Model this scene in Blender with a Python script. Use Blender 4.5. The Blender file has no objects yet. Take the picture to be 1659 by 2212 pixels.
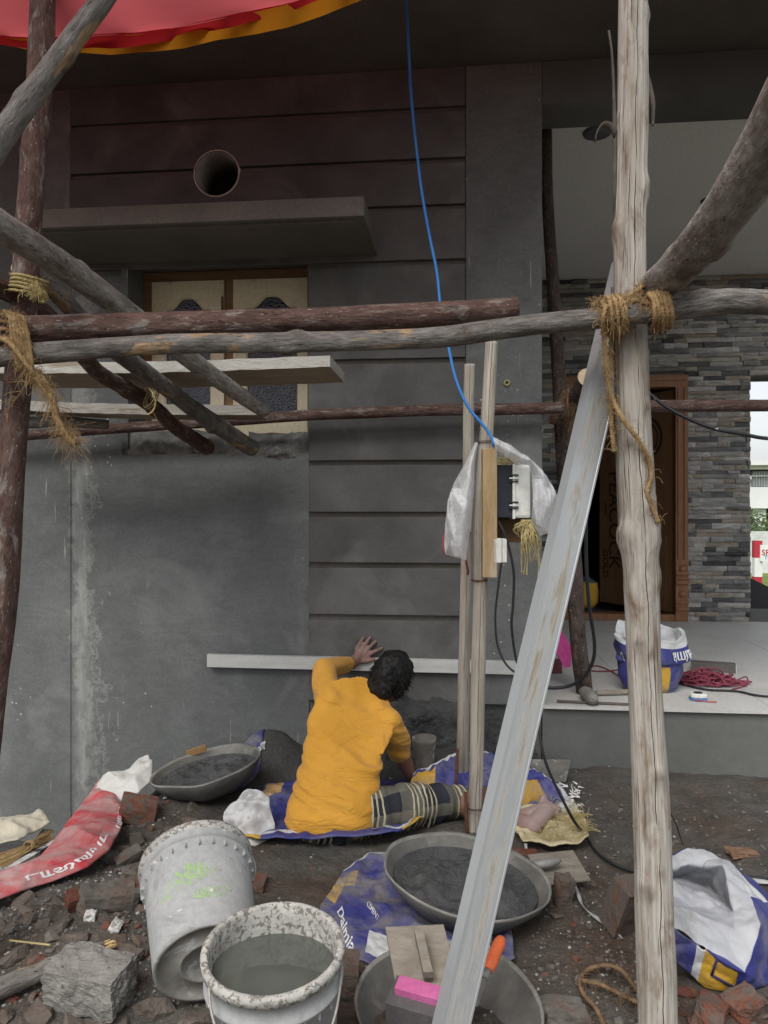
import bpy, bmesh, math, random
import numpy as np
from mathutils import Vector, Matrix, noise as mn
from mathutils.bvhtree import BVHTree

# ---------------------------------------------------------------- camera, sky, sun, exposure
scene = bpy.context.scene
COL = scene.collection
PI = math.pi
F_PX, CX, CY = 1660.0, 829.5, 1106.0        # pinhole of a 1659 x 2212 view of the photograph
YAW = math.radians(5.7)
CAMZ = 1.30
cam_d = bpy.data.cameras.new('camera')
cam = bpy.data.objects.new('camera', cam_d); COL.objects.link(cam)
cam.location = (0, 0, CAMZ); cam.rotation_euler = (PI / 2, 0, YAW)
cam_d.sensor_fit = 'HORIZONTAL'; cam_d.sensor_width = 36.0
cam_d.lens = 36.0 * F_PX / 1659.0
cam_d.clip_start = 0.02; cam_d.clip_end = 3000
scene.camera = cam

SUN_EL, SUN_AZ = math.radians(54), math.radians(200)   # azimuth clockwise from +Y: behind the camera, a little left
world = bpy.data.worlds.new('World'); scene.world = world; world.use_nodes = True
wn = world.node_tree; wn.nodes.clear()
sky = wn.nodes.new('ShaderNodeTexSky'); sky.sky_type = 'NISHITA'; sky.sun_disc = False
sky.sun_elevation = SUN_EL; sky.sun_rotation = SUN_AZ
sky.air_density = 1.0; sky.dust_density = 2.0; sky.ozone_density = 1.0
hs = wn.nodes.new('ShaderNodeHueSaturation'); hs.inputs['Saturation'].default_value = 0.22
bgn = wn.nodes.new('ShaderNodeBackground'); bgn.inputs['Strength'].default_value = 0.085
wo = wn.nodes.new('ShaderNodeOutputWorld')
wn.links.new(sky.outputs[0], hs.inputs['Color']); wn.links.new(hs.outputs[0], bgn.inputs['Color'])
wn.links.new(bgn.outputs[0], wo.inputs['Surface'])
sun_d = bpy.data.lights.new('sun', 'SUN'); sun_d.energy = 1.5; sun_d.angle = math.radians(38)
sun_d.color = (1.0, 0.97, 0.93)
sun = bpy.data.objects.new('sun', sun_d); COL.objects.link(sun)
_sd = Vector((math.sin(SUN_AZ) * math.cos(SUN_EL), math.cos(SUN_AZ) * math.cos(SUN_EL), math.sin(SUN_EL)))
sun.rotation_euler = _sd.to_track_quat('Z', 'Y').to_euler(); sun.location = _sd * 30
vs = scene.view_settings
vs.view_transform = 'Standard'; vs.look = 'None'; vs.gamma = 1.0; vs.use_curve_mapping = False
vs.exposure = 1.08
scene.cycles.use_denoising = True
scene.cycles.max_bounces = 8; scene.cycles.diffuse_bounces = 5; scene.cycles.glossy_bounces = 3
scene.cycles.transmission_bounces = 4; scene.cycles.transparent_max_bounces = 12
scene.cycles.caustics_reflective = False; scene.cycles.caustics_refractive = False
scene.cycles.sample_clamp_indirect = 6.0

# ---------------------------------------------------------------- pixel -> place
FW = Vector((-math.sin(YAW), math.cos(YAW), 0)); RT = Vector((math.cos(YAW), math.sin(YAW), 0)); UP = Vector((0, 0, 1))
CAM = Vector((0, 0, CAMZ))
def ray(x, y): return FW + RT * ((x - CX) / F_PX) + UP * ((CY - y) / F_PX)
def at(x, y, d): return CAM + ray(x, y) * d
def onZ(x, y, z):
    r = ray(x, y); return CAM + r * ((z - CAMZ) / r.z)
def onY(x, y, Y):
    r = ray(x, y); return CAM + r * (Y / r.y)
def px(m, d): return m * F_PX / d

# ---------------------------------------------------------------- node helpers
def nd(nt, typ, ins=None, **attrs):
    n = nt.nodes.new(typ)
    for k, v in attrs.items(): setattr(n, k, v)
    for k, v in (ins or {}).items():
        s = n.inputs[k]
        if isinstance(v, bpy.types.NodeSocket): nt.links.new(v, s)
        else:
            if s.type == 'RGBA' and len(v) == 3: v = (*v, 1)
            s.default_value = v
    return n
def newmat(name):
    m = bpy.data.materials.new(name); m.use_nodes = True
    nt = m.node_tree; nt.nodes.clear()
    out = nt.nodes.new('ShaderNodeOutputMaterial')
    b = nt.nodes.new('ShaderNodeBsdfPrincipled')
    nt.links.new(b.outputs[0], out.inputs['Surface'])
    return m, nt, b
def coord(nt, kind, scale=(1, 1, 1)):
    if kind == 'world': s = nd(nt, 'ShaderNodeNewGeometry').outputs['Position']
    elif kind == 'obj': s = nd(nt, 'ShaderNodeTexCoord').outputs['Object']
    else: s = nd(nt, 'ShaderNodeAttribute', attribute_name=kind).outputs['Vector']
    if scale != (1, 1, 1):
        s = nd(nt, 'ShaderNodeVectorMath', {0: s, 1: scale}, operation='MULTIPLY').outputs[0]
    return s
def noi(nt, vec, scale=5, detail=4, rough=.55, dist=0):
    return nd(nt, 'ShaderNodeTexNoise', {'Vector': vec, 'Scale': scale, 'Detail': detail, 'Roughness': rough, 'Distortion': dist}).outputs[0]
def vor(nt, vec, scale=5, feature='F1', out='Distance', rnd=1.0):
    return nd(nt, 'ShaderNodeTexVoronoi', {'Vector': vec, 'Scale': scale, 'Randomness': rnd}, feature=feature).outputs[out]
def ramp(nt, fac, stops):
    n = nd(nt, 'ShaderNodeValToRGB', {'Fac': fac}); e = n.color_ramp.elements
    while len(e) < len(stops): e.new(.5)
    for el, (p, c) in zip(e, stops):
        el.position = p
        el.color = (c, c, c, 1) if not hasattr(c, '__len__') else (*c, 1)
    return n.outputs[0]
def mixc(nt, fac, a, b, mode='MIX'):
    n = nd(nt, 'ShaderNodeMix', data_type='RGBA', blend_type=mode)
    for i, v in ((0, fac), (6, a), (7, b)):
        s = n.inputs[i]
        if isinstance(v, bpy.types.NodeSocket): nt.links.new(v, s)
        elif i == 0: s.default_value = v
        else: s.default_value = (*v, 1) if len(v) == 3 else v
    return n.outputs[2]
def mth(nt, op, a, b=0.0, c=0.0):
    n = nd(nt, 'ShaderNodeMath', operation=op)
    for i, v in enumerate((a, b, c)):
        if isinstance(v, bpy.types.NodeSocket): nt.links.new(v, n.inputs[i])
        else: n.inputs[i].default_value = v
    return n.outputs[0]
def bump(nt, b, height, strength=.4, dist=.01):
    n = nd(nt, 'ShaderNodeBump', {'Height': height, 'Strength': strength, 'Distance': dist})
    nt.links.new(n.outputs[0], b.inputs['Normal']); return n
def sset(nt, b, k, v):
    s = b.inputs[k]
    if isinstance(v, bpy.types.NodeSocket): nt.links.new(v, s)
    else: s.default_value = (*v, 1) if hasattr(v, '__len__') and len(v) == 3 and s.type == 'RGBA' else v

def pm(name, c1, c2, scale=6, detail=6, rough=.85, bstr=.4, bdist=.004, bscale=40, kind='obj', vscale=(1, 1, 1),
       metal=0.0, speck=None, speck_scale=60, speck_lo=.62, spec=.3, patch=None, patch_scale=3, patch_lo=.5, patch_hi=.65):
    """two-tone noise material; speck and patch lay a third colour over it by thresholded noise"""
    m, nt, b = newmat(name)
    v = coord(nt, kind, vscale)
    n1 = noi(nt, v, scale, detail, .6)
    c = ramp(nt, n1, [(.3, c1), (.7, c2)])
    fine = noi(nt, v, bscale, 5, .65)
    c = mixc(nt, .35, c, ramp(nt, fine, [(.3, .35), (.7, 1.0)]), 'MULTIPLY')
    if patch:
        k = ramp(nt, noi(nt, v, patch_scale, 6, .65, .6), [(patch_lo, 0.0), (patch_hi, 1.0)])
        c = mixc(nt, k, c, patch)
    if speck:
        k = ramp(nt, noi(nt, v, speck_scale, 2, .5), [(speck_lo, 0.0), (speck_lo + .05, 1.0)])
        c = mixc(nt, k, c, speck)
    sset(nt, b, 'Base Color', c)
    sset(nt, b, 'Roughness', rough); sset(nt, b, 'Metallic', metal); sset(nt, b, 'Specular IOR Level', spec)
    if bstr: bump(nt, b, mth(nt, 'ADD', fine, mth(nt, 'MULTIPLY', n1, .6)), bstr, bdist)
    return m

# ---------------------------------------------------------------- mesh helpers
def wloc(o):
    p = Vector(o.location)
    return p + wloc(o.parent) if o.parent else p
def mk(name, verts, faces, mat, parent=None, smooth=True, attrs=None, mids=None, origin=None, fcol=None, solid=None):
    """one mesh object from world-space vertices; its origin goes to its own base"""
    V = np.array([tuple(v) for v in verts], dtype=np.float64)
    if origin is None:
        lo, hi = V.min(0), V.max(0); origin = ((lo[0] + hi[0]) / 2, (lo[1] + hi[1]) / 2, lo[2])
    origin = Vector(origin)
    me = bpy.data.meshes.new(name)
    me.from_pydata((V - np.array(origin)).tolist(), [], faces)
    mats = mat if isinstance(mat, (list, tuple)) else [mat]
    for q in mats: me.materials.append(q)
    if mids is not None: me.polygons.foreach_set('material_index', mids)
    if smooth: me.polygons.foreach_set('use_smooth', [True] * len(me.polygons))
    for an, arr in (attrs or {}).items():
        a = me.attributes.new(an, 'FLOAT_VECTOR', 'POINT')
        a.data.foreach_set('vector', np.array(arr, dtype=np.float32).ravel())
    if fcol is not None:
        a = me.color_attributes.new('print', 'FLOAT_COLOR', 'CORNER')
        buf = []
        for p, c in zip(me.polygons, fcol): buf.extend(((*c, 1.0)) * p.loop_total)
        a.data.foreach_set('color', np.array(buf, dtype=np.float32))
    me.update()
    o = bpy.data.objects.new(name, me); COL.objects.link(o)
    o.location = origin
    if parent: o.parent = parent; o.location = origin - wloc(parent)
    if solid:
        s = o.modifiers.new('thickness', 'SOLIDIFY'); s.thickness = solid; s.offset = 0
    return o
def tag(o, label, cat, group=None, kind=None):
    o['label'] = label; o['category'] = cat
    if group: o['group'] = group
    if kind: o['kind'] = kind
    return o
def thing(name, label, cat, loc, group=None):
    o = bpy.data.objects.new(name, None); COL.objects.link(o); o.location = loc
    o.empty_display_size = .05
    return tag(o, label, cat, group)
def structure(o): o['kind'] = 'structure'; return o

class MB:
    """collects boxes and other shapes, then builds one mesh"""
    def __init__(s): s.v = []; s.f = []; s.m = []
    def add(s, v, f, mi=0):
        n = len(s.v); s.v += [tuple(p) for p in v]; s.f += [[i + n for i in q] for q in f]; s.m += [mi] * len(f); return s
    def box(s, lo, hi, mi=0, bev=0.0):
        (x0, y0, z0), (x1, y1, z1) = lo, hi
        if not bev:
            v = [(x0, y0, z0), (x1, y0, z0), (x1, y1, z0), (x0, y1, z0), (x0, y0, z1), (x1, y0, z1), (x1, y1, z1), (x0, y1, z1)]
            f = [(0, 3, 2, 1), (4, 5, 6, 7), (0, 1, 5, 4), (1, 2, 6, 5), (2, 3, 7, 6), (3, 0, 4, 7)]
            return s.add(v, f, mi)
        bm = bmesh.new(); bmesh.ops.create_cube(bm, size=1)
        for q in bm.verts: q.co = Vector(((x0 + x1) / 2 + q.co.x * (x1 - x0), (y0 + y1) / 2 + q.co.y * (y1 - y0), (z0 + z1) / 2 + q.co.z * (z1 - z0)))
        bmesh.ops.bevel(bm, geom=bm.edges[:], offset=bev, segments=2, affect='EDGES', profile=.6)
        bm.verts.index_update(); s.add([q.co for q in bm.verts], [[w.index for w in p.verts] for p in bm.faces], mi); bm.free(); return s
    def obox(s, c, ax, ay, az, mi=0):
        """oriented box: centre and three half-axis vectors"""
        v = [c + ax * i + ay * j + az * k for k in (-1, 1) for i, j in ((-1, -1), (1, -1), (1, 1), (-1, 1))]
        f = [(0, 3, 2, 1), (4, 5, 6, 7), (0, 1, 5, 4), (1, 2, 6, 5), (2, 3, 7, 6), (3, 0, 4, 7)]
        return s.add(v, f, mi)
    def build(s, name, mat, parent=None, smooth=False, **k):
        return mk(name, s.v, s.f, mat, parent, smooth, mids=s.m if isinstance(mat, (list, tuple)) else None, **k)
def box(name, lo, hi, mat, parent=None, bev=0.0, **k):
    return MB().box(lo, hi, 0, bev).build(name, mat, parent, **k)

def spline(pts, n):
    """Catmull-Rom through pts (any dimension) resampled to n points evenly by length"""
    P = np.array([tuple(p) for p in pts], dtype=float)
    if len(P) == 2:
        return P[0] + (P[1] - P[0]) * np.linspace(0, 1, n)[:, None]
    Q = np.vstack([2 * P[0] - P[1], P, 2 * P[-1] - P[-2]]); out = []
    for i in range(1, len(Q) - 2):
        t = np.linspace(0, 1, 24, endpoint=False)[:, None]
        a, b, c, d = Q[i - 1], Q[i], Q[i + 1], Q[i + 2]
        out.append(.5 * (2 * b + (c - a) * t + (2 * a - 5 * b + 4 * c - d) * t ** 2 + (3 * b - a - 3 * c + d) * t ** 3))
    out = np.vstack(out + [Q[-2][None]])
    L = np.concatenate([[0], np.cumsum(np.linalg.norm(np.diff(out[:, :3], axis=0), axis=1))])
    s = np.linspace(0, L[-1], n)
    return np.stack([np.interp(s, L, out[:, k]) for k in range(out.shape[1])], 1)
def frames(C):
    T = np.gradient(C, axis=0); T /= np.linalg.norm(T, axis=1)[:, None] + 1e-12
    e = np.cross(T[0], (0, 0, 1) if abs(T[0][2]) < .9 else (0, 1, 0)); e /= np.linalg.norm(e)
    E1 = []
    for t in T:
        e = e - t * e.dot(t); e /= np.linalg.norm(e); E1.append(e)
    E1 = np.array(E1); return T, E1, np.cross(T, E1)
def tube(C, R, seg=8, cap=True):
    """plain tube; C (n,3) centres, R radius or list"""
    C = np.asarray(C, float); n = len(C); R = np.broadcast_to(np.asarray(R, float), (n,))
    T, A, B = frames(C)
    th = np.linspace(0, 2 * PI, seg, endpoint=False)
    V = C[:, None] + R[:, None, None] * (np.cos(th)[None, :, None] * A[:, None] + np.sin(th)[None, :, None] * B[:, None])
    V = V.reshape(-1, 3).tolist(); F = []
    for i in range(n - 1):
        for j in range(seg):
            k = (j + 1) % seg
            F.append((i * seg + j, i * seg + k, (i + 1) * seg + k, (i + 1) * seg + j))
    if cap:
        F.append(tuple(range(seg))[::-1]); F.append(tuple((n - 1) * seg + j for j in range(seg)))
    return V, F
def cable(name, pts, r, mat, parent=None, step=.015, seg=8):
    P = [Vector(p) for p in pts]; L = sum((b - a).length for a, b in zip(P, P[1:]))
    C = spline(P, max(8, int(L / step))); v, f = tube(C, r, seg)
    return mk(name, v, f, mat, parent)

def log(name, pts, dia, mats, label, cat='pole', knots=(), seed=0, rough=1.0, group=None, seg=30, parent=None, wob=.004, step=.012):
    """a tree pole: uneven round section, wobble, knots; cut ends in the second material"""
    pts = [Vector(p) for p in pts]; L = sum((b - a).length for a, b in zip(pts, pts[1:]))
    n = max(12, min(320, int(L / step)))
    P4 = [(*p, d) for p, d in zip(pts, dia)] if len(dia) == len(pts) else [(*p, np.interp(i / (len(pts) - 1), np.linspace(0, 1, len(dia)), dia)) for i, p in enumerate(pts)]
    S = spline(P4, n); C = S[:, :3].copy(); R = S[:, 3] / 2
    s = np.linspace(0, L, n)
    for i in range(n):
        C[i] += np.array([mn.noise((seed * 7.1, 3.3, s[i] * 2.2)), mn.noise((seed * 7.1, 9.3, s[i] * 2.2)), mn.noise((seed * 7.1, 15.3, s[i] * 2.2))]) * wob
    T, A, B = frames(C); V = []; G = []; KN_ = []
    for i in range(n):
        for j in range(seg):
            th = 2 * PI * j / seg; c, d = math.cos(th), math.sin(th)
            r = R[i] * (1 + rough * (.075 * mn.noise((c * 1.1 + seed, d * 1.1, s[i] * 3.5)) + .03 * mn.noise((c * 3.5 + seed, d * 3.5, s[i] * 9)) + .012 * mn.noise((c * 9, d * 9 + seed, s[i] * 40))))
            kn = 0.0
            for (kt, ka, amp, w) in knots:
                ds = s[i] - kt * L; da = (th - ka + PI) % (2 * PI) - PI
                q = (ds / w) ** 2 + (R[i] * da / w) ** 2
                if q < 9: r += amp * (math.exp(-q) - .55 * math.exp(-q * 6)); kn = max(kn, math.exp(-q * 2.2) - .55 * math.exp(-q * 14))
            V.append(tuple(C[i] + r * (c * A[i] + d * B[i]))); G.append((c, d, s[i] + seed * 3.7)); KN_.append((kn, kn, kn))
    F = []; mi = []
    for i in range(n - 1):
        for j in range(seg):
            k = (j + 1) % seg; F.append((i * seg + j, i * seg + k, (i + 1) * seg + k, (i + 1) * seg + j)); mi.append(0)
    for e, i in ((0, 0), (1, n - 1)):
        c0 = len(V); V.append(tuple(C[i] + T[i] * (.004 if e else -.004))); G.append((0, 0, s[i])); KN_.append((0, 0, 0))
        for j in range(seg):
            k = (j + 1) % seg
            F.append((c0, i * seg + j, i * seg + k) if e else (c0, i * seg + k, i * seg + j)); mi.append(1)
    o = mk(name, V, F, mats, parent, True, {'grain': G, 'knot': KN_}, mi)
    for p in o.data.polygons:
        if p.material_index == 1: p.use_smooth = False
    if label: tag(o, label, cat, group)
    return o

def rope(path, r=.006, twist=55, step=.006, fuzz=0, seed=1, fl=.03):
    """three twisted strands along a path, plus loose fibres -> (verts, faces)"""
    rnd = random.Random(seed)
    P = [Vector(p) for p in path]; L = sum((b - a).length for a, b in zip(P, P[1:]))
    C = spline(P, max(10, int(L / step))); T, A, B = frames(C); s = np.linspace(0, L, len(C)); V = []; F = []
    for k in range(3):
        ph = s * twist / .2 * .012 / r + 2 * PI * k / 3
        D = C + .55 * r * (np.cos(ph)[:, None] * A + np.sin(ph)[:, None] * B)
        v, f = tube(D, r * .62, 6); n = len(V); V += v; F += [tuple(i + n for i in q) for q in f]
    for _ in range(fuzz):
        i = rnd.randrange(len(C)); th = rnd.uniform(0, 6.28)
        d = A[i] * math.cos(th) + B[i] * math.sin(th); p = C[i] + d * r * .8
        l = rnd.uniform(.3, 1) * fl; q = p + d * l * .5 + T[i] * l * rnd.uniform(-.6, .6); w = q + d * l * rnd.uniform(0, .5) + np.array((0, 0, -l * rnd.uniform(0, .7)))
        v, f = tube(spline([p, q, w], 5), .0006, 3, False); n = len(V); V += v; F += [tuple(a + n for a in z) for z in f]
    return V, F
def coil_path(c, axis, R, width, turns, n=14, seed=0):
    axis = Vector(axis).normalized(); e1 = axis.orthogonal().normalized(); e2 = axis.cross(e1); rnd = random.Random(seed)
    out = []
    for i in range(int(turns * n) + 1):
        th = 2 * PI * i / n; t = i / (turns * n)
        out.append(Vector(c) + axis * (width * (t - .5) + rnd.uniform(-1, 1) * width * .03) + (e1 * math.cos(th) + e2 * math.sin(th)) * (R * rnd.uniform(1, 1.06)))
    return out

def sheet(name, S, nu, nv, mat, parent=None, col=None, solid=.003, flip=False):
    """a grid surface from S(u, v); col(u, v) colours whole cells as print"""
    V = [S(i / nu, j / nv) for j in range(nv + 1) for i in range(nu + 1)]; F = []; fc = []
    for j in range(nv):
        for i in range(nu):
            a = j * (nu + 1) + i; q = (a, a + 1, a + nu + 2, a + nu + 1); F.append(q[::-1] if flip else q)
            if col: fc.append(col((i + .5) / nu, (j + .5) / nv))
    return mk(name, V, F, mat, parent, True, fcol=fc if col else None, solid=solid)
def crump(p, f=14, seed=0):
    """sharp fold lines: ridged noise in about -.5 .. .5"""
    a = abs(mn.noise((p[0] * f + seed, p[1] * f, p[2] * f))); b = abs(mn.noise((p[0] * f * 2.3, p[1] * f * 2.3 + seed, p[2] * f * 2.3)))
    c = abs(mn.noise((p[0] * f * 5.1, p[1] * f * 5.1 + seed, p[2] * f * 5.1)))
    return .45 - 1.5 * a - .45 * b - .12 * c

def text_mesh(s, bold=.0, sub=.0):
    """flat glyph mesh of a string: vertices (x, y) with cap height about .7, and faces"""
    cu = bpy.data.curves.new('t', 'FONT'); cu.body = s; cu.offset = bold; cu.resolution_u = 3
    o = bpy.data.objects.new('t', cu); COL.objects.link(o)
    dg = bpy.context.evaluated_depsgraph_get(); me = bpy.data.meshes.new_from_object(o.evaluated_get(dg))
    bm = bmesh.new(); bm.from_mesh(me)
    if sub:
        bmesh.ops.triangulate(bm, faces=bm.faces[:])
        for _ in range(3):
            es = [e for e in bm.edges if e.calc_length() > sub]
            if es: bmesh.ops.subdivide_edges(bm, edges=es, cuts=1); bmesh.ops.triangulate(bm, faces=bm.faces[:])
    bm.verts.index_update(); bm.faces.ensure_lookup_table()
    v = [(q.co.x, q.co.y) for q in bm.verts]; f = [[w.index for w in p.verts] for p in bm.faces]
    bm.free(); bpy.data.objects.remove(o); bpy.data.curves.remove(cu); bpy.data.meshes.remove(me)
    return v, f
def lettering(s, S, u0, v0, su, sv, mat, parent, off=.003, bold=.01, side=0, rot=0):
    """print a string on a surface S(u, v): text x runs along (cos rot, sin rot) in (u, v), scaled su, sv"""
    v, f = text_mesh(s, bold, .12); V = []
    cr, sr = math.cos(rot), math.sin(rot)
    for x, y in v:
        a, b = x * cr - y * sr, x * sr + y * cr
        u, w = u0 + a * su, v0 + b * sv; e = .004
        p = Vector(S(u, w)); du = Vector(S(u + e, w)) - p; dv = Vector(S(u, w + e)) - p
        nn = du.cross(dv).normalized()
        nn = nn * side if side else (nn if nn.z > 0 else -nn)
        V.append(p + nn * off)
    return mk('lettering', V, f, mat, parent, False)
def inst(o, loc=None, rot=None, scl=None, parent=None, name=None):
    c = o.copy(); COL.objects.link(c)
    if name: c.name = name
    if loc is not None: c.location = loc
    if rot is not None: c.rotation_euler = rot
    if scl is not None: c.scale = scl
    c.parent = parent
    return c
def lathe(prof, c, axis=(0, 0, 1), seg=48, wob=0.0, seed=0, closed=False):
    """surface of revolution: prof list of (r, h) along the axis from c"""
    ax = Vector(axis).normalized(); e1 = ax.orthogonal().normalized(); e2 = ax.cross(e1); V = []; F = []
    for r, h in prof:
        for j in range(seg):
            th = 2 * PI * j / seg
            q = r * (1 + wob * mn.noise((math.cos(th) * 1.3 + seed, math.sin(th) * 1.3, h * 3)))
            V.append(Vector(c) + ax * (h + wob * .15 * mn.noise((math.cos(th) * 1.5, math.sin(th) * 1.5 + seed, 2.2))) + (e1 * math.cos(th) + e2 * math.sin(th)) * q)
    n = len(prof)
    for i in range(n if closed else n - 1):
        for j in range(seg):
            k = (j + 1) % seg; a, b = i * seg, ((i + 1) % n) * seg
            F.append((a + j, a + k, b + k, b + j))
    return V, F
def evaluated(o):
    dg = bpy.context.evaluated_depsgraph_get(); dg.update()
    return bpy.data.meshes.new_from_object(o.evaluated_get(dg))
def cut(o, cutters):
    for c in cutters:
        m = o.modifiers.new('b', 'BOOLEAN'); m.operation = 'DIFFERENCE'; m.object = c; m.solver = 'EXACT'
    me = evaluated(o); old = o.data; o.modifiers.clear(); o.data = me; me.name = o.name; bpy.data.meshes.remove(old)

# ================================================================ materials
def plaster_mat():
    m, nt, b = newmat('grey_plaster')
    w = coord(nt, 'world')
    big = noi(nt, w, 1.3, 5, .6, .4); mid = noi(nt, w, 5, 6, .65); fine = noi(nt, w, 90, 3, .6)
    c = ramp(nt, big, [(.30, (.135, .143, .140)), (.5, (.170, .178, .173)), (.72, (.235, .244, .237))])
    c = mixc(nt, .28, c, ramp(nt, mid, [(.3, .45), (.7, 1.0)]), 'MULTIPLY')
    c = mixc(nt, .3, c, ramp(nt, fine, [(.35, .45), (.65, 1.0)]), 'MULTIPLY')
    tr = noi(nt, coord(nt, 'world', (2.2, 2.2, 7)), 1.6, 4, .55, 2.2); c = mixc(nt, .3, c, ramp(nt, tr, [(.38, .62), (.5, 1.0), (.62, .75)]), 'MULTIPLY')
    sx = nd(nt, 'ShaderNodeSeparateXYZ', {0: w}); X, Z = sx.outputs[0], sx.outputs[2]
    # lime run down the edge of the plain panel: a ragged strip, its forks wander with height
    wand = mth(nt, 'MULTIPLY', mth(nt, 'SUBTRACT', noi(nt, coord(nt, 'world', (3, 3, 2.2)), 3, 5, .7), .5), .34)
    low = mth(nt, 'SMOOTH_MIN', mth(nt, 'MAXIMUM', mth(nt, 'SUBTRACT', .75, Z), 0), .6, .1)
    for x0, wd, amp in ((-2.0, .055, .5), (-2.02, .045, 1.3), (-1.96, .022, 1.6)):
        dx = mth(nt, 'ABSOLUTE', mth(nt, 'SUBTRACT', mth(nt, 'ADD', X, mth(nt, 'MULTIPLY', wand, amp)), mth(nt, 'ADD', x0, mth(nt, 'MULTIPLY', low, .12 * (amp - .5)))))
        k = nd(nt, 'ShaderNodeMapRange', {0: dx, 1: wd * .25, 2: wd, 3: .42, 4: 0}, interpolation_type='SMOOTHSTEP').outputs[0]
        k = mth(nt, 'MULTIPLY', k, ramp(nt, noi(nt, coord(nt, 'world', (26, 26, 5)), 1, 5, .7), [(.35, .3), (.66, 1.0)]))
        k = mth(nt, 'MULTIPLY', k, ramp(nt, Z, [(.0, 1.0), (1.0, 1.0)]) if False else 1.0)
        c = mixc(nt, k, c, (.40, .40, .37))
    # pale washed blooms and drip scratches
    bl = ramp(nt, noi(nt, w, 2.1, 4, .6, .8), [(.55, 0.0), (.8, .45)])
    c = mixc(nt, bl, c, (.33, .34, .33))
    st = noi(nt, coord(nt, 'world', (70, 70, 2.6)), 1, 3, .6)
    stm = mth(nt, 'MULTIPLY', ramp(nt, st, [(.69, 0.0), (.72, 1.0)]), ramp(nt, noi(nt, w, 1.7, 2), [(.46, 0.0), (.56, .8)]))
    c = mixc(nt, stm, c, (.45, .45, .43))
    sp = mth(nt, 'MULTIPLY', ramp(nt, vor(nt, w, 26), [(.10, 1.0), (.14, 0.0)]), ramp(nt, noi(nt, w, 2.3, 2, .5), [(.57, 0.0), (.62, 1.0)]))
    c = mixc(nt, sp, c, (.48, .47, .43))
    sset(nt, b, 'Base Color', c); sset(nt, b, 'Roughness', .82); sset(nt, b, 'Specular IOR Level', .25)
    bump(nt, b, mth(nt, 'ADD', fine, mth(nt, 'MULTIPLY', mid, 1.2)), .35, .004)
    return m
M_plaster = plaster_mat()
M_panel = pm('panel_plaster', (.085, .083, .08), (.15, .148, .142), 3, 6, .85, .5, .003, 110, 'world', (1, 1, 1), patch=(.19, .187, .18), patch_scale=2.2, patch_lo=.52, patch_hi=.8)
M_concrete = pm('shade_concrete', (.105, .094, .082), (.165, .15, .133), 2, 6, .9, .4, .004, 50, 'world')
M_fresh = pm('fresh_render', (.10, .105, .098), (.16, .163, .152), 1.6, 6, .85, .4, .003, 120, 'world', patch=(.2, .2, .185), patch_scale=.9, patch_lo=.5, patch_hi=.9)
M_ceiling = pm('ceiling_paint', (.80, .80, .79), (.85, .85, .84), 1.5, 3, .9, .1, .002, 60, 'world')
M_mortar = pm('wet_mortar', (.04, .042, .042), (.10, .102, .1), 9, 8, .8, 1.0, .012, 60, 'world', spec=.35)
M_mortar_dry = pm('dry_mortar_crust', (.10, .10, .095), (.30, .30, .285), 9, 8, .95, 1.0, .01, 60, 'world')
M_dark = pm('interior_shade', (.02, .02, .02), (.04, .038, .035), 2, 3, .9, 0)  # near-black stands in for shade inside the room, vent and channel
M_tile = pm('porch_tile', (.52, .51, .485), (.67, .66, .63), 1.5, 6, .55, .15, .002, 50, 'world', patch=(.42, .41, .385), patch_scale=1.6, patch_lo=.52, patch_hi=.8, spec=.4)
M_wood_frame = pm('varnished_wood', (.22, .095, .04), (.32, .15, .066), 5, 5, .5, .2, .002, 60, 'obj', (6, 6, 1), spec=.4, speck=(.5, .45, .38), speck_scale=26, speck_lo=.74)
M_win_wood = pm('raw_window_wood', (.18, .098, .05), (.27, .16, .085), 5, 5, .75, .3, .003, 60, 'obj', (1, 6, 6))
M_door = pm('brown_door', (.20, .105, .052), (.28, .155, .08), 3, 5, .5, .12, .002, 60, 'obj', (6, 6, 1), spec=.4)
M_door_ink = pm('door_print', (.035, .022, .014), (.05, .03, .02), 8, 2, .6, 0)
M_cream = pm('cream_paint', (.62, .55, .37), (.72, .65, .47), 4, 5, .6, .25, .003, 50, 'obj', speck=(.14, .13, .12), speck_scale=14, speck_lo=.69, patch=(.45, .40, .28), patch_scale=7, patch_lo=.6, patch_hi=.68)
def glass_mat():
    m, nt, b = newmat('figured_glass'); v = coord(nt, 'obj')
    c = ramp(nt, noi(nt, v, 4, 3), [(.3, (.012, .016, .026)), (.7, (.03, .036, .05))])
    s = ramp(nt, noi(nt, coord(nt, 'obj', (45, 45, 9)), 1, 3, .6), [(.66, 0.0), (.71, .8)])
    s = mth(nt, 'MULTIPLY', s, ramp(nt, noi(nt, v, 3.2, 2), [(.48, 0.0), (.6, 1.0)]))
    c = mixc(nt, s, c, (.42, .42, .4)); sset(nt, b, 'Base Color', c)
    sset(nt, b, 'Roughness', mth(nt, 'ADD', .16, mth(nt, 'MULTIPLY', s, .6))); sset(nt, b, 'Specular IOR Level', .5)
    bump(nt, b, vor(nt, v, 90), .5, .004); return m
M_glass = glass_mat()
STONES = [(0, (.07, .07, .072)), (.16, (.17, .17, .168)), (.36, (.31, .31, .30)), (.55, (.43, .42, .39)), (.72, (.34, .29, .23)), (.88, (.54, .53, .505)), (1, (.14, .13, .12))]
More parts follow.
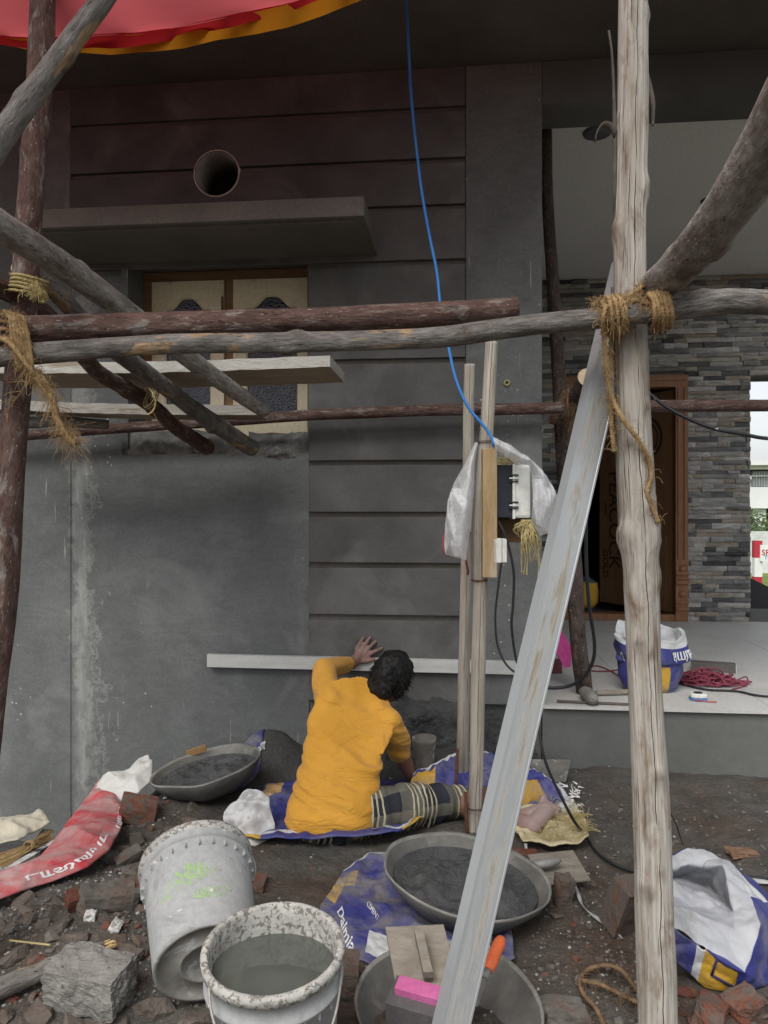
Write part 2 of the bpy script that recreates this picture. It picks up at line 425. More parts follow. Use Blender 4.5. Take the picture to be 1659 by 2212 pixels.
def stone_mat(kind):
    m, nt, b = newmat('ledge_stone_' + kind)
    if kind == 'each': r = nd(nt, 'ShaderNodeObjectInfo').outputs['Random']
    else: r = nd(nt, 'ShaderNodeAttribute', attribute_name='tone').outputs['Fac']
    w = coord(nt, 'world', (7, 7, 22)); n = noi(nt, w, 1.6, 6, .6)
    c = ramp(nt, r, STONES); c = mixc(nt, .65, c, ramp(nt, n, [(.25, .4), (.75, 1.35)]), 'MULTIPLY')
    sset(nt, b, 'Base Color', c); sset(nt, b, 'Roughness', .75); sset(nt, b, 'Specular IOR Level', .3)
    bump(nt, b, noi(nt, w, 3, 6, .7), .8, .012); return m
M_stone = stone_mat('each'); M_stone_rest = stone_mat('rest')

def bark(name, cols, cracks=.5, flecks=None, along=7.0, fl_lo=.66, patch=None, p_lo=.55, p_hi=.62, rough=.85, pscale=1.0, bs=.7, splits=(), iso=False):
    """wood on the poles: grain runs along the pole"""
    m, nt, b = newmat(name)
    g = coord(nt, 'grain', (1, 1, along)); gl = coord(nt, 'grain', (3.2, 3.2, along * 2.4) if iso else (6, 6, along * .55)); gb = coord(nt, 'grain', (1.0, 1.0, 9))
    n1 = noi(nt, g, 1.0, 7, .65, .3); n2 = noi(nt, gl, 1.0, 5, .6)
    c = ramp(nt, n1, [(.25 + .5 * i / (len(cols) - 1), q) for i, q in enumerate(cols)])
    c = mixc(nt, .6, c, ramp(nt, n2, [(.25, .35), (.65, 1.1)]), 'MULTIPLY')
    if patch:
        k = ramp(nt, noi(nt, gb, pscale, 5, .6, .5), [(p_lo, 0.0), (p_hi, 1.0)]); c = mixc(nt, k, c, mixc(nt, .5, patch, ramp(nt, n2, [(.3, .4), (.7, 1.1)]), 'MULTIPLY'))
    crk = noi(nt, coord(nt, 'grain', (4, 4, 26) if iso else (9, 9, 5)), 1.0, 4, .6, 1.0 if iso else 0); ck = ramp(nt, crk, [(.30, 1.0), (.355, 0.0)])
    if cracks: c = mixc(nt, mth(nt, 'MULTIPLY', ck, cracks), c, (.02, .017, .015))
    kn = nd(nt, 'ShaderNodeAttribute', attribute_name='knot').outputs['Fac']; kn = mth(nt, 'MULTIPLY', kn, ramp(nt, n2, [(.2, .5), (.7, 1.0)])); c = mixc(nt, kn, c, (.075, .042, .026))
    for (th0, wd, lo) in splits:                             # long drying splits
        gw = nd(nt, 'ShaderNodeVectorMath', {0: coord(nt, 'grain'), 1: (math.cos(th0), math.sin(th0), 0)}, operation='DOT_PRODUCT').outputs['Value']
        wv = mth(nt, 'MULTIPLY', mth(nt, 'SUBTRACT', noi(nt, coord(nt, 'grain', (0, 0, 1.7)), 2.0 + th0, 4), .5), .5)
        side = nd(nt, 'ShaderNodeVectorMath', {0: coord(nt, 'grain'), 1: (-math.sin(th0), math.cos(th0), 0)}, operation='DOT_PRODUCT').outputs['Value']
        dd = mth(nt, 'ABSOLUTE', mth(nt, 'SUBTRACT', side, wv)); k = nd(nt, 'ShaderNodeMapRange', {0: dd, 1: wd * .4, 2: wd, 3: 1, 4: 0}).outputs[0]
        k = mth(nt, 'MULTIPLY', k, mth(nt, 'GREATER_THAN', gw, 0)); k = mth(nt, 'MULTIPLY', k, ramp(nt, noi(nt, coord(nt, 'grain', (0, 0, 1)), 1.3 + th0, 2), [(lo, 0.0), (lo + .05, 1.0)]))
        c = mixc(nt, k, c, (.025, .02, .016)); ck = mth(nt, 'MAXIMUM', ck, k)
    if flecks:
        k = ramp(nt, noi(nt, coord(nt, 'grain', (7, 7, 60)), 1.0, 3, .6), [(fl_lo, 0.0), (fl_lo + .04, 1.0)]); c = mixc(nt, k, c, flecks)
    sset(nt, b, 'Base Color', c); sset(nt, b, 'Roughness', rough); sset(nt, b, 'Specular IOR Level', .25)
    h = mth(nt, 'SUBTRACT', mth(nt, 'ADD', n2, mth(nt, 'MULTIPLY', n1, .8)), mth(nt, 'MULTIPLY', ck, .8))
    bump(nt, b, h, bs, .006); return m
M_pale = bark('stripped_pale_wood', [(.23, .185, .14), (.37, .33, .275), (.51, .48, .43), (.40, .335, .26)], .8, None, 3.2, splits=[(1.5, .026, .42), (2.15, .018, .52)], patch=(.17, .11, .068), p_lo=.52, p_hi=.76, bs=1.0)
M_pale2 = bark('weathered_pale_wood', [(.27, .23, .18), (.42, .38, .32), (.52, .48, .41)], .85, None, 3.0, splits=[(1.5, .035, .42), (1.0, .03, .48)], patch=(.34, .26, .17), p_lo=.6, p_hi=.75)
M_red_bark = bark('red_brown_bark', [(.05, .030, .026), (.115, .068, .056), (.175, .115, .098)], .65, (.40, .37, .33), 13, .665, patch=(.24, .205, .18), p_lo=.55, p_hi=.64, bs=1.0, pscale=1.4, iso=True)
M_grey_bark = bark('grey_bark', [(.07, .063, .056), (.17, .157, .143), (.29, .275, .255)], .8, (.40, .38, .35), 12, .67, patch=(.36, .25, .145), p_lo=.60, p_hi=.63, bs=1.0, pscale=.8, iso=True)
M_dark_bark = bark('dark_bark', [(.035, .026, .022), (.075, .056, .048), (.13, .105, .092)], .6, (.42, .40, .37), 15, .655, patch=(.14, .092, .075), p_lo=.55, p_hi=.66, bs=1.0, iso=True)
M_lichen = bark('lichen_bark', [(.16, .14, .12), (.30, .28, .25), (.46, .445, .41)], .7, (.46, .45, .41), 14, .64, patch=(.14, .10, .08), p_lo=.5, p_hi=.72, bs=1.2, pscale=.7, iso=True)
M_cut = pm('cut_wood_end', (.40, .29, .18), (.56, .44, .29), 14, 4, .85, .4, .003, 80)
M_plank_edge = pm('limewashed_plank', (.34, .325, .285), (.54, .525, .48), 5, 6, .85, .4, .003, 40, 'obj', (1, 8, 8), patch=(.25, .21, .155), patch_scale=5, patch_lo=.52, patch_hi=.66)
M_coir = pm('coir_rope', (.24, .15, .07), (.46, .32, .16), 30, 4, .95, .4, .002, 160)
M_coir_dark = pm('old_coir_rope', (.14, .085, .045), (.28, .185, .11), 30, 4, .95, .4, .002, 160)
M_straw = pm('straw', (.38, .30, .12), (.62, .52, .26), 20, 3, .9, .2, .002, 90)

def alu_mat():
    m, nt, b = newmat('cement_stained_aluminium'); v = coord(nt, 'grain')
    k = ramp(nt, noi(nt, coord(nt, 'grain', (3.5, 3.5, 7)), 1.1, 6, .65, .6), [(.44, 0.0), (.60, 1.0)])
    mid = ramp(nt, nd(nt, 'ShaderNodeSeparateXYZ', {0: v}).outputs[0], [(.12, 0.0), (.3, 1.0), (.72, 1.0), (.88, 0.0)])
    k = mth(nt, 'MULTIPLY', k, mid)
    fine = noi(nt, coord(nt, 'grain', (60, 60, 9)), 1, 4, .6)
    c = mixc(nt, k, (.60, .63, .64), ramp(nt, noi(nt, coord(nt, 'grain', (9, 9, 5)), 2, 4), [(.35, (.27, .235, .17)), (.65, (.42, .39, .32))]))
    c = mixc(nt, .3, c, ramp(nt, fine, [(.3, .55), (.7, 1.0)]), 'MULTIPLY')
    sset(nt, b, 'Base Color', c); sset(nt, b, 'Metallic', mth(nt, 'SUBTRACT', .55, mth(nt, 'MULTIPLY', k, .55)))
    sset(nt, b, 'Roughness', mth(nt, 'ADD', .42, mth(nt, 'MULTIPLY', k, .4))); bump(nt, b, fine, .15, .001); return m
M_alu = alu_mat()
M_alu2 = pm('dusty_white_aluminium', (.55, .56, .54), (.68, .68, .65), 6, 5, .6, .2, .002, 60, 'obj', (1, 1, 8), patch=(.40, .37, .31), patch_scale=3, patch_lo=.62, patch_hi=.7, metal=.1)

def soil_mat():
    m, nt, b = newmat('site_soil'); w = coord(nt, 'world')
    a = noi(nt, w, 1.4, 5, .6, .5); mid = noi(nt, w, 9, 8, .68); fine = noi(nt, w, 70, 6, .7)
    c = ramp(nt, a, [(.38, (.15, .108, .082)), (.5, (.15, .13, .11)), (.62, (.148, .142, .128))])
    c = mixc(nt, .75, c, ramp(nt, mid, [(.3, .42), (.68, 1.15)]), 'MULTIPLY')
    c = mixc(nt, .6, c, ramp(nt, fine, [(.3, .45), (.7, 1.15)]), 'MULTIPLY')
    sp = ramp(nt, vor(nt, w, 42), [(.035, 1.0), (.055, 0.0)]); sp = mth(nt, 'MULTIPLY', sp, ramp(nt, noi(nt, w, 5, 2), [(.62, 0.0), (.66, 1.0)]))
    c = mixc(nt, sp, c, (.42, .41, .38))
    br = ramp(nt, noi(nt, w, 22, 3), [(.66, 0.0), (.74, .35)]); c = mixc(nt, br, c, (.16, .075, .05))
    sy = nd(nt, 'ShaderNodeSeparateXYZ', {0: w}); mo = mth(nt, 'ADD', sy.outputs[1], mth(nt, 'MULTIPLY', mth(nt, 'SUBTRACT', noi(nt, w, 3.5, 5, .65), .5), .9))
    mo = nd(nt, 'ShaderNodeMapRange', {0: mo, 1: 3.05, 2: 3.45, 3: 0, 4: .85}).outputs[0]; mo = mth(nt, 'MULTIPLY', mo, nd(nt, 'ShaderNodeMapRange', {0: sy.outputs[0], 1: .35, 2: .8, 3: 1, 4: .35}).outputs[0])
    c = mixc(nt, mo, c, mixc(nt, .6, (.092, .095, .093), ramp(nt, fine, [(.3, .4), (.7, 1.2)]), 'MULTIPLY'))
    sset(nt, b, 'Base Color', c); sset(nt, b, 'Roughness', .95); sset(nt, b, 'Specular IOR Level', .15)
    bump(nt, b, mth(nt, 'ADD', mth(nt, 'MULTIPLY', mid, 1.6), fine), 1.0, .014); return m
M_soil = soil_mat()
M_grass = pm('lawn', (.10, .14, .03), (.20, .25, .06), 1.5, 5, .95, .3, .02, 12, 'world')
M_leaf = pm('leaf_green', (.04, .075, .02), (.10, .15, .05), 3, 3, .7, 0)
M_white = pm('white_wall_paint', (.72, .74, .73), (.82, .83, .82), 1.2, 3, .8, 0, kind='world')
def brick_mat():
    m, nt, b = newmat('broken_brick'); v = coord(nt, 'obj', (.045, .045, .045)) if False else coord(nt, 'world'); r = nd(nt, 'ShaderNodeObjectInfo').outputs['Random']
    n = noi(nt, v, 26, 6, .65); fine = noi(nt, v, 130, 4, .65)
    c = ramp(nt, r, [(0, (.16, .055, .036)), (.4, (.21, .085, .055)), (.7, (.13, .06, .045)), (1, (.25, .11, .07))]); c = mixc(nt, .5, c, ramp(nt, fine, [(.3, .45), (.7, 1.1)]), 'MULTIPLY')
    k = ramp(nt, mth(nt, 'ADD', n, mth(nt, 'MULTIPLY', mth(nt, 'SUBTRACT', r, .5), .22)), [(.38, 0.0), (.56, .95)]); c = mixc(nt, k, c, (.125, .105, .09))
    sset(nt, b, 'Base Color', c); sset(nt, b, 'Roughness', .95); sset(nt, b, 'Specular IOR Level', .15); bump(nt, b, mth(nt, 'ADD', n, fine), .9, .006); return m
M_brick = brick_mat()
M_lump = pm('mortar_lump', (.10, .09, .078), (.19, .175, .155), 9, 6, .95, .9, .006, 50, 'world', patch=(.13, .085, .065), patch_scale=14, patch_lo=.5, patch_hi=.66)
M_conc = pm('old_concrete', (.19, .182, .165), (.31, .30, .275), 14, 8, .95, 1.0, .008, 70, 'obj', speck=(.08, .075, .07), speck_scale=90, speck_lo=.66)
M_black = pm('black_cable', (.015, .017, .02), (.03, .033, .037), 9, 3, .5, .1, .001, 60, speck=(.3, .3, .29), speck_scale=40, speck_lo=.7)
M_blue = pm('blue_cable', (.03, .17, .50), (.05, .23, .6), 9, 2, .45, 0)
M_iron = pm('rusty_iron', (.09, .04, .025), (.22, .10, .06), 30, 5, .85, .5, .002, 90, metal=.2)
M_wire = pm('binding_wire', (.06, .04, .03), (.12, .08, .06), 30, 3, .6, 0, metal=.5)

# ================================================================ the setting
YW, YB, ZP = 3.881, 7.003, .337
def sst(a, b, x):
    t = min(1, max(0, (x - a) / (b - a))); return t * t * (3 - 2 * t)
def gau(x, y, cx, cy, sx, sy): return math.exp(-((x - cx) / sx) ** 2 - ((y - cy) / sy) ** 2)
def G0(x, y):
    z = -.37 * sst(-1.42, -2.0, x) * sst(2.1, 3.1, y) - .10 * sst(-1.15, -1.7, x) * sst(2.9, 3.6, y)
    z += .10 * gau(x, y, -1.0, 2.15, .5, .42) + .05 * gau(x, y, -.7, 2.5, .35, .3)
    z += .17 * gau(x, y, -.98, 3.86, .20, .22) + .13 * gau(x, y, -.12, 3.86, .26, .2) + .03 * gau(x, y, .9, 3.86, .8, .16)
    z += .05 * gau(x, y, -1.3, 3.25, .25, .3)
    z -= .55 * sst(7.4, 9.0, y) + .25 * sst(-.2, -2.5, y) * 0
    return z
def G(x, y):
    z = G0(x, y)
    if -4 < x < 4 and -1 < y < 5:
        z += .030 * mn.noise((x * 2.1, y * 2.1, 1.7)) + .014 * mn.noise((x * 7, y * 7, 4.1)) + .007 * mn.noise((x * 19, y * 19, 8.8)) + .004 * abs(mn.noise((x * 47, y * 47, 2.2)))
    return z
def gp(x, y, dz=0.0):
    """pixel -> point on the real ground"""
    p = onZ(x, y, 0)
    for _ in range(6): p = onZ(x, y, G(p.x, p.y) + dz)
    return p
def axis_list(a, b, step, far, grow=1.22):
    out = list(np.arange(a, b + 1e-6, step)); lo = []; s = step; x = a
    while x > -far: s *= grow; x -= s; lo.append(x)
    hi = []; s = step; x = b
    while x < far: s *= grow; x += s; hi.append(x)
    return lo[::-1] + out + hi
gx = axis_list(-2.35, 1.75, .0125, 900); gy = axis_list(1.62, 3.98, .0125, 900)
GV = [(x, y, G(x, y)) for y in gy for x in gx]; nx = len(gx)
GF = [(j * nx + i, j * nx + i + 1, (j + 1) * nx + i + 1, (j + 1) * nx + i) for j in range(len(gy) - 1) for i in range(nx - 1)]
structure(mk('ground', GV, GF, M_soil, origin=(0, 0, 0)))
del GV, GF

house = thing('house', 'unfinished house front in grey cement plaster with horizontal grooves and a stone clad porch', 'house', (-.8, YW, 0))
T = .025                                   # depth of the plaster panels
WX0, WX1, WZ0, WZ1 = -1.775, -.787, 1.631, 2.62   # window opening
XC = .403                                  # right-hand corner of the wall
hole_c = onY(468, 375, YW); HR = .118
cutw = box('cutter', (WX0, YW - .5, WZ0), (WX1, YW + 1, WZ1), M_dark)
hv, hf = lathe([(HR, 0), (HR, .9)], (hole_c.x, YW - .4, hole_c.z), (0, 1, 0), 40)
hf += [tuple(range(40))[::-1], tuple(range(40, 80))]
cuth = mk('cutter', hv, hf, M_dark)
core = box('wall', (-5, YW + T, -.7), (XC - .002, YW + .285, 3.545), M_concrete, house); cut(core, [cutw, cuth])
box('side_wall', (.15, YW + .287, -.2), (XC - .002, YB + .3, 3.38), M_fresh, house)
ZL = [3.332, 3.074, 2.839, 2.562, 2.30, 2.065, 1.807, 1.549, 1.286, 1.028, .763, .505]
gh = .014
def panel(x0, x1, z0, z1, mat=None, y0=YW, bev=.004, name='panel'):
    return box(name, (x0, y0, z0), (x1, YW + T + .001, z1), mat or M_panel, house, bev)
for i, z in enumerate(ZL):
    zt = z - gh; zb = (ZL[i + 1] if i + 1 < len(ZL) else .322) + gh
    if zb > WZ1 - .07:
        p = panel(-2.06, .023, zb, zt)
        if abs((zt + zb) / 2 - hole_c.z) < .3: cut(p, [cuth])
    else: panel(-.775, .023, zb, zt)
panel(-2.06, .023, ZL[0] + gh, 3.541)
panel(.0255, XC, .337, 3.541, M_plaster, name='pier')
panel(-2.06, -.777, -.68, WZ0 - .028, M_plaster, YW + .016, bev=0, name='plain_panel')
panel(-2.06, WX0 - .002, WZ0 - .028, 2.545, M_plaster, YW + .016, bev=0, name='plain_panel')
panel(-5, -2.06, -.69, 3.541, M_plaster, YW + .011, bev=0, name='pier')
for q in (cutw, cuth): bpy.data.objects.remove(q)
# pipe sleeve lining the round vent, and a dark sheet for the shade beyond
v, f = lathe([(HR - .001, 0), (HR + .004, .0), (HR + .004, .30), (HR - .004, .30), (HR - .004, .002)], (hole_c.x, YW - .004, hole_c.z), (0, 1, 0), 48)
mk('vent_sleeve', v, f, pm('dusty_pipe', (.72, .66, .60), (.8, .75, .7), 8, 4, .6, .2), house)
box('vent_shade', (hole_c.x - .2, YW + .288, hole_c.z - .2), (hole_c.x + .2, YW + .30, hole_c.z + .2), M_dark, house)
# sunshade slab over the window
cz = onY(805, 552, YW).z; yf = onZ(785, 466, cz).y; cz1 = at(786, 423, yf / ray(786, 423).y).z; cxr = onY(787, 450, yf).x
sh = box('sunshade', (-2.02, yf, cz), (cxr, YW - .001, cz1), M_concrete, house, .006)
box('drip_strip', (-1.96, yf + .035, cz - .012), (cxr - .05, yf + .05, cz - .001), M_concrete, sh)
# roof slab, beam and porch ceiling
box('roof_slab', (-6, 2.38, 3.543), (2.85, 7.4, 3.75), M_concrete, house)  # unseen front and right ends set for wall shade and porch light
box('beam', (XC + .002, YW + .002, 3.331), (2.85, 4.14, 3.541), M_fresh, house)
box('ceiling', (XC, 4.142, 3.383), (2.85, YB + .26, 3.5), M_ceiling, house)
for q in ((1540, 432), (1290, 285), (1640, 330)):
    p = onZ(*q, 3.383); v, f = lathe([(.0, .018), (.065, .018), (.075, .012), (.078, 0)], (p.x, p.y, 3.383), (0, 0, -1), 28)
    mk('ceiling_fitting', v, f, pm('fitting_rim', (.10, .10, .11), (.16, .16, .17), 5, 2, .5, 0), house)
# window
yw = YW + .20
def wp(x, y): return onY(x, y, yw)
fx0, fx1, fz0, fz1 = wp(310, 700).x, -.787, 1.633, 2.615
f_ = MB(); mx = wp(495, 700).x
f_.box((fx0 + .001, yw, fz0), (fx1 - .001, yw + .08, fz0 + .075)).box((fx0 + .001, yw, fz1 - .05), (fx1 - .001, yw + .08, fz1))
for a, b_ in ((fx0 + .001, wp(330, 700).x - .004), (mx - .022, mx + .022), (fx1 - .035, fx1 - .001)): f_.box((a, yw + .001, fz0 + .075), (b_, yw + .079, fz1 - .05))
f_.build('window_frame', M_win_wood, house)
jx = WX0; box('jamb_plaster', (jx + .001, YW + .001, WZ0 + .002), (fx0, yw + .085, WZ1 - .004), M_plaster, house)
def shutter(x0, x1, z0, z1):
    w = x1 - x0; st = .072; ix0, ix1, iz0, iz1 = x0 + st, x1 - st, z0 + .085, z1 - .15
    inner = []; outer = []; n = 24
    for k in range(n + 1):                                   # arched top from left to right: shoulders, ogee, crown
        t = k / n; a = .5 - .5 * math.cos(2 * PI * t); h = .062 * sst(0.05, .95, a)
        inner.append((ix0 + (ix1 - ix0) * t, iz1 + h)); outer.append((x0 + w * t, z1))
    inner += [(ix1, iz0), (ix0, iz0)]; outer += [(x1, z0), (x0, z0)]
    N_ = len(inner); y0, y1 = yw - .012, yw + .028; V = []; F = []
    for (y, off) in ((y0, 0), (y1, 0)):
        V += [(a, y, b_) for a, b_ in outer] + [(a, y, b_) for a, b_ in inner]
    V += [(a + (.008 if a < (ix0 + ix1) / 2 else -.008), y0 + .01, b_ - .008 * (1 if b_ > iz0 + .01 else -1)) for a, b_ in inner]
    for k in range(N_):
        q = (k + 1) % N_
        F += [(k, q, N_ + q, N_ + k), (2 * N_ + q, 2 * N_ + k, 3 * N_ + k, 3 * N_ + q), (q, k, 2 * N_ + k, 2 * N_ + q),
              (N_ + k, N_ + q, 4 * N_ + q, 4 * N_ + k), (4 * N_ + k, 4 * N_ + q, 3 * N_ + q, 3 * N_ + k)]
    s = mk('window_shutter', V, F, M_cream, house, False)
    box('pane', (ix0 - .01, yw + .004, iz0 - .01), (ix1 + .01, yw + .010, iz1 + .07), M_glass, s)
    h0 = box('hinge', (x1 - .012, y0 - .008, z1 - .17), (x1 - .002, y0 - .001, z1 - .09), M_iron, s)
sz0, sz1 = wp(500, 945).z, wp(500, 606).z
shutter(wp(330, 700).x, wp(485, 700).x, sz0, sz1); shutter(wp(505, 700).x, wp(662, 700).x + .03, sz0, sz1)
# rough mortar left along the window sill
def rough_strip(name, x0, x1, z0, z1, y0, depth, mat, parent, dens=.012, seed=0, edge=.3, bot=.25):
    nu, nv = max(4, int((x1 - x0) / dens)), max(4, int((z1 - z0) / dens)); V = []; F = []
    for j in range(nv + 1):
        for i in range(nu + 1):
            u, w = i / nu, j / nv; x = x0 + (x1 - x0) * u; z = z0 + (z1 - z0) * w
            e = min(1, min(u, 1 - u) / edge * 1.6, (w + bot) / edge, (1 - w) / edge) + .25 * mn.noise((x * 11, seed, z * 11))
            n = .5 + .5 * mn.noise((x * 5 + seed, 3, z * 5)); n2 = abs(mn.noise((x * 23, seed, z * 23))); n3 = mn.noise((x * 60, seed, z * 60))
            h = depth * max(-.15, (e * 1.2 * n - .28 + .55 * n2 * e + .22 * n3 * e))
            V.append((x, y0 - h, z + .4 * depth * mn.noise((x * 9, 7.7 + seed, z * 9))))
    for j in range(nv):
        for i in range(nu): a = j * (nu + 1) + i; F.append((a, a + 1, a + nu + 2, a + nu + 1))
    return mk(name, V, F, mat, parent)
rough_strip('mortar_crust', -1.80, -1.18, WZ0 - .06, WZ0 + .10, YW + .03, .05, M_mortar_dry, house, seed=3, bot=0)
rough_strip('mortar_crust', -1.25, -.80, WZ0 - .07, WZ0 + .055, YW + .025, .045, M_mortar_dry, house, seed=8, bot=0)
rough_strip('mortar_crust', -1.10, -.79, WZ0 - .11, WZ0 + .085, YW + .028, .05, M_mortar_dry, house, seed=12, bot=0, edge=.5)
rough_strip('mortar_crust', -.774, XC - .005, -.25, .345, YW + .022, .03, M_mortar, house, seed=21, edge=.12)
rough_strip('mortar_crust', -.45, .05, -.15, .40, YW - .002, .05, M_mortar, house, seed=33, edge=.25)

# ---- porch
porch = thing('porch', 'raised porch with grey floor tiles and a plain rendered front', 'porch', (2.5, YW, 0))
box('plinth', (XC + .003, YW + .012, -.7), (2.87, YB + 3, ZP - .013), M_fresh, porch)
ty = [YW - .012] + [YW + .60 * k + .30 for k in range(0, 6)]; tx = [XC + .004] + [.92 + .6 * k for k in range(0, 4)] + [2.88]
for j in range(len(ty) - 1):
    for i in range(len(tx) - 1):
        box('floor_tile', (tx[i] + .0015, ty[j] + .0015, ZP - .012), (tx[i + 1] - .0015, min(ty[j + 1] - .0015, YB + .25), ZP + random.Random(i * 9 + j).uniform(0, .0008)), M_tile, porch)
# ---- stone-clad porch wall, its door and the side opening
DX0, DX1, DZ1 = .906, 1.984, 2.506
OX0, OZ0, OZ1 = 2.524, .426, 2.478
cw = MB(); yb0 = YB + .03
cw.box((XC, yb0, ZP), (DX0, yb0 + .22, 3.383)).box((DX0, yb0, DZ1), (OX0, yb0 + .22, 3.383)).box((DX1, yb0, ZP), (OX0, yb0 + .22, DZ1)).box((OX0, yb0, OZ1), (2.85, yb0 + .22, 3.383)).box((OX0, yb0, ZP), (2.85, yb0 + .22, OZ0))
sw = cw.build('stone_wall', M_fresh, house)
rs = random.Random(5)
def stone_mesh(k):
    bm = bmesh.new(); r = random.Random(k); nu, nv = 5, 3; g = {}
    for i in range(nu + 1):
        for j in range(nv + 1):
            e = (0 < i < nu) and (0 < j < nv)
            g[i, j] = bm.verts.new((i / nu - .5 + (0 if i in (0, nu) else r.uniform(-.06, .06)), (-.5 - r.uniform(0, .5) if e else -.35 - r.uniform(0, .25)), j / nv - .5 + (0 if j in (0, nv) else r.uniform(-.1, .1))))
    for i in range(nu):
        for j in range(nv): bm.faces.new((g[i, j], g[i + 1, j], g[i + 1, j + 1], g[i, j + 1]))
    bk = {q: bm.verts.new((g[q].co.x, .5, g[q].co.z)) for q in g if q[0] in (0, nu) or q[1] in (0, nv)}
    ring = [(i, 0) for i in range(nu)] + [(nu, j) for j in range(nv)] + [(i, nv) for i in range(nu, 0, -1)] + [(0, j) for j in range(nv, 0, -1)]
    for a, b_ in zip(ring, ring[1:] + ring[:1]): bm.faces.new((g[b_], g[a], bk[a], bk[b_]))
    me = bpy.data.meshes.new('stone'); bm.to_mesh(me); bm.free(); me.materials.append(M_stone); return me
smesh = [stone_mesh(k) for k in range(10)]
cells = []; z = ZP + .002
while z < 3.36:
    h = rs.choice((.032, .037, .042, .047)); x = XC + .002 - rs.uniform(0, .15)
    while x < 2.7:
        w = rs.choice((.10, .14, .19, .24, .28)); x0, x1, z0, z1 = max(x, XC + .003), x + w - .0015, z, min(z + h - .0015, 3.381)
        x += w; parts = [(x0, x1)]
        if z0 < DZ1: parts = [q for q in ((x0, min(x1, DX0 - .001)), (max(x0, DX1 + .001), x1))]
        if z0 < OZ1: parts = [(a, min(b_, OX0)) for a, b_ in parts]
        for a, b_ in parts:
            if b_ - a > .02: cells.append((a, b_, z0, z1, rs.uniform(.012, .034), rs.random(), rs.randrange(10)))
    z += h
# the 300 that show largest: right of the door and above it, clear of posts
def vis(c):
    s = (c[1] - c[0]) * (c[3] - c[2]); xm = (c[0] + c[1]) / 2; zm = (c[2] + c[3]) / 2
    return s * (3 if xm > DX1 - .1 and zm < 2.5 and xm < 2.6 else 1.6 if (xm > 1.6 and zm > 2.5 and xm < 2.75) else .35)
cells.sort(key=vis, reverse=True)
for k, (a, b_, z0, z1, dep, tone, me) in enumerate(cells[:300]):
    o = bpy.data.objects.new('stone', smesh[me]); COL.objects.link(o); o.parent = sw
    o.location = Vector(((a + b_) / 2, yb0 - dep / 2 + .002, (z0 + z1) / 2)) - wloc(sw); o.scale = (b_ - a, dep, z1 - z0)
V = []; F = []; tn = []
for (a, b_, z0, z1, dep, tone, me) in cells[300:]:
    n = len(V); m_ = smesh[me]
    for q in m_.vertices: V.append(((a + b_) / 2 + q.co.x * (b_ - a), yb0 - dep / 2 + .002 + q.co.y * dep, (z0 + z1) / 2 + q.co.z * (z1 - z0))); tn.append((tone, tone, tone))
    F += [[i + n for i in p.vertices] for p in m_.polygons]
o = mk('stone_courses', V, F, M_stone_rest, sw, False, {'tone': tn}); o['kind'] = 'stuff'
# door frame with carved mouldings, threshold, leaf standing ajar
df = MB(); jw = .105; yd = YB - .035
for a in (DX0, DX1 - jw):
    df.box((a, yd, ZP + .001), (a + jw, YB + .10, DZ1 - jw)); df.box((a + .018, yd - .012, ZP + .55), (a + .038, yd, DZ1 - jw - .01)); df.box((a + jw - .034, yd - .012, ZP + .55), (a + jw - .014, yd, DZ1 - jw - .01))
df.box((DX0, yd, DZ1 - jw), (DX1, YB + .10, DZ1)).box((DX0 + .02, yd - .012, DZ1 - .05), (DX1 - .02, yd, DZ1 - .02))
dfo = df.build('door_frame', M_wood_frame, house)
for a in (DX0, DX1 - jw):
    for zz, hh, o_ in ((.33, .03, .022), (.37, .018, .012), (.41, .03, .022), (.16, .02, .018), (.10, .03, .024), (.50, .05, .012)):
        box('moulding', (a - .004, yd - o_, ZP + zz), (a + jw + .004, yd - .001, ZP + zz + hh), M_wood_frame, dfo, .004)
    for zz in (.24, .46):
        v, f = lathe([(.0, .014), (.018, .012), (.026, .004), (.03, .0)], (a + jw / 2, yd, ZP + zz), (0, -1, 0), 20); mk('rosette', v, f, M_wood_frame, dfo)
box('threshold', (DX0 + .002, yd + .01, ZP + .002), (DX1 - .002, YB + .12, ZP + .06), M_wood_frame, house, .004)
hx, hy = DX1 - jw - .01, YB + .06; fe = onZ(1295, 1308, ZP + .03); ld = Vector((fe.x - hx, fe.y - hy, 0)); ll = ld.length; ld.normalize(); ln = Vector((ld.y, -ld.x, 0))
if ln.y > 0: ln = -ln
def leafp(s, z, o_=0.0): return Vector((hx, hy, 0)) + ld * s + ln * o_ + UP * z
lf = MB(); lf.obox(leafp(ll / 2, (ZP + .07 + DZ1 - jw - .01) / 2, -.02), ld * (ll / 2), ln * .018, UP * ((DZ1 - jw - .08 - ZP) / 2))
leaf = lf.build('door_leaf', M_door, house)
def lp(s0, s1, z0, z1, o_, mat, name):
    MB().obox(leafp((s0 + s1) / 2, (z0 + z1) / 2, o_), ld * (abs(s1 - s0) / 2), ln * .006, UP * ((z1 - z0) / 2)).build(name, mat, leaf)
lp(.06, ll - .3, ZP + .2, ZP + .75, .002, M_door, 'raised_panel')
lp(ll - .12, ll - .10, 1.28, 1.40, .012, M_iron, 'handle')
def door_text(s, zt, s_at, size, bold=.008):
    """letters run down the leaf, their tops towards the hinge"""
    v, f = text_mesh(s, bold)
    mk('lettering', [leafp(s_at - y * size, zt - x * size, .003) for x, y in v], f, M_door_ink, leaf, False)
door_text('PEACOCK', 1.70, ll - .14, .21); door_text('GOLD', .93, ll - .055, .10)
v, f = lathe([(.17, 0), (.19, .002), (.195, 0)], leafp(.30, 1.98, .0015), ln, 40); mk('round_emblem', v, f, M_door_ink, leaf)
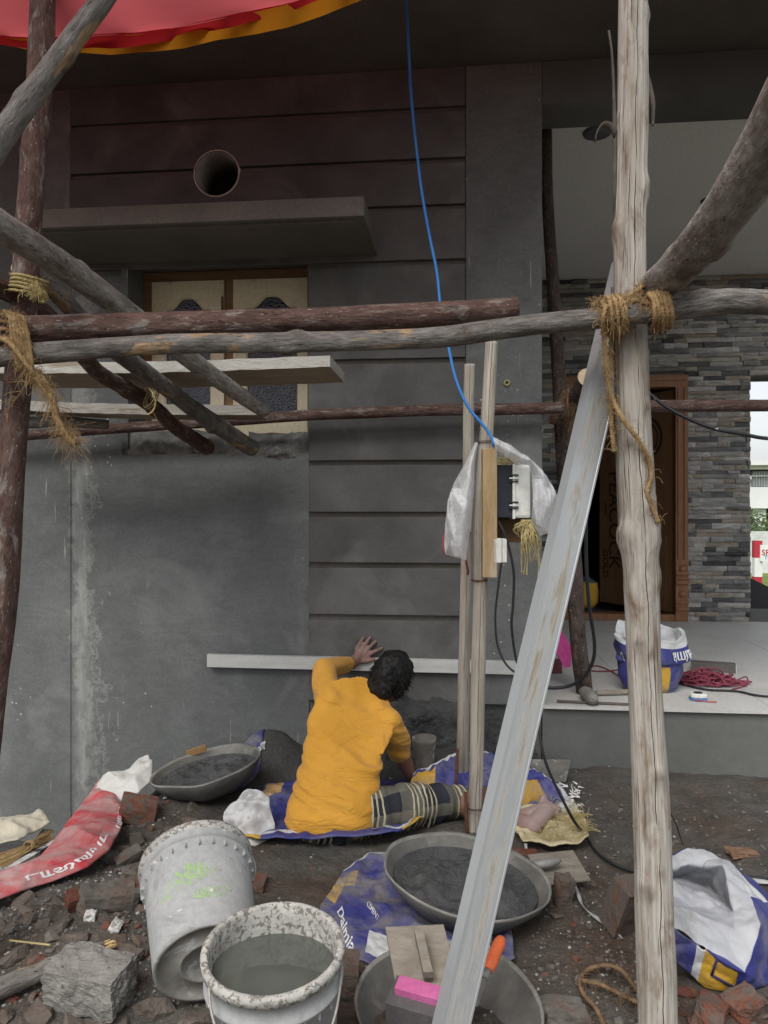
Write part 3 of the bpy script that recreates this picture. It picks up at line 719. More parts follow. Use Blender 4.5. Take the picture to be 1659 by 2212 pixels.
v, f = lathe([(.13, 0), (.14, .002), (.145, 0)], leafp(.30, 1.98, .0015), ln, 40); mk('round_emblem', v, f, M_door_ink, leaf)
# room behind the door, its lack of light put into near-black walls
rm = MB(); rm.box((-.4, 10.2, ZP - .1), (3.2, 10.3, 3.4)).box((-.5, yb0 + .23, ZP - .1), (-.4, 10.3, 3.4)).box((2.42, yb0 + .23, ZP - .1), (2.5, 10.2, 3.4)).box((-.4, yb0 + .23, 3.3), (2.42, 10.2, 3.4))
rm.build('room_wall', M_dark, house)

# ---- beyond the side opening: lawn, boundary wall, sign, neighbour house
lawn = structure(mk('lawn', [(3.0, 10.5, -.53), (60, 10.5, -.53), (60, 40, -.53), (3.0, 40, -.53)], [(0, 1, 2, 3)], M_grass))
bw = box('boundary_wall', (4, 24, -.6), (24, 24.2, .72), pm('old_whitewash', (.55, .57, .56), (.72, .73, .72), 1.5, 6, .9, .2, .01, 9, patch=(.35, .36, .36), patch_scale=.8, patch_lo=.55, patch_hi=.8)); tag(bw, 'long whitewashed boundary wall behind the lawn', 'wall')
sg = thing('sign', 'painted signboard on red and white banded posts standing on the lawn', 'sign', (6.6, 16, -.55))
M_red_p = pm('red_paint', (.42, .03, .05), (.5, .05, .07), 3, 3, .6, 0); M_wh_p = pm('white_paint', (.75, .76, .76), (.83, .83, .82), 3, 3, .6, 0)
def sp_(x, y): return onY(x, y, 16)
for dx in (0, 2.2):
    p0 = sp_(1630, 1168); pw = .15
    for k, (ya, yb_) in enumerate(((1168, 1205), (1205, 1246), (1246, 1292))):
        box('post_band', (p0.x + dx, 16, sp_(1630, yb_).z), (p0.x + dx + pw, 16.15, sp_(1630, ya).z - .001), M_red_p if k % 2 == 0 else M_wh_p, sg)
b0, b1 = sp_(1641, 1212), sp_(1641, 1177)
bd = box('board', (b0.x, 15.96, b0.z), (b0.x + 2.1, 15.995, b1.z), M_wh_p, sg)
def sign_text(s, x, z, size, mat):
    v, f = text_mesh(s, .015); mk('lettering', [(x + a * size, 15.957, z + b_ * size) for a, b_ in v], f, mat, bd, False)
sign_text('SRI KA', b0.x + .02, sp_(1641, 1199).z, .16, M_red_p)
sign_text('TRACTOR', b0.x + .07, sp_(1641, 1208).z, .11, pm('blue_paint', (.12, .25, .5), (.14, .3, .55), 3, 2, .6, 0))
sign_text('8', b0.x + .32, sp_(1641, 1187).z, .14, pm('green_paint', (.05, .3, .15), (.05, .33, .18), 3, 2, .6, 0))
nh = thing('neighbour_house', 'white two-storey house with a balcony beyond the boundary wall', 'house', (12, 33, -.5))
def np_(x, y): return onY(x, y, 32)
zt, zb = np_(1640, 1003).z, np_(1640, 1098).z
box('upper_floor', (7, 32.4, zb), (22, 40, zt - .6), M_white, nh)
box('parapet', (6.9, 32, zb), (22, 32.15, np_(1640, 1052).z), M_white, nh); box('eave', (6.6, 31.6, zt - .05), (22, 41, zt + .12), M_white, nh)
box('eave_band', (6.8, 31.9, np_(1640, 1014).z), (22, 32.2, zt - .051), M_white, nh)
M_grill = pm('grey_grill', (.33, .35, .36), (.4, .42, .43), 3, 2, .6, 0)
for k in range(6):
    x0 = 9.6 + k * 1.05
    wno = box('window', (x0, 32.32, np_(1640, 1050).z), (x0 + .92, 32.39, np_(1640, 1017).z), M_grill, nh)
    for q in range(9): box('bar', (x0 + .05 + q * .1, 32.27, np_(1640, 1050).z), (x0 + .065 + q * .1, 32.31, np_(1640, 1017).z), M_white, wno)
    box('frame', (x0 - .06, 32.2, np_(1640, 1029).z), (x0 + .98, 32.26, np_(1640, 1026).z), M_white, wno)
for xq in (8.4, np_(1645, 1100).x, 16.5): box('column', (xq - .25, 32.2, -.6), (xq + .25, 32.7, zb - .002), M_white, nh)
box('ground_floor', (7, 36, -.6), (22, 40, zb - .002), pm('painted_shade_wall', (.2, .22, .22), (.25, .27, .27), 1, 2, .9, 0), nh)  # shade below the upper floor put into a darker wall colour
def shrub(name, c, rx, rz, n, seed, label):
    r = random.Random(seed); t = thing(name, label, 'shrub', (c[0], c[1], c[2]))
    V = []; F = []
    for _ in range(n):
        u = r.gauss(0, 1), r.gauss(0, 1), r.gauss(0, 1); L = math.sqrt(sum(a * a for a in u)) + 1e-6; k = r.random() ** .4 / L
        p = Vector((c[0] + u[0] * k * rx, c[1] + u[1] * k * rx, c[2] + rz * 1.05 + u[2] * k * rz)); s = r.uniform(.05, .10)
        a = Vector((r.uniform(-1, 1), r.uniform(-1, 1), r.uniform(-.4, .4))).normalized(); b_ = a.orthogonal().normalized(); i = len(V)
        V += [p - a * s, p + b_ * s * .4, p + a * s, p - b_ * s * .4]; F.append((i, i + 1, i + 2, i + 3))
    mk('foliage', V, F, M_leaf, t, False)
    v, f = tube(spline([Vector(c), Vector(c) + Vector((.05, 0, rz)), Vector(c) + Vector((0, .05, rz * 1.7))], 10), np.linspace(.05, .015, 10), 7); mk('stem', v, f, M_dark_bark, t)
for k, (xx, yy, rx, rz) in enumerate(((1630, 1185, .75, .95), (1600, 1185, .8, 1.0), (1680, 1188, .8, .8))):
    p = onY(xx, yy, 26.5 + k * .7); shrub('shrub', (p.x, p.y, -.5), rx, rz, 900, k, ('leafy green shrub below the balcony of the white house', 'leafy green shrub hidden mostly by the stone clad wall', 'low green shrub past the signboard post')[k])
p = onY(1628, 1258, 7.7); slab = MB().add([(p.x - .25, 7.6, -.4), (p.x + 1.2, 7.6, -.4), (p.x + 1.2, 7.68, .05), (p.x - .25, 7.68, p.z + .25 * .6), (p.x - .25, 7.66, -.4), (p.x + 1.2, 7.66, -.4), (p.x + 1.2, 7.74, .05), (p.x - .25, 7.74, p.z + .25 * .6)],
    [(0, 1, 2, 3), (5, 4, 7, 6), (3, 2, 6, 7), (1, 5, 6, 2), (4, 0, 3, 7), (0, 4, 5, 1)]).build('slab', pm('black_stone', (.01, .01, .013), (.03, .03, .035), 4, 4, .4, 0)); tag(slab, 'black stone slab leaning outside the side opening of the porch', 'slab')

# ================================================================ canopy cloth
def cloth_mat(name, c, tr):
    m = bpy.data.materials.new(name); m.use_nodes = True; nt = m.node_tree; nt.nodes.clear()
    out = nt.nodes.new('ShaderNodeOutputMaterial'); v = coord(nt, 'obj')
    n = noi(nt, v, 3, 4, .6); weave = noi(nt, coord(nt, 'obj', (240, 240, 60)), 1, 2)
    cc = mixc(nt, .25, c, ramp(nt, n, [(.3, .55), (.7, 1.0)]), 'MULTIPLY')
    d = nd(nt, 'ShaderNodeBsdfDiffuse', {'Color': cc}); t = nd(nt, 'ShaderNodeBsdfTranslucent', {'Color': cc})
    mx = nd(nt, 'ShaderNodeMixShader', {0: tr, 1: d.outputs[0], 2: t.outputs[0]}); nt.links.new(mx.outputs[0], out.inputs[0])
    bp = nd(nt, 'ShaderNodeBump', {'Height': weave, 'Strength': .2, 'Distance': .002}); nt.links.new(bp.outputs[0], d.inputs['Normal'])
    return m
M_cloth = cloth_mat('red_awning_cloth', (.95, .19, .21), .5)
M_hem = cloth_mat('red_hem_cloth', (.40, .02, .025), .35)
M_trim = cloth_mat('orange_trim_cloth', (.62, .24, .02), .35)
canopy = thing('canopy', 'red cloth canopy with an orange scalloped trim stretched above the scaffold', 'canopy', at(300, 90, 2.2))
CE = [(-1100, 40), (-420, 60), (-200, 85), (0, 80), (60, 81), (180, 80), (300, 72), (420, 54), (530, 29), (640, 3), (740, -28), (860, -75)]  # far left run added out of view to block side light
CH = [(-1100, 55), (-420, 75), (-200, 100), (0, 93), (60, 101), (150, 104), (240, 102), (300, 97), (400, 82), (530, 48), (640, 16), (740, -18), (860, -65)]
CT = [(-1100, 70), (-420, 95), (-200, 112), (0, 93), (60, 108), (150, 112), (240, 119), (300, 113), (400, 104), (470, 86), (560, 74), (620, 60), (700, 33), (780, 0), (860, -50)]
def ed(L, u):
    x = -1100 + 1960 * u; return x, float(np.interp(x, [q[0] for q in L], [q[1] for q in L]))
def e3(u): return at(*ed(CE, u), 2.22 + .03 * math.sin(u * 46))
def canopyS(u, v):
    p = e3(u); b = at(*ed(CE, u), 2.22)
    q = Vector((b.x * 1.1 + .7 * u * v, b.y - 2.3 * v, b.z + 2.3 * v - .06 * math.sin(PI * v)))  # out-of-view rise and spread shaped to keep light off the upper wall
    k = min(1, v * 6); r = p * (1 - k) + q * k
    r.z += .018 * mn.noise((u * 9, v * 5, 3)) * min(1, v * 8) + .01 * mn.noise((u * 40, v * 3, 7)) * min(1, v * 4)
    return r
sheet('cloth', canopyS, 150, 60, M_cloth, canopy, solid=.0)
def hemS(u, v):
    a = e3(u) + Vector((0, -.002, .004)); x, y0 = ed(CE, u); _, y1 = ed(CH, u); sc = 3.0 * abs(math.sin(u * 52)); y1 += sc - 4 * mn.noise((u * 11, 5, 2))
    b = at(x, max(y1, y0 + 3), 2.235 + .016 * math.sin(u * 67)); return a * (1 - v) + b * v
def trimS(u, v):
    x, y0 = ed(CE, u); _, y1 = ed(CT, u); a = at(x, y0 + 2, 2.23 + .012 * math.sin(u * 46)) ; b = at(x, max(y1, y0 + 5) + 3 * mn.noise((u * 17, 1, 2)), 2.255 + .016 * math.sin(u * 57)); return a * (1 - v) + b * v
sheet('hem', hemS, 260, 6, M_hem, canopy, solid=.0); sheet('trim', trimS, 260, 8, M_trim, canopy, solid=.0)

# ================================================================ scaffold poles
log('scaffold_post', [at(1366, -320, 2.0), at(1366, 0, 1.95), at(1362, 300, 1.91), at(1359, 600, 1.88), at(1368, 900, 1.86), at(1380, 1150, 1.85), at(1392, 1500, 1.84), at(1408, 1850, 1.83), at(1424, 2230, 1.82), at(1432, 2420, 1.81)],
    [.066, .071, .074, .077, .080, .083, .079, .086, .091, .094], [M_pale, M_cut], 'thick pale barkless scaffold post with knots beside the aluminium straightedge', 'post',
    knots=[(.24, 2.9, .006, .02), (.295, .25, .012, .028), (.33, 2.9, .012, .025), (.468, 1.0, .008, .013), (.495, 2.1, .008, .013), (.541, 1.0, .010, .016), (.565, 2.9, .018, .032), (.563, .3, .012, .03), (.597, .2, .008, .02), (.645, 2.0, .009, .015), (.743, 1.3, .010, .016), (.827, 2.2, .009, .022), (.40, 1.5, .006, .012), (.15, .4, .008, .016)], seed=1, seg=44, wob=.006)
# long drying crack in the post: a dark narrow groove is in the material; peeled bark curls hang from its top
def strip(pts, w, mat, parent, name='bark_strip', side=Vector((1, 0, 0)), curl=.0):
    C = spline(pts, 24); V = []; F = []
    for i, c in enumerate(C):
        t = i / 23; ww = w * (1 - .5 * t) * (1 + .3 * mn.noise((t * 6, 2, 1))); a = side * math.cos(curl * t) + Vector((0, -1, 0)) * math.sin(curl * t)
        V += [Vector(c) - a * ww, Vector(c) + a * ww]
        if i: k = 2 * i; F.append((k - 2, k - 1, k + 1, k))
    return mk(name, V, F, mat, parent, True, solid=.003)
post = bpy.data.objects['scaffold_post']
M_peel = pm('peeling_bark', (.05, .042, .036), (.14, .12, .10), 10, 4, .9, .4)
strip([at(1332, 560, 1.88), at(1328, 400, 1.89), at(1327, 240, 1.91), at(1322, 120, 1.93), at(1315, 66, 1.94)], .006, M_peel, post, curl=1.0)
strip([at(1330, 290, 1.9), at(1318, 272, 1.89), at(1303, 270, 1.88), at(1290, 285, 1.87), at(1285, 305, 1.87)], .010, M_peel, post, curl=1.2, side=Vector((.3, 0, .9)))
strip([at(1396, 160, 1.92), at(1404, 190, 1.91), at(1411, 225, 1.9), at(1410, 272, 1.9)], .007, M_peel, post, curl=.6)
strip([at(1322, 620, 1.87), at(1328, 800, 1.86), at(1332, 1000, 1.85), at(1338, 1180, 1.85)], .003, M_peel, post, curl=.4)

log('scaffold_post', [at(97, -300, 2.12), at(92, 0, 2.09), at(80, 250, 2.07), at(62, 480, 2.06), at(48, 700, 2.06), at(28, 1000, 2.06), at(5, 1300, 2.06), at(-18, 1500, 2.06), at(-90, 2150, 2.06)],
    [.060, .064, .066, .068, .070, .072, .074, .074, .078], [M_red_bark, M_cut], 'reddish brown scaffold post with bark, braced near the red canopy', 'post', knots=[(.2, 1.2, .006, .02), (.33, .8, .01, .018), (.36, .6, .008, .018), (.42, 1.9, .006, .014), (.62, 1.4, .008, .02), (.27, 2.0, .006, .016)], seed=2)
log('scaffold_pole', [at(-160, 728, 2.02), at(45, 712, 1.985), at(400, 702, 1.97), at(760, 690, 1.95), at(1118, 668, 1.93)], [.07, .069, .068, .064, .060], [M_red_bark, M_cut],
    'straight red-brown scaffold pole whose sawn end stops in front of the wall', knots=[(.62, .3, .006, .013), (.78, 5.9, .007, .014), (.86, .2, .006, .012), (.35, .6, .005, .012)], seed=3, wob=.003)
log('scaffold_pole', [at(-160, 785, 1.96), at(60, 763, 1.935), at(300, 748, 1.92), at(560, 742, 1.9), at(830, 735, 1.87), at(960, 728, 1.86), at(1090, 710, 1.84), at(1200, 697, 1.82), at(1340, 683, 1.785), at(1480, 668, 1.77), at(1560, 655, 1.76), at(1700, 662, 1.75), at(1850, 668, 1.74)],
    [.048, .052, .050, .050, .048, .050, .050, .048, .047, .050, .056, .055, .054], [M_grey_bark, M_cut], 'crooked grey ledger pole with split bark lashed across both posts',
    knots=[(.22, .2, .009, .016), (.30, .5, .009, .016), (.425, 5.3, .011, .016), (.415, 1.3, .011, .016), (.61, .3, .010, .018), (.845, 4.8, .016, .020), (.9, .2, .006, .012)], seed=4, wob=.007, rough=1.4)
log('scaffold_transom', [at(-80, 440, 1.5), at(0, 491, 1.66), at(150, 585, 2.0), at(345, 728, 2.5), at(480, 828, 2.93), at(570, 887, 3.2)], [.072, .070, .068, .066, .064, .062], [M_lichen, M_cut],
    'thick transom pole crossing over the sawn ledger down to the plank ends', knots=[(.3, 5, .008, .02), (.42, 4, .008, .02), (.8, 4, .006, .02)], seed=5)
log('scaffold_transom', [at(-90, 575, 1.85), at(0, 624, 2.0), at(110, 690, 2.25), at(200, 790, 2.75), at(260, 830, 3.0), at(340, 885, 3.3), at(378, 920, 3.45), at(450, 966, 3.83)], [.05, .05, .052, .056, .06, .062, .068, .074], [M_red_bark, M_cut],
    'crooked dark brown transom pole bent near its end on the window sill', knots=[(.6, 1, .012, .03), (.72, 3, .014, .03)], seed=6, wob=.012, rough=1.5)
log('scaffold_transom', [at(40, 570, 2.1), at(110, 625, 2.22), at(200, 715, 2.45), at(290, 790, 2.75), at(400, 870, 3.15), at(470, 920, 3.45), at(545, 969, 3.80)], [.05, .052, .056, .064, .068, .078, .082], [M_grey_bark, M_cut],
    'grey knotted transom pole ending on the right half of the window sill', knots=[(.68, 4, .012, .03), (.76, 1.5, .016, .03), (.3, 4, .008, .02)], seed=7, wob=.01, rough=1.3)
log('scaffold_brace', [at(260, -60, 1.78), at(222, 0, 1.77), at(150, 95, 1.76), at(85, 185, 1.75), at(20, 275, 1.74), at(-60, 400, 1.73)], [.046, .047, .049, .051, .054, .056], [M_grey_bark, M_cut],
    'grey diagonal brace crossing in front of the red-brown post under the canopy', knots=[(.4, 2, .01, .02), (.62, 5, .008, .02)], seed=8)
log('scaffold_transom', [at(1402, 632, 1.90), at(1470, 575, 1.70), at(1545, 490, 1.50), at(1610, 395, 1.35), at(1665, 300, 1.23), at(1760, 120, 1.05)], [.082, .086, .088, .09, .09, .09], [M_lichen, M_cut],
    'fat lichen-covered transom pole reaching out from the pale post towards the open side', knots=[(.42, 2.2, .012, .03), (.60, 3.4, .018, .022), (.25, 5, .006, .03)], seed=9, seg=40)
yq = YW - .10
log('scaffold_pole', [onY(-40, 948, yq), onY(60, 940, yq), onY(400, 915, yq), onY(800, 890, yq), onY(1150, 882, yq), onY(1300, 878, yq), onY(1659, 876, yq), onY(1760, 878, yq)], [.05, .052, .054, .056, .058, .058, .056, .055], [M_red_bark, M_cut],
    'long thin red-brown pole running close to the wall and past the porch', knots=[(.6, 4, .005, .02), (.8, 4, .005, .02)], seed=10, wob=.004)
pb = onZ(1262, 1498, ZP)
log('porch_post', [Vector((pb.x, pb.y, ZP + .001)), at(1252, 1400, 3.97), at(1236, 1200, 3.99), at(1219, 1000, 4.02), at(1207, 830, 4.05), at(1196, 640, 4.1), at(1184, 450, 4.15), at(1178, 250, 4.2)], [.088, .084, .08, .076, .072, .066, .062, .058], [M_dark_bark, M_cut],
    'dark mortar-spattered post standing on the porch edge against the ceiling beam', 'post', knots=[(.05, 4, .01, .03), (.47, 5.4, .012, .03), (.5, 3.5, .01, .03)], seed=11, wob=.01)
log('scaffold_transom', [at(1218, 915, 3.86), at(1240, 868, 3.72), at(1268, 815, 3.4)], [.075, .08, .08], [M_dark_bark, M_cut], 'short dark pole end lashed to the porch post behind the straightedge', seed=12)

# planks on the transoms: limewashed edges toned pale as lit, undersides toned darker as shaded
def plank(name, a0, a1, w, th, label, seed):
    """front lower edge from a0 to a1, width w going back, thickness th"""
    r = random.Random(seed); d = (a1 - a0); n = 40; bk = Vector((0, 1, 0)); V = []; F = []; mi = []
    for i in range(n + 1):
        t = i / n; p = a0 + d * t; e = .004 * mn.noise((t * 14, seed, 1)); e2 = .003 * mn.noise((t * 22, seed, 5)); sg_ = -.01 * math.sin(PI * t)
        V += [p + UP * (e2 + sg_), p + bk * w + UP * (e2 + sg_), p + bk * (w + e) + UP * (th + sg_), p - bk * .0 + UP * (th + e + sg_)]
        if i:
            k = 4 * i
            for j in range(4):
                q = (j + 1) % 4; F.append((k - 4 + j, k - 4 + q, k + q, k + j)); mi.append(1 if j == 0 else 0)
    F += [(0, 3, 2, 1), (4 * n, 4 * n + 1, 4 * n + 2, 4 * n + 3)]; mi += [0, 0]
    o = mk(name, V, F, [M_plank_edge, M_plank_under], None, False, mids=mi); tag(o, label, 'plank'); return o
M_plank_under = pm('shade_toned_plank', (.30, .25, .18), (.44, .38, .29), 4, 6, .9, .4, .003, 40, 'obj', (1, 8, 8))  # underside shade is put into this browner tone
plank('plank', at(-60, 806, 2.97), at(713, 792, 2.95), .36, .043, 'long limewashed plank lying over the transoms in front of the window', 1)
plank('plank', at(-60, 882, 3.52), at(556, 896, 3.50), .20, .046, 'lower plank with a split sawn end behind the long limewashed one', 2)
log('scaffold_pole', [at(-60, 910, 3.6), at(60, 912, 3.6), at(130, 910, 3.6), at(235, 918, 3.65)], [.05, .056, .05, .046], [M_grey_bark, M_cut], 'short grey branch lying below the lower plank', seed=14)

# rope lashings
def lash(name, label, coils, tails, mat=None, r=.0055, fuzz=160, seed=1, fl=.03):
    V = []; F = []
    for c, ax, R, wd, tn in coils:
        v, f = rope(coil_path(c, ax, R, wd, tn, seed=seed), r, fuzz=fuzz, seed=seed, fl=fl); n = len(V); V += v; F += [tuple(i + n for i in q) for q in f]; seed += 1
    for t in tails:
        v, f = rope(t, r, fuzz=fuzz, seed=seed, fl=fl); n = len(V); V += v; F += [tuple(i + n for i in q) for q in f]; seed += 1
    o = mk(name, V, F, mat or M_coir); tag(o, label, 'rope'); return o
pax = (at(1440, 668, 1.775) - at(1300, 686, 1.795)).normalized()
lash('lashing', 'coir rope lashing grey ledger to pale post, its long twisted tail hanging down',
     [(at(1326, 683, 1.785), pax, .034, .05, 6.0), (at(1328, 683, 1.785), pax, .042, .035, 3.0), (at(1424, 672, 1.772), pax, .038, .045, 5.0)],
     [[at(1310, 660, 1.75), at(1302, 690, 1.745), at(1306, 740, 1.77), at(1313, 820, 1.79), at(1322, 858, 1.80), at(1345, 905, 1.79), at(1372, 940, 1.79), at(1388, 965, 1.80), at(1404, 1000, 1.81), at(1407, 1035, 1.81), at(1398, 1058, 1.81), at(1404, 1085, 1.81), at(1416, 1112, 1.81), at(1421, 1128, 1.81)],
      [at(1322, 720, 1.83), at(1318, 790, 1.83), at(1318, 860, 1.83), at(1322, 930, 1.83), at(1327, 975, 1.83)],
      [at(1330, 660, 1.80), at(1350, 645, 1.80), at(1370, 632, 1.80), at(1390, 618, 1.83), at(1402, 612, 1.9)],
      [at(1338, 660, 1.78), at(1365, 650, 1.78), at(1390, 652, 1.76), at(1412, 660, 1.745)],
      [at(1340, 652, 1.79), at(1370, 646, 1.79), at(1400, 655, 1.75)],
      [at(1280, 658, 1.80), at(1296, 654, 1.79), at(1312, 660, 1.76)]], r=.0068, seed=3, fuzz=170)
pay = (at(60, 763, 1.935) - at(-60, 775, 1.945)).normalized()
def bundle(path, k, spread, r, seed, fuzz):
    rnd = random.Random(seed); V = []; F = []
    for i in range(k):
        o1 = Vector((rnd.uniform(-1, 1), rnd.uniform(-1, 1), rnd.uniform(-.5, .5))) * spread; o2 = Vector((rnd.uniform(-1, 1), rnd.uniform(-1, 1), rnd.uniform(-1, 1))) * spread * 1.6
        P = [Vector(p) + o1 * (1 - j / (len(path) - 1)) + o2 * (j / (len(path) - 1)) for j, p in enumerate(path)]
        v, f = rope(P, r, fuzz=fuzz, seed=seed + i, fl=.05); n = len(V); V += v; F += [tuple(a + n for a in q) for q in f]
    return V, F
V, F = [], []
def addm(vf):
    n = len(V); V.extend(vf[0]); F.extend(tuple(i + n for i in q) for q in vf[1])
addm(rope(coil_path(at(32, 712, 2.0), (.15, 0, 1), .05, .09, 4.5, seed=2), .006, fuzz=200, seed=4))
for k in range(6): addm(rope([at(8 + 6 * k, 672 + 2 * k, 1.93), at(22 + 6 * k, 690, 1.91), at(28 + 7 * k, 740, 1.905), at(40 + 6 * k, 790, 1.90), at(52 + 4 * k, 808, 1.92)], .0055, fuzz=60, seed=30 + k))
addm(rope([at(-10, 728, 1.91), at(20, 740, 1.9), at(45, 770, 1.89), at(66, 798, 1.89), at(76, 812, 1.9)], .008, fuzz=60, seed=50))
addm(bundle([at(70, 800, 1.9), at(92, 825, 1.9), at(112, 862, 1.9), at(122, 900, 1.9), at(138, 932, 1.9), at(158, 955, 1.9)], 6, .008, .004, 60, 60))
addm(bundle([at(60, 805, 1.9), at(52, 835, 1.9), at(20, 880, 1.92), at(5, 900, 1.93)], 2, .004, .0012, 80, 10))
rnd = random.Random(9)
for k in range(46):
    a = at(150 + rnd.uniform(-16, 10), 940 + rnd.uniform(-20, 14), 1.9); b_ = a + Vector((rnd.uniform(-.03, .06), 0, rnd.uniform(-.07, .02)))
    addm(tube(spline([a, (a + b_) / 2 + Vector((0, 0, .01 * rnd.uniform(-1, 1))), b_], 6), .0006, 3, False))
tag(mk('lashing', V, F, M_coir), 'frayed coir rope knotted round the red-brown post with a ragged end hanging', 'rope')
lash('lashing', 'small bunch of straw-coloured rope tied high on the red-brown post', [(at(62, 622, 2.03), (.2, 0, 1), .043, .05, 5.0)], [[at(58 + 5 * k, 606, 2.0), at(66 + 4 * k, 618, 1.99), at(76 + 3 * k, 632, 1.99), at(70 + 4 * k, 640, 1.99)] for k in range(5)], M_straw, .004, 40, 70)
lash('lashing', 'dark coir rope tying the thin red pole to the porch post', [(at(1240, 868, 3.74), (.5, -.4, .6), .05, .09, 5.5), (at(1211, 905, 3.96), (0, 0, 1), .046, .04, 3.0)], [[at(1248, 838, 3.65), at(1243, 860, 3.64), at(1238, 890, 3.66), at(1232, 930, 3.7)], [at(1228, 840, 3.68), at(1226, 870, 3.66), at(1230, 900, 3.67)]], M_coir_dark, .007, 160, 90, .05)
lash('lashing', 'thin cane tie round the crossing of two transoms', [(at(328, 858, 3.1), (.5, .6, -.3), .046, .02, 2.0)], [[at(322, 838, 3.02), at(330, 850, 3.0), at(336, 870, 3.0), at(330, 888, 3.0), at(318, 896, 3.0)]], M_straw, .003, 10, 95)

# ================================================================ straightedges
def bar(name, p0, p1, w, t, wdir, mat, label, groove=True):
    """hollow-section bar: its wide face turned along wdir, lips along both edges"""
    ax = (p1 - p0); L = ax.length; ax.normalize(); W = (wdir - ax * wdir.dot(ax)).normalized(); Nn = W.cross(ax)
    if Nn.y > 0: Nn = -Nn
    prof = [(-.5, 0), (-.5, 1), (-.44, 1.0), (-.43, .975), (.43, .975), (.44, 1.0), (.5, 1), (.5, 0)] if groove else [(-.5, 0), (-.5, 1), (.5, 1), (.5, 0)]
    n = 40; V = []; F = []; Gr = []; m_ = len(prof)
    for i in range(n + 1):
        p = p0 + ax * L * i / n + Nn * .0015 * math.sin(i * .3)
        for a, b_ in prof: V.append(p + W * (w * a) + Nn * (t * (b_ - .5))); Gr.append((a + .5, b_ * .3, L * i / n))
        if i:
            for j in range(m_): q = (j + 1) % m_; F.append(((i - 1) * m_ + j, (i - 1) * m_ + q, i * m_ + q, i * m_ + j))
    F += [tuple(range(m_))[::-1], tuple(n * m_ + j for j in range(m_))]
    o = mk(name, V, F, mat, None, False, {'grain': Gr}); tag(o, label, 'straightedge'); return o
bar('straightedge', at(947, 2330, 1.70), at(1357, 575, 1.97), .076, .036, (RT * .93 + FW * .36).normalized(), M_alu, 'long cement-stained aluminium straightedge leaning against the pale post')
bar('straightedge', onY(449, 1426, YW - .018), onY(1152, 1443, YW - .018), .064, .03, Vector((0, 0, 1)), M_alu2, 'white dusty straightedge held flat against the wall by the man', False)

# ================================================================ mortar pans
M_pan = pm('cement_coated_pan', (.085, .083, .076), (.17, .165, .15), 7, 7, .75, .5, .004, 45, 'obj', patch=(.25, .24, .22), patch_scale=4, patch_lo=.58, patch_hi=.75, spec=.35)
M_pan_rim = pm('pan_rim_cement', (.15, .145, .13), (.30, .29, .265), 9, 6, .85, .5, .004, 45, 'obj')
M_wetm = pm('pan_mortar', (.045, .048, .048), (.10, .104, .102), 10, 8, .7, 1.0, .015, 55, 'obj', spec=.45)
def pan(c, R, tilt, label, fill=None, seed=0, dep=.115, fill_tilt=(0, 0)):
    """shallow round pan: c = rim centre, tilt = rim normal"""
    n_ = Vector(tilt).normalized(); root = thing('mortar_pan', label, 'pan', (c[0], c[1], c[2] - dep))
    prof = [(R * .02, -dep), (R * .3, -dep * .97), (R * .55, -dep * .86), (R * .78, -dep * .58), (R * .92, -dep * .25), (R * .985, -.006), (R * 1.015, .004), (R * 1.02, -.004), (R * .955, -dep * .30), (R * .80, -dep * .66), (R * .56, -dep * .95), (R * .3, -dep * 1.05), (R * .02, -dep * 1.08)]
    v, f = lathe(prof, c, n_, 72, .05, seed); ft = len(f)
    mid = []
    for i in range(len(prof) - 1): mid += [1 if i in (5, 6) else 0] * 72
    mk('bowl', v, f, [M_pan, M_pan_rim], root, mids=mid)
    if fill:
        lvl, rad, amp = fill; e1 = n_.orthogonal().normalized(); e2 = n_.cross(e1); V = [Vector(c) + n_ * (lvl + amp * .5)]; F = []; nr, ns = 26, 84
        for i in range(1, nr + 1):
            for j in range(ns):
                r = rad * i / nr; th = 2 * PI * j / ns; x, y = r * math.cos(th), r * math.sin(th); q = i / nr
                h = lvl + amp * (1 - q ** 2) * (.6 + .9 * mn.noise((x * 7 + seed, y * 7, 2))) + amp * .42 * mn.noise((x * 22, y * 22 + seed, 3)) + amp * .28 * abs(mn.noise((x * 55, y * 55, seed))) + fill_tilt[0] * x + fill_tilt[1] * y
                lim = -dep * (1 - (min(1, r / R)) ** 2.4) + .003
                V.append(Vector(c) + n_ * max(h, lim if q < .98 else lim - .004) + e1 * x + e2 * y)
        for j in range(ns): F.append((0, 1 + j, 1 + (j + 1) % ns))
        for i in range(nr - 1):
            for j in range(ns): a, b_ = 1 + i * ns, 1 + (i + 1) * ns; k = (j + 1) % ns; F.append((a + j, b_ + j, b_ + k, a + k))
        mk('mortar', V, F, M_wetm, root)
    return root
pc = at(1008, 1884, 2.52); pan(pc, .268, (.13, -.03, 1), 'round iron pan half full of wet cement mortar in front of the seated man', (-.062, .235, .055), 3, fill_tilt=(0, .0))
pc3 = at(967, 2158, 1.93); pan(pc3, .232, (0.02, -.06, 1), 'empty cement-grey pan holding wooden floats and orange-handled tools', None, 5, dep=.10)
pc1 = at(447, 1652, 3.46); pan(pc1, .238, (-.17, -.06, 1), 'cement-crusted pan tilted against the wall with an orange packet on its rim', (-.05, .21, .05), 7, dep=.12)
pkt = MB().obox(at(424, 1622, 3.655), (at(445, 1615, 3.655) - at(424, 1622, 3.655)), Vector((0, .003, 0)), Vector((.0, -.01, .018))).build('packet', pm('orange_card', (.62, .36, .15), (.72, .45, .2), 6, 3, .8, .1)); tag(pkt, 'small orange paper packet standing on the rim of the tilted pan', 'packet')

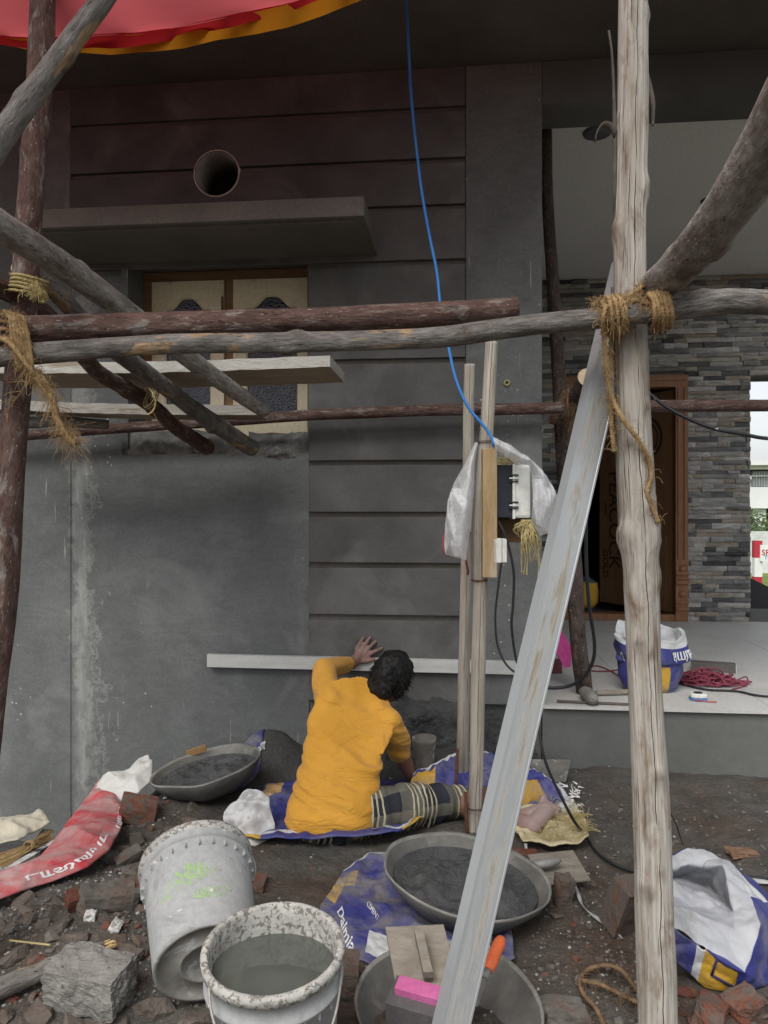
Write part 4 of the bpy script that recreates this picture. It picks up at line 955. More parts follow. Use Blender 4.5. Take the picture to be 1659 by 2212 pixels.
# ================================================================ tools in the near pan
M_float = pm('worn_float_wood', (.19, .165, .13), (.33, .30, .25), 5, 6, .85, .4, .003, 45, 'obj', (2, 6, 6), patch=(.17, .15, .12), patch_scale=3, patch_lo=.55, patch_hi=.75)
M_steel = pm('dull_steel', (.24, .235, .22), (.36, .35, .33), 6, 5, .6, .3, .002, 50, metal=.3)
M_orange = pm('orange_plastic', (.80, .16, .05), (.88, .21, .08), 6, 2, .45, 0, patch=(.6, .3, .2), patch_scale=9, patch_lo=.62, patch_hi=.72)
M_pink = pm('pink_rubber', (.50, .11, .28), (.62, .17, .38), 6, 4, .7, .3, .002, 50, speck=(.12, .1, .1), speck_scale=30, speck_lo=.66)
M_block = pm('grey_plastic_float', (.09, .085, .085), (.13, .122, .12), 5, 4, .8, .4, .002, 60)
t = thing('wooden_float', 'flat wooden plastering float with a grip standing in the near pan', 'float', at(900, 2110, 1.9))
fa, fb, fc_ = at(833, 2008, 2.0), at(958, 2002, 2.0), at(858, 2150, 1.83)
ax_, ay_ = (fb - fa) / 2, (fc_ - fa) / 2; nz_ = ax_.cross(ay_).normalized()
if nz_.z < 0: nz_ = -nz_
fcn = fa + ax_ + ay_
MB().obox(fcn, ax_, ay_, nz_ * .009).build('board', M_float, t)
hc = at(915, 2075, 1.90); MB().obox(hc + nz_ * .028, ay_.normalized() * .062, ax_.normalized() * .011, nz_ * .010).obox(hc + nz_ * .013 + ay_.normalized() * .045, ay_.normalized() * .013, ax_.normalized() * .010, nz_ * .012).obox(hc + nz_ * .013 - ay_.normalized() * .045, ay_.normalized() * .013, ax_.normalized() * .010, nz_ * .012).build('grip', M_float, t)
t = thing('sponge_float', 'dark plastering float with a smeared pink pad on top in the near pan', 'float', at(920, 2200, 1.78))
bc = at(908, 2180, 1.80); bx_, by_ = Vector((.92, -.28, -.02)).normalized(), Vector((.25, .93, .22)).normalized(); bz_ = bx_.cross(by_).normalized()
bmx = MB(); bmx.obox(bc, bx_ * .072, by_ * .042, bz_ * .034); bmx.build('body', M_block, t)
MB().obox(bc + bz_ * .043 + by_ * .008, bx_ * .058, by_ * .020, bz_ * .009).build('pad', M_pink, t)
def brush(a, b_, c_, label):
    t = thing('trowel', label, 'trowel', (c_ + b_) / 2); C = spline([a, b_], 14); R = [.010, .0135, .015, .0155, .0155, .015, .0148, .0148, .015, .0155, .0155, .015, .014, .012]
    mk('handle', *tube(C, R, 14), M_orange, t); d = (b_ - a).normalized()
    mk('ferrule', *tube([b_, b_ + d * .022], [.0105, .009], 12), M_steel, t)
    w = d.cross(Vector((0, 0, 1))).normalized(); p = b_ + d * .02; nn_ = w.cross(d)
    MB().add([p - w * .008 - nn_ * .002, p + w * .008 - nn_ * .002, c_ + w * .034 - nn_ * .001, c_ - w * .034 - nn_ * .001, p - w * .008 + nn_ * .002, p + w * .008 + nn_ * .002, c_ + w * .034 + nn_ * .001, c_ - w * .034 + nn_ * .001], [(0, 3, 2, 1), (4, 5, 6, 7), (0, 1, 5, 4), (1, 2, 6, 5), (2, 3, 7, 6), (3, 0, 4, 7)]).build('blade', M_steel, t)
brush(at(1084, 2026, 1.93), at(1054, 2096, 1.86), at(1004, 2165, 1.86), 'trowel with a bright orange handle lying in the near pan')
brush(at(1049, 2018, 2.0), at(1036, 2082, 1.95), at(1010, 2140, 1.93), 'orange-handled trowel mostly hidden behind the aluminium straightedge')
tp = gp(1195, 1868, .03); t = thing('steel_trowel', 'cement-covered steel finishing trowel lying on rubble beyond the mortar pan', 'trowel', tp)
a0, a1, a2 = gp(1160, 1895, .06), gp(1262, 1884, .05), gp(1225, 1852, .06)
MB().obox((a0 + a2) / 2 + Vector((.02, 0, 0)), (a1 - a0) / 2, (a2 - a1) / 2 * 1.1 + Vector((.01, .05, 0)), Vector((0, 0, .003))).build('plate', M_float, t)
mk('grip', *tube(spline([gp(1150, 1868, .09), gp(1175, 1866, .095), gp(1210, 1858, .09)], 12), [.008, .012, .015, .016, .016, .016, .016, .016, .015, .013, .012, .008], 10), M_steel, t)

# ================================================================ buckets
M_bkt = pm('splashed_grey_bucket', (.33, .34, .335), (.43, .435, .43), 4, 5, .7, .3, .003, 50, 'obj', patch=(.18, .175, .165), patch_scale=7, patch_lo=.55, patch_hi=.75, speck=(.60, .60, .58), speck_scale=34, speck_lo=.70)
M_bkt_in = pm('crusted_bucket_rim', (.36, .35, .32), (.54, .53, .49), 14, 6, .85, .6, .005, 50, 'obj', patch=(.17, .16, .14), patch_scale=75, patch_lo=.50, patch_hi=.56)
M_bkt_bot = pm('muddy_bucket_base', (.20, .19, .17), (.36, .35, .32), 7, 6, .85, .4, .003, 50, 'obj', patch=(.50, .50, .48), patch_scale=9, patch_lo=.6, patch_hi=.68)
M_water = None
def water_mat():
    m, nt, b = newmat('cement_water'); v = coord(nt, 'obj')
    sset(nt, b, 'Base Color', ramp(nt, noi(nt, v, 6, 3), [(.35, (.075, .082, .072)), (.65, (.10, .108, .095))])); sset(nt, b, 'Roughness', .06); sset(nt, b, 'Specular IOR Level', .5)
    bump(nt, b, noi(nt, v, 9, 2), .05, .01); return m
M_water = water_mat()
def bucket(base, axis, H, R0, R1, label, water=None, green=False, inn=None):
    ax = Vector(axis).normalized(); root = thing('bucket', label, 'bucket', base)
    k = lambda h: R0 + (R1 - R0) * h / H
    prof = [(.001, .006), (R0 * .45, .006), (R0 * .47, .002), (R0 * .52, .002), (R0 * .54, .006), (R0 * .90, .006), (R0 * .93, 0), (R0, .0), (k(.03), .03), (k(H * .78), H * .78), (k(H * .8) + .010, H * .80), (k(H * .82) + .010, H * .82), (k(H * .86) + .003, H * .83), (k(H * .93) + .002, H * .93), (R1 + .008, H * .94), (R1 + .010, H * .985), (R1 + .003, H), (R1 - .004, H), (R1 - .007, H * .985), (R1 - .010, H * .9), (k(.04) - .006, .03), (.001, .028)]
    v, f = lathe(prof, base, ax, 72, .012, int(R0 * 1000)); mi = []
    for i in range(len(prof) - 1): mi += [2 if i < 7 else 1 if 13 <= i <= 19 else 0] * 72
    mk('shell', v, f, [M_bkt, M_bkt_in, M_bkt_bot], root, mids=mi)
    e1 = ax.orthogonal().normalized(); e2 = ax.cross(e1)
    V = []; F = []
    for j in range(26):                                      # ribs under the collar
        th = 2 * PI * j / 26; d = e1 * math.cos(th) + e2 * math.sin(th); p = Vector(base) + ax * (H * .775) + d * (k(H * .775) + .004); tg = ax.cross(d)
        n = len(V); mb = MB().obox(p, d * .005, tg * .0015, ax * .008); V += mb.v; F += [[q + n for q in z] for z in mb.f]
    mk('collar_ribs', V, F, M_bkt, root, False)['kind'] = 'stuff'
    return root, e1, e2, k
bR = .145; bax = Vector((0.0, -.14, 1)).normalized(); rimc = at(590, 2042, 1.66); bH = .37; bbase = rimc - bax * bH
b1, e1, e2, kk = bucket(bbase, bax, bH, .122, bR, 'upright splashed white bucket full of murky cement water with a wire handle')
wz = rimc.z - .052; V = []; F = []                           # level water inside a leaning bucket
cW = bbase + bax * ((wz - bbase.z) / bax.z); ns = 64
V.append(cW)
for j in range(ns):
    th = 2 * PI * j / ns; d = Vector((math.cos(th), math.sin(th), 0)); r = bR - .018
    for _ in range(5):
        q = cW + d * r; h = (q - bbase).dot(bax); rr = ((q - bbase) - bax * h).length; r *= (kk(h) - .006) / rr
    V.append(cW + d * r); F.append((0, 1 + j, 1 + (j + 1) % ns))
mk('water', V, F, M_water, b1, False)
M_hw = pm('galvanised_wire', (.32, .31, .28), (.45, .44, .41), 20, 3, .6, 0, metal=.4)
cable('handle', [at(455, 2090, 1.62), at(452, 2140, 1.56), at(460, 2200, 1.53), at(490, 2260, 1.50), at(590, 2290, 1.5), at(690, 2260, 1.53), at(722, 2200, 1.57), at(736, 2120, 1.63), at(735, 2072, 1.66)], .0028, M_hw, b1)
# second bucket on its side, base towards the open side
lb0 = at(447, 2082, 1.92); lb1 = at(424, 1868, 2.20); lax = (lb1 - lb0).normalized()
b2, e1, e2, kk = bucket(lb0, lax, (lb1 - lb0).length * 1.02, .130, .150, 'overturned white bucket with green paint patches leaning on the rubble')
def spray(name, pts, wd, mat):
    """paint sprayed on the curved side: a thin patch set just off the shell"""
    V = []; F = []; n = 40; m_ = 8; rnd = random.Random(3)
    C = spline(pts, n); N2 = []
    for i, (x, y) in enumerate(C):
        w = wd * (math.sin(PI * (i + .5) / n) ** .6) * (.8 + .5 * mn.noise((i * .25, 3, 1)))
        for j in range(m_ + 1):
            yy = y + (j / m_ - .5) * 2 * w + 2 * mn.noise((i * .3, j * .5, 3)); xx = x + (j / m_ - .5) * 6
            d = ray(xx, yy); o_ = CAM - lb0; H_ = (lb1 - lb0).length * 1.02
            # first hit of the view ray with the cone
            best = None
            for tt in np.linspace(1.5, 2.6, 220):
                q = CAM + d * tt - lb0; h = q.dot(lax); rr = (q - lax * h).length
                if 0 < h < H_ and rr <= kk(h) + .0022: best = CAM + d * tt; break
            V.append(best if best else CAM + d * 2.1); N2.append(best is not None)
    for i in range(n - 1):
        for j in range(m_):
            q = (i * (m_ + 1) + j, i * (m_ + 1) + j + 1, (i + 1) * (m_ + 1) + j + 1, (i + 1) * (m_ + 1) + j)
            if all(N2[k] for k in q): F.append(q)
    used = sorted({k for q in F for k in q}); mp = {k: i for i, k in enumerate(used)}
    return mk(name, [V[k] for k in used], [tuple(mp[k] for k in q) for q in F], mat, b2)
def spray_mat():
    m, nt, b = newmat('green_spray_paint'); v = coord(nt, 'obj')
    c = ramp(nt, noi(nt, v, 16, 5, .7), [(.36, (.31, .315, .30)), (.5, (.26, .40, .15)), (.66, (.24, .44, .09))]); sset(nt, b, 'Base Color', c); sset(nt, b, 'Roughness', .7); return m
M_spray = spray_mat()
spray('paint_patch', [(345, 1952), (365, 1925), (395, 1897), (430, 1880), (476, 1874)], 26, M_spray)
spray('paint_patch', [(412, 1938), (440, 1928), (468, 1924), (500, 1918)], 15, M_spray)
cable('handle', [at(545, 1905, 2.2), at(552, 1880, 2.24), at(545, 1850, 2.25), at(530, 1828, 2.28), at(500, 1824, 2.24), at(470, 1835, 2.15), at(458, 1850, 2.08)], .0028, M_hw, b2)
# paint tin by the wall
tb = at(917, 1655, 3.62); M_tin = pm('paint_spattered_tin', (.16, .15, .13), (.28, .265, .24), 9, 5, .7, .3, patch=(.6, .58, .53), patch_scale=12, patch_lo=.52, patch_hi=.6, metal=.2)
t = thing('paint_tin', 'small paint-spattered open tin standing by the wet wall', 'tin', tb)
v, f = lathe([(.001, .004), (.052, 0), (.055, .004), (.055, .115), (.058, .12), (.058, .135), (.055, .138), (.05, .135), (.05, .01), (.001, .008)], tb, (0, -.03, 1), 40); mk('can', v, f, M_tin, t)

# ================================================================ cement sacks
def bag_mat(name, dust, dust_lo=.5, dust_hi=.75, rough=.6, dcol=(.20, .19, .175)):
    m, nt, b = newmat(name); v = coord(nt, 'obj')
    a = nd(nt, 'ShaderNodeVertexColor', layer_name='print').outputs[0]
    c = mixc(nt, .3, a, ramp(nt, noi(nt, v, 8, 5, .6), [(.3, .5), (.7, 1.0)]), 'MULTIPLY')
    k = mth(nt, 'MULTIPLY', ramp(nt, noi(nt, v, 7, 7, .68, .5), [(dust_lo, 0.0), (dust_hi, 1.0)]), dust)
    c = mixc(nt, k, c, dcol); sset(nt, b, 'Base Color', c); sset(nt, b, 'Roughness', rough); sset(nt, b, 'Specular IOR Level', .35)
    wv = noi(nt, coord(nt, 'obj', (1, 1, 1)), 260, 2); cr = noi(nt, v, 22, 4, .6, 1.0)
    bump(nt, b, mth(nt, 'ADD', mth(nt, 'MULTIPLY', wv, .25), cr), .45, .006)
    return m
M_bag = bag_mat('printed_sack', .7, .46, .74); M_bag_dirty = bag_mat('muddy_printed_sack', .9, .40, .62, .8)
BLUE, WHITE, YEL, RED, NAVY, GREYW = (.042, .047, .22), (.60, .61, .62), (.58, .34, .035), (.50, .035, .05), (.03, .02, .10), (.45, .44, .42)
M_let = pm('white_print', (.68, .69, .70), (.78, .78, .78), 9, 4, .6, .1, patch=(.4, .4, .4), patch_scale=14, patch_lo=.6, patch_hi=.7)
def secS(sections, bulge, amp, f=11, seed=0, dz=.015, lip=0.0, edge=.0):
    """sack lying on the ground: sections (u, px_a, px_b, za, zb); v runs from a to b"""
    U = [s[0] for s in sections]
    def S(u, v):
        u_ = min(1, max(0, u)); v_ = min(1, max(0, v))
        I = lambda k, j=None: float(np.interp(u_, U, [(s[k][j] if j is not None else s[k]) for s in sections]))
        a = onZ(I(1, 0), I(1, 1), I(3)); b_ = onZ(I(2, 0), I(2, 1), I(4))
        p = a.lerp(b_, v_)
        p.z += dz + bulge * math.sin(PI * v_) ** .7 * math.sin(PI * min(1, max(0, .03 + u_ * .94))) ** .4
        if lip: p.z += lip * math.exp(-(v_ / .10) ** 2)
        p.z += amp * crump(p, f, seed) * min(1, min(v_, 1 - v_) * 8 + .25)
        return p + (S.du * (u - u_) + S.dv * (v - v_))
    S.du = Vector((.3, 0, 0)); S.dv = Vector((0, .3, 0))
    return S
# red sack sliding down the rubble edge
def zg(x, y, d=.0): return gp(x, y).z + d
redsec = [(0, (-60, 1945), (-45, 1996), .02, .02), (.22, (28, 1912), (70, 1950), .03, .02), (.42, (88, 1880), (190, 1906), .03, .03), (.58, (130, 1828), (236, 1866), .02, .04), (.72, (160, 1785), (262, 1815), .0, .03), (.86, (190, 1745), (264, 1772), -.03, .01), (1, (214, 1708), (240, 1716), -.06, -.04)]
S = secS(redsec, .035, .022, 6, 2, .05)
def redcol(u, v):
    if abs(v - .72) < .012 and u < .75: return (.3, .02, .03)
    return RED
rsk = thing('cement_sack', 'dusty red cement sack with white script lying on the rubble edge', 'sack', gp(120, 1900))
sheet('fabric', S, 110, 46, bag_mat('dusty_red_sack', .8, .38, .66, .75, (.36, .31, .29)), rsk, redcol, .005)
lettering('மியா சிெமண்ட்', S, .70, .90, .056, .15, M_let, rsk, .004, .012, 0, 0)
lettering('டால்மியா', S, .20, .80, .085, .16, M_let, rsk, .004, .03, 0, 0)
# white paper sack behind it
S = secS([(0, (165, 1790), (215, 1800), -.12, -.05), (.3, (200, 1722), (250, 1752), -.05, .0), (.55, (222, 1690), (282, 1735), .03, .02), (.75, (268, 1685), (300, 1728), .04, .04), (.9, (300, 1655), (328, 1700), .05, .06), (1, (318, 1650), (330, 1662), .06, .08)], .04, .02, 9, 9, .03)
wsk = thing('paper_sack', 'crumpled white paper sack on the heap edge between red sack and wall', 'sack', gp(260, 1740))
sheet('fabric', S, 70, 36, bag_mat('white_paper_sack', .4, .5, .8, .8), wsk, lambda u, v: (.60, .59, .56), .005)
# blue sack under the man
def front_blue(u, v):
    if v < .10: return BLUE if .12 < u < .88 else YEL
    if v < .15: return WHITE
    if .02 < u < .16 and v > .72: return (.55, .34, .16)
    return BLUE
S = secS([(0, (505, 1828), (575, 1700), .0, .02), (.12, (560, 1835), (600, 1698), .02, .02), (.3, (640, 1838), (660, 1690), .02, .02), (.6, (770, 1834), (790, 1690), .02, .02), (.85, (860, 1822), (880, 1690), .03, .02), (1, (912, 1790), (930, 1700), .05, .02)], .02, .03, 8, 4, .012, .035)
msk = thing('cement_sack', 'blue and white cement sack spread under the seated man', 'sack', gp(700, 1800))
sheet('fabric', S, 130, 60, M_bag, msk, front_blue, .006)
lettering('43', S, .70, .035, .03, .06, pm('navy_print', NAVY, (.05, .04, .14), 5, 2, .7, 0), msk, .004, .03, 0)
# its open end: a crushed white mouth
mc = at(541, 1775, 3.05); V = []; F = []; nr, ns = 20, 60; mxn = (CAM - mc).normalized() * .8 + Vector((-.25, 0, .25)); mxn.normalize(); m1 = mxn.cross(UP).normalized(); m2 = m1.cross(mxn)
V.append(mc + mxn * .02)
for i in range(1, nr + 1):
    for j in range(ns):
        th = 2 * PI * j / ns; q = i / nr; r = .098 * q * (1 + .16 * mn.noise((math.cos(th) * 2, math.sin(th) * 2, 5)) * q); 
        h = .055 * (1 - q ** 2) if q < .72 else .055 * (1 - .52) - .10 * (q - .72) + .10 * max(0, q - .8)
        p = mc + m1 * r * math.cos(th) + m2 * r * 1.15 * math.sin(th) + mxn * h; p += mxn * (.075 * crump(p, 8, 3) + .016 * abs(math.sin(4.5 * th + 3 * q)) * q) * min(1, 2 * q) + m1 * .02 * mn.noise(p * 14); V.append(p)
for j in range(ns): F.append((0, 1 + j, 1 + (j + 1) % ns))
for i in range(nr - 1):
    for j in range(ns): a, b_ = 1 + i * ns, 1 + (i + 1) * ns; k = (j + 1) % ns; F.append((a + j, b_ + j, b_ + k, a + k))
mk('sack_mouth', V, F, bag_mat('limy_sack_mouth', .5, .5, .8, .85, (.33, .31, .28)), msk, fcol=[(.60, .60, .59)] * len(F), solid=.004)
# blue sack flat under the mortar pan
def flatcol(u, v):
    if u < .07 and .25 < v < .8: return YEL
    if .08 < u < .15 and .62 < v < .78: return YEL
    if .30 < u < .44 and .06 < v < .22: return WHITE
    if v > .965: return WHITE
    return BLUE
S = secS([(0, (690, 1990), (742, 1888), .0, .0), (.2, (742, 2075), (800, 1848), .0, .0), (.45, (850, 2110), (880, 1850), .0, .0), (.75, (1000, 2110), (1010, 1880), .0, .0), (1, (1112, 2082), (1095, 1930), .0, .0)], .0, .03, 8, 14, .012)
def onG(S0):
    def S2(u, v):
        p = S0(u, v); p.z = max(p.z, G(p.x, p.y) + .006 + .012 * (p.z - .0)) if p.z < G(p.x, p.y) + .006 else p.z; return p
    return S2
S = onG(S)
psk = thing('cement_sack', 'flattened blue cement sack under the mortar pan, muddy and torn', 'sack', gp(880, 1990))
sheet('fabric', S, 130, 70, M_bag_dirty, psk, flatcol, .004)
lettering('Dalmia', S, .10, .18, .055, .14, M_let, psk, .004, .02, 0, -.5); lettering('Dal', S, .88, .15, .05, .16, M_let, psk, .004, .02, 0, 1.2)
lettering('CEMENT', S, .26, .40, .02, .06, M_let, psk, .004, .01, 0, -.4)
# blue sack heaped behind the meter poles
def hcol(u, v):
    if v > .90: return WHITE
    if u < .16 and v < .75: return YEL
    if .70 < u < .86 and .15 < v < .62: return (.40, .24, .05)
    if u > .93: return WHITE
    return BLUE
S = secS([(0, (880, 1712), (893, 1672), .03, .10), (.14, (930, 1715), (935, 1650), .03, .13), (.28, (985, 1712), (985, 1628), .03, .16), (.45, (1050, 1722), (1050, 1626), .02, .16), (.6, (1095, 1730), (1105, 1640), .02, .14), (.78, (1135, 1745), (1168, 1672), .02, .09), (.9, (1165, 1760), (1215, 1705), .02, .06), (1, (1215, 1800), (1252, 1755), .01, .03)], .02, .05, 10, 24, .0)
hsk = thing('cement_sack', 'rumpled blue cement sack heaped behind the two meter poles', 'sack', gp(1050, 1720))
sheet('fabric', S, 130, 48, M_bag, hsk, hcol, .005); lettering('pi', S, .455, .62, .035, .16, M_let, hsk, .004, .02, 0, 3.3)
# cream torn sack under the foot
S = secS([(0, (1098, 1790), (1120, 1745), .01, .02), (.3, (1130, 1832), (1165, 1745), .01, .02), (.6, (1190, 1842), (1215, 1742), .015, .02), (.85, (1245, 1836), (1245, 1750), .02, .02), (1, (1272, 1822), (1262, 1772), .03, .02)], .025, .04, 11, 31, .008, .02)
csk = thing('torn_sack', 'torn cream sack stuffed with straw under the bare foot', 'sack', gp(1190, 1810))
sheet('fabric', S, 70, 50, bag_mat('cream_sack', .7, .48, .66, .85, (.20, .16, .09)), csk, lambda u, v: (.55, .48, .30), .005)
rnd = random.Random(77); V = []; F = []
for k in range(420):
    p = Vector(S(rnd.uniform(.45, 1.03), rnd.uniform(.05, .95))) + Vector((0, 0, .012)); d = Vector((rnd.gauss(0, 1), rnd.gauss(0, .7), rnd.uniform(0, .5))).normalized() * rnd.uniform(.02, .06)
    v, f = tube(spline([p, p + d * .5 + Vector((0, 0, .008)), p + d], 4), .0009, 3, False); n = len(V); V += v; F += [tuple(a + n for a in q) for q in f]
mk('straw', V, F, M_straw, csk)['kind'] = 'stuff'
# sack with Ce.. under the tilted pan
S = secS([(0, (352, 1752), (380, 1690), .0, .0), (.4, (430, 1738), (440, 1680), .0, .0), (.75, (510, 1718), (520, 1660), .0, .0), (1, (560, 1690), (575, 1640), .0, .0)], .0, .02, 9, 41, .02)
S = onG(S); usk = thing('cement_sack', 'blue sack corner sticking out from under the tilted pan', 'sack', gp(500, 1720))
sheet('fabric', S, 60, 30, M_bag_dirty, usk, lambda u, v: WHITE if v < .12 and u < .72 else YEL if u < .12 else BLUE, .005); lettering('Cement', S, .86, .30, .06, .22, M_let, usk, .004, .01, 0)
S = secS([(0, (-60, 1935), (-40, 1895), -.1, -.1), (.5, (40, 1925), (60, 1898), -.06, -.06), (1, (130, 1885), (140, 1868), -.02, -.02)], .02, .03, 10, 51, .03)
lsk = thing('cement_sack', 'faded blue and white sack edge beneath the red sack', 'sack', gp(40, 1915)); sheet('fabric', S, 50, 24, M_bag_dirty, lsk, lambda u, v: WHITE if v > .6 else (.16, .17, .36), .005)

def sack(name, label, base, levels, colfn, mat, seed=0, nu=112, sub=6, amp=.02, f=9, texts=(), tilt=0.0):
    """standing open sack: levels (height, rx, ry, ox, oy, power) from the ground up, over the lip and down inside"""
    root = thing(name, label, 'sack', base); n = (len(levels) - 1) * sub
    LV = spline(levels, n + 1) if False else np.array([[np.interp(i / n, np.linspace(0, 1, len(levels)), [l[k] for l in levels]) for k in range(6)] for i in range(n + 1)])
    rk = random.Random(seed + 50); K = 13; RF = [[1 + rk.uniform(-1, 1) * (.03 + .10 * min(1, a / 4)) for _ in range(K)] for a in range(len(levels))]; HF = [[rk.uniform(-1, 1) * .022 for _ in range(K)] for a in range(len(levels))]
    for _ in range(2): LV[1:-1] = .25 * LV[:-2] + .5 * LV[1:-1] + .25 * LV[2:]
    def S(u, v):
        fi = min(max(v, 0), 1) * n; i = min(int(fi), n - 1); w = fi - i; h, rx, ry, ox, oy, pw = LV[i] * (1 - w) + LV[i + 1] * w
        th = 2 * PI * u; c, s = math.cos(th), math.sin(th); e = 2.0 / pw
        x = math.copysign(abs(c) ** e, c) * rx; y = math.copysign(abs(s) ** e, s) * ry
        lv = min(max(v, 0), .9999) * (len(levels) - 1); a_, b_ = int(lv), lv - int(lv); kq = (u % 1.0) * K; i_, j_ = int(kq) % K, kq - int(kq)
        g_ = lambda A: (A[a_][i_] * (1 - j_) + A[a_][(i_ + 1) % K] * j_) * (1 - b_) + (A[a_ + 1][i_] * (1 - j_) + A[a_ + 1][(i_ + 1) % K] * j_) * b_
        fo = g_(RF); x *= fo; y *= fo; h += g_(HF) * min(1, v * 3)
        p = Vector((base[0] + ox + x, base[1] + oy + y, base[2] + h * (1 + tilt * y / max(ry, .03) * min(1, v * 2.5)))); q = Vector((c, s, 0))
        k = crump((p.x + v * .3, p.y, p.z - v * .2), f, seed); p += q * amp * k + Vector((0, 0, amp * .8 * crump((p.x, p.y + v * .2, p.z), f * .8, seed + 5) * min(1, v * 3)))
        return p
    V = [S(i / nu, j / n) for j in range(n + 1) for i in range(nu)]; F = []; fc = []
    for j in range(n):
        for i in range(nu):
            k = (i + 1) % nu; F.append((j * nu + i, j * nu + k, (j + 1) * nu + k, (j + 1) * nu + i)); fc.append(colfn((i + .5) / nu, (j + .5) / n))
    F.append(tuple(range(nu))[::-1]); fc.append(BLUE)
    mk('fabric', V, F, mat, root, fcol=fc, solid=.004)
    for (s, u0, v0, su, sv, off, rot, side) in texts: lettering(s, S, u0, v0, su, sv, M_let, root, off, .02, side, rot)
    return root, S
def folded_sack():
    """open sack lying on its back: flat cloth panels between named fold points (photo zoom x, y, depth)"""
    Q = dict(A0=(380, 420, 2.42), A1=(530, 325, 2.44), A2=(700, 232, 2.46), A3=(880, 262, 2.46), A4=(1080, 360, 2.44), A5=(1230, 480, 2.38), A6=(1400, 800, 2.25), A7=(1505, 1080, 2.14), T=(1340, 1655, 2.03),
        B0=(400, 520, 2.37), B1=(540, 480, 2.39), B2=(700, 432, 2.41), B3=(870, 455, 2.41), B4=(1090, 432, 2.36), B5=(1135, 640, 2.29), B6=(1205, 980, 2.2), B7=(1215, 1150, 2.14),
        C0=(420, 860, 2.13), C1=(560, 900, 2.14), C2=(790, 965, 2.15), C3=(930, 1040, 2.15), D0=(420, 1080, 2.05), D1=(570, 1150, 2.06), D2=(895, 1380, 2.05),
        E1=(550, 640, 2.27), E2=(760, 715, 2.29), E3=(1080, 870, 2.27), E0=(400, 600, 2.27), E4=(560, 790, 2.21), E5=(680, 905, 2.2), E6=(1050, 925, 2.23), E7=(400, 760, 2.2),
        F0=(420, 570, 2.47), F1=(600, 600, 2.5), F2=(900, 700, 2.5), F3=(1120, 860, 2.4), W1=(812, 1325, 2.055), W2=(725, 1690, 2.085), Y2=(1270, 1622, 2.045), Y3=(1210, 1815, 2.065), Y4=(960, 1872, 2.07), Y5=(800, 1752, 2.08),
        N1=(1010, 1480, 2.052), N2=(950, 1650, 2.062), N3=(1200, 1790, 2.058), H0=(430, 1470, 2.09), H1=(612, 1585, 2.09), H5=(1600, 1835, 2.10), H6=(1950, 1730, 2.2), H4=(1400, 1868, 2.08), K1=(1600, 870, 2.30), K2=(1800, 1080, 2.3), K3=(1950, 1450, 2.22),
        L0=(380, 560, 2.62), L2=(720, 480, 2.66), L4=(1150, 560, 2.64), L5=(1500, 700, 2.56), L6=(1900, 980, 2.5))
    PT = {k: at(1350 + x * .1942, 1782 + y * .1942, d) for k, (x, y, d) in Q.items()}
    W_, I_ = (.47, .48, .50), (.40, .41, .44)  # inner panels a darker white: the shade of the deep mouth as colour
    PG = [('A0 A1 B1 B0', W_), ('A1 A2 B2 B1', W_), ('A2 A3 B3 B2', W_), ('A3 A4 B4 B3', W_), ('A4 A5 B5 B4', W_), ('A5 A6 B6 B5', W_), ('A6 A7 B7 B6', W_), ('A7 T B7', W_),
        ('C0 C1 D1 D0', W_), ('C1 C2 D2 D1', W_), ('C2 C3 D2', W_), ('C3 B7 T D2', W_), ('B0 B1 F1 F0', I_), ('B1 B2 F1', I_), ('B2 B3 F2 F1', I_), ('B3 B4 F2', I_), ('B4 B5 F3 F2', I_), ('B5 B6 F3', I_),
        ('E0 E1 E4 E7', W_), ('E1 E2 E5 E4', W_), ('E2 E3 E6 E5', W_), ('E7 E4 C1 C0', I_), ('E4 E5 C2 C1', I_), ('E5 E6 B7 C3', I_), ('E5 C3 C2', I_), ('F0 F1 E1 E0', I_), ('F1 F2 E2 E1', I_), ('F2 F3 E3 E2', I_), ('F3 B6 E6 E3', I_), ('B6 B7 E6', I_),
        ('D0 D1 H1 H0', BLUE), ('D1 W1 W2 H1', BLUE), ('W1 D2 Y5 W2', WHITE), ('D2 N1 N2 Y5', YEL), ('N1 Y2 N3 N2', YEL), ('N2 N3 Y3 Y4 Y5', YEL), ('N3 Y2 Y3', YEL), ('Y2 T H4 Y3', BLUE), ('D2 T Y2 N1', BLUE), ('T A7 K3 H5', BLUE), ('T H5 H4', BLUE), ('A5 K1 A6', WHITE), ('A6 K1 K2 A7', BLUE), ('A7 K2 K3', BLUE), ('H5 K3 H6', BLUE), ('Y3 H4 Y4', BLUE),
        ('A0 L0 L2 A2 A1', BLUE), ('A2 L2 L4 A4 A3', BLUE), ('A4 L4 L5 K1 A5', BLUE), ('K1 L5 L6 K2', BLUE)]
    bm = bmesh.new(); vs_ = {k: bm.verts.new(p) for k, p in PT.items()}; lay = bm.faces.layers.int.new('c'); cols = []
    for nm, c in PG:
        ids = [vs_[k] for k in nm.split()]
        try: f = bm.faces.new(ids)
        except ValueError: continue
        f[lay] = len(cols); cols.append(c)
    bmesh.ops.triangulate(bm, faces=bm.faces[:])
    for _ in range(4): bmesh.ops.subdivide_edges(bm, edges=bm.edges[:], cuts=1, use_grid_fill=True); bmesh.ops.smooth_vert(bm, verts=bm.verts[:], factor=.12, use_axis_x=True, use_axis_y=True, use_axis_z=True)
    bm.normal_update()
    for v in bm.verts: v.co += v.normal * (.009 * crump(v.co, 13, 2) + .004 * mn.noise(v.co * 30))
    for v in bm.verts:
        g = G(v.co.x, v.co.y) + .004
        if v.co.z < g: v.co.z = g
    bm.verts.index_update(); V = [v.co.copy() for v in bm.verts]; F = [[w.index for w in f.verts] for f in bm.faces]; fc = [cols[f[lay]] for f in bm.faces]; bm.free()
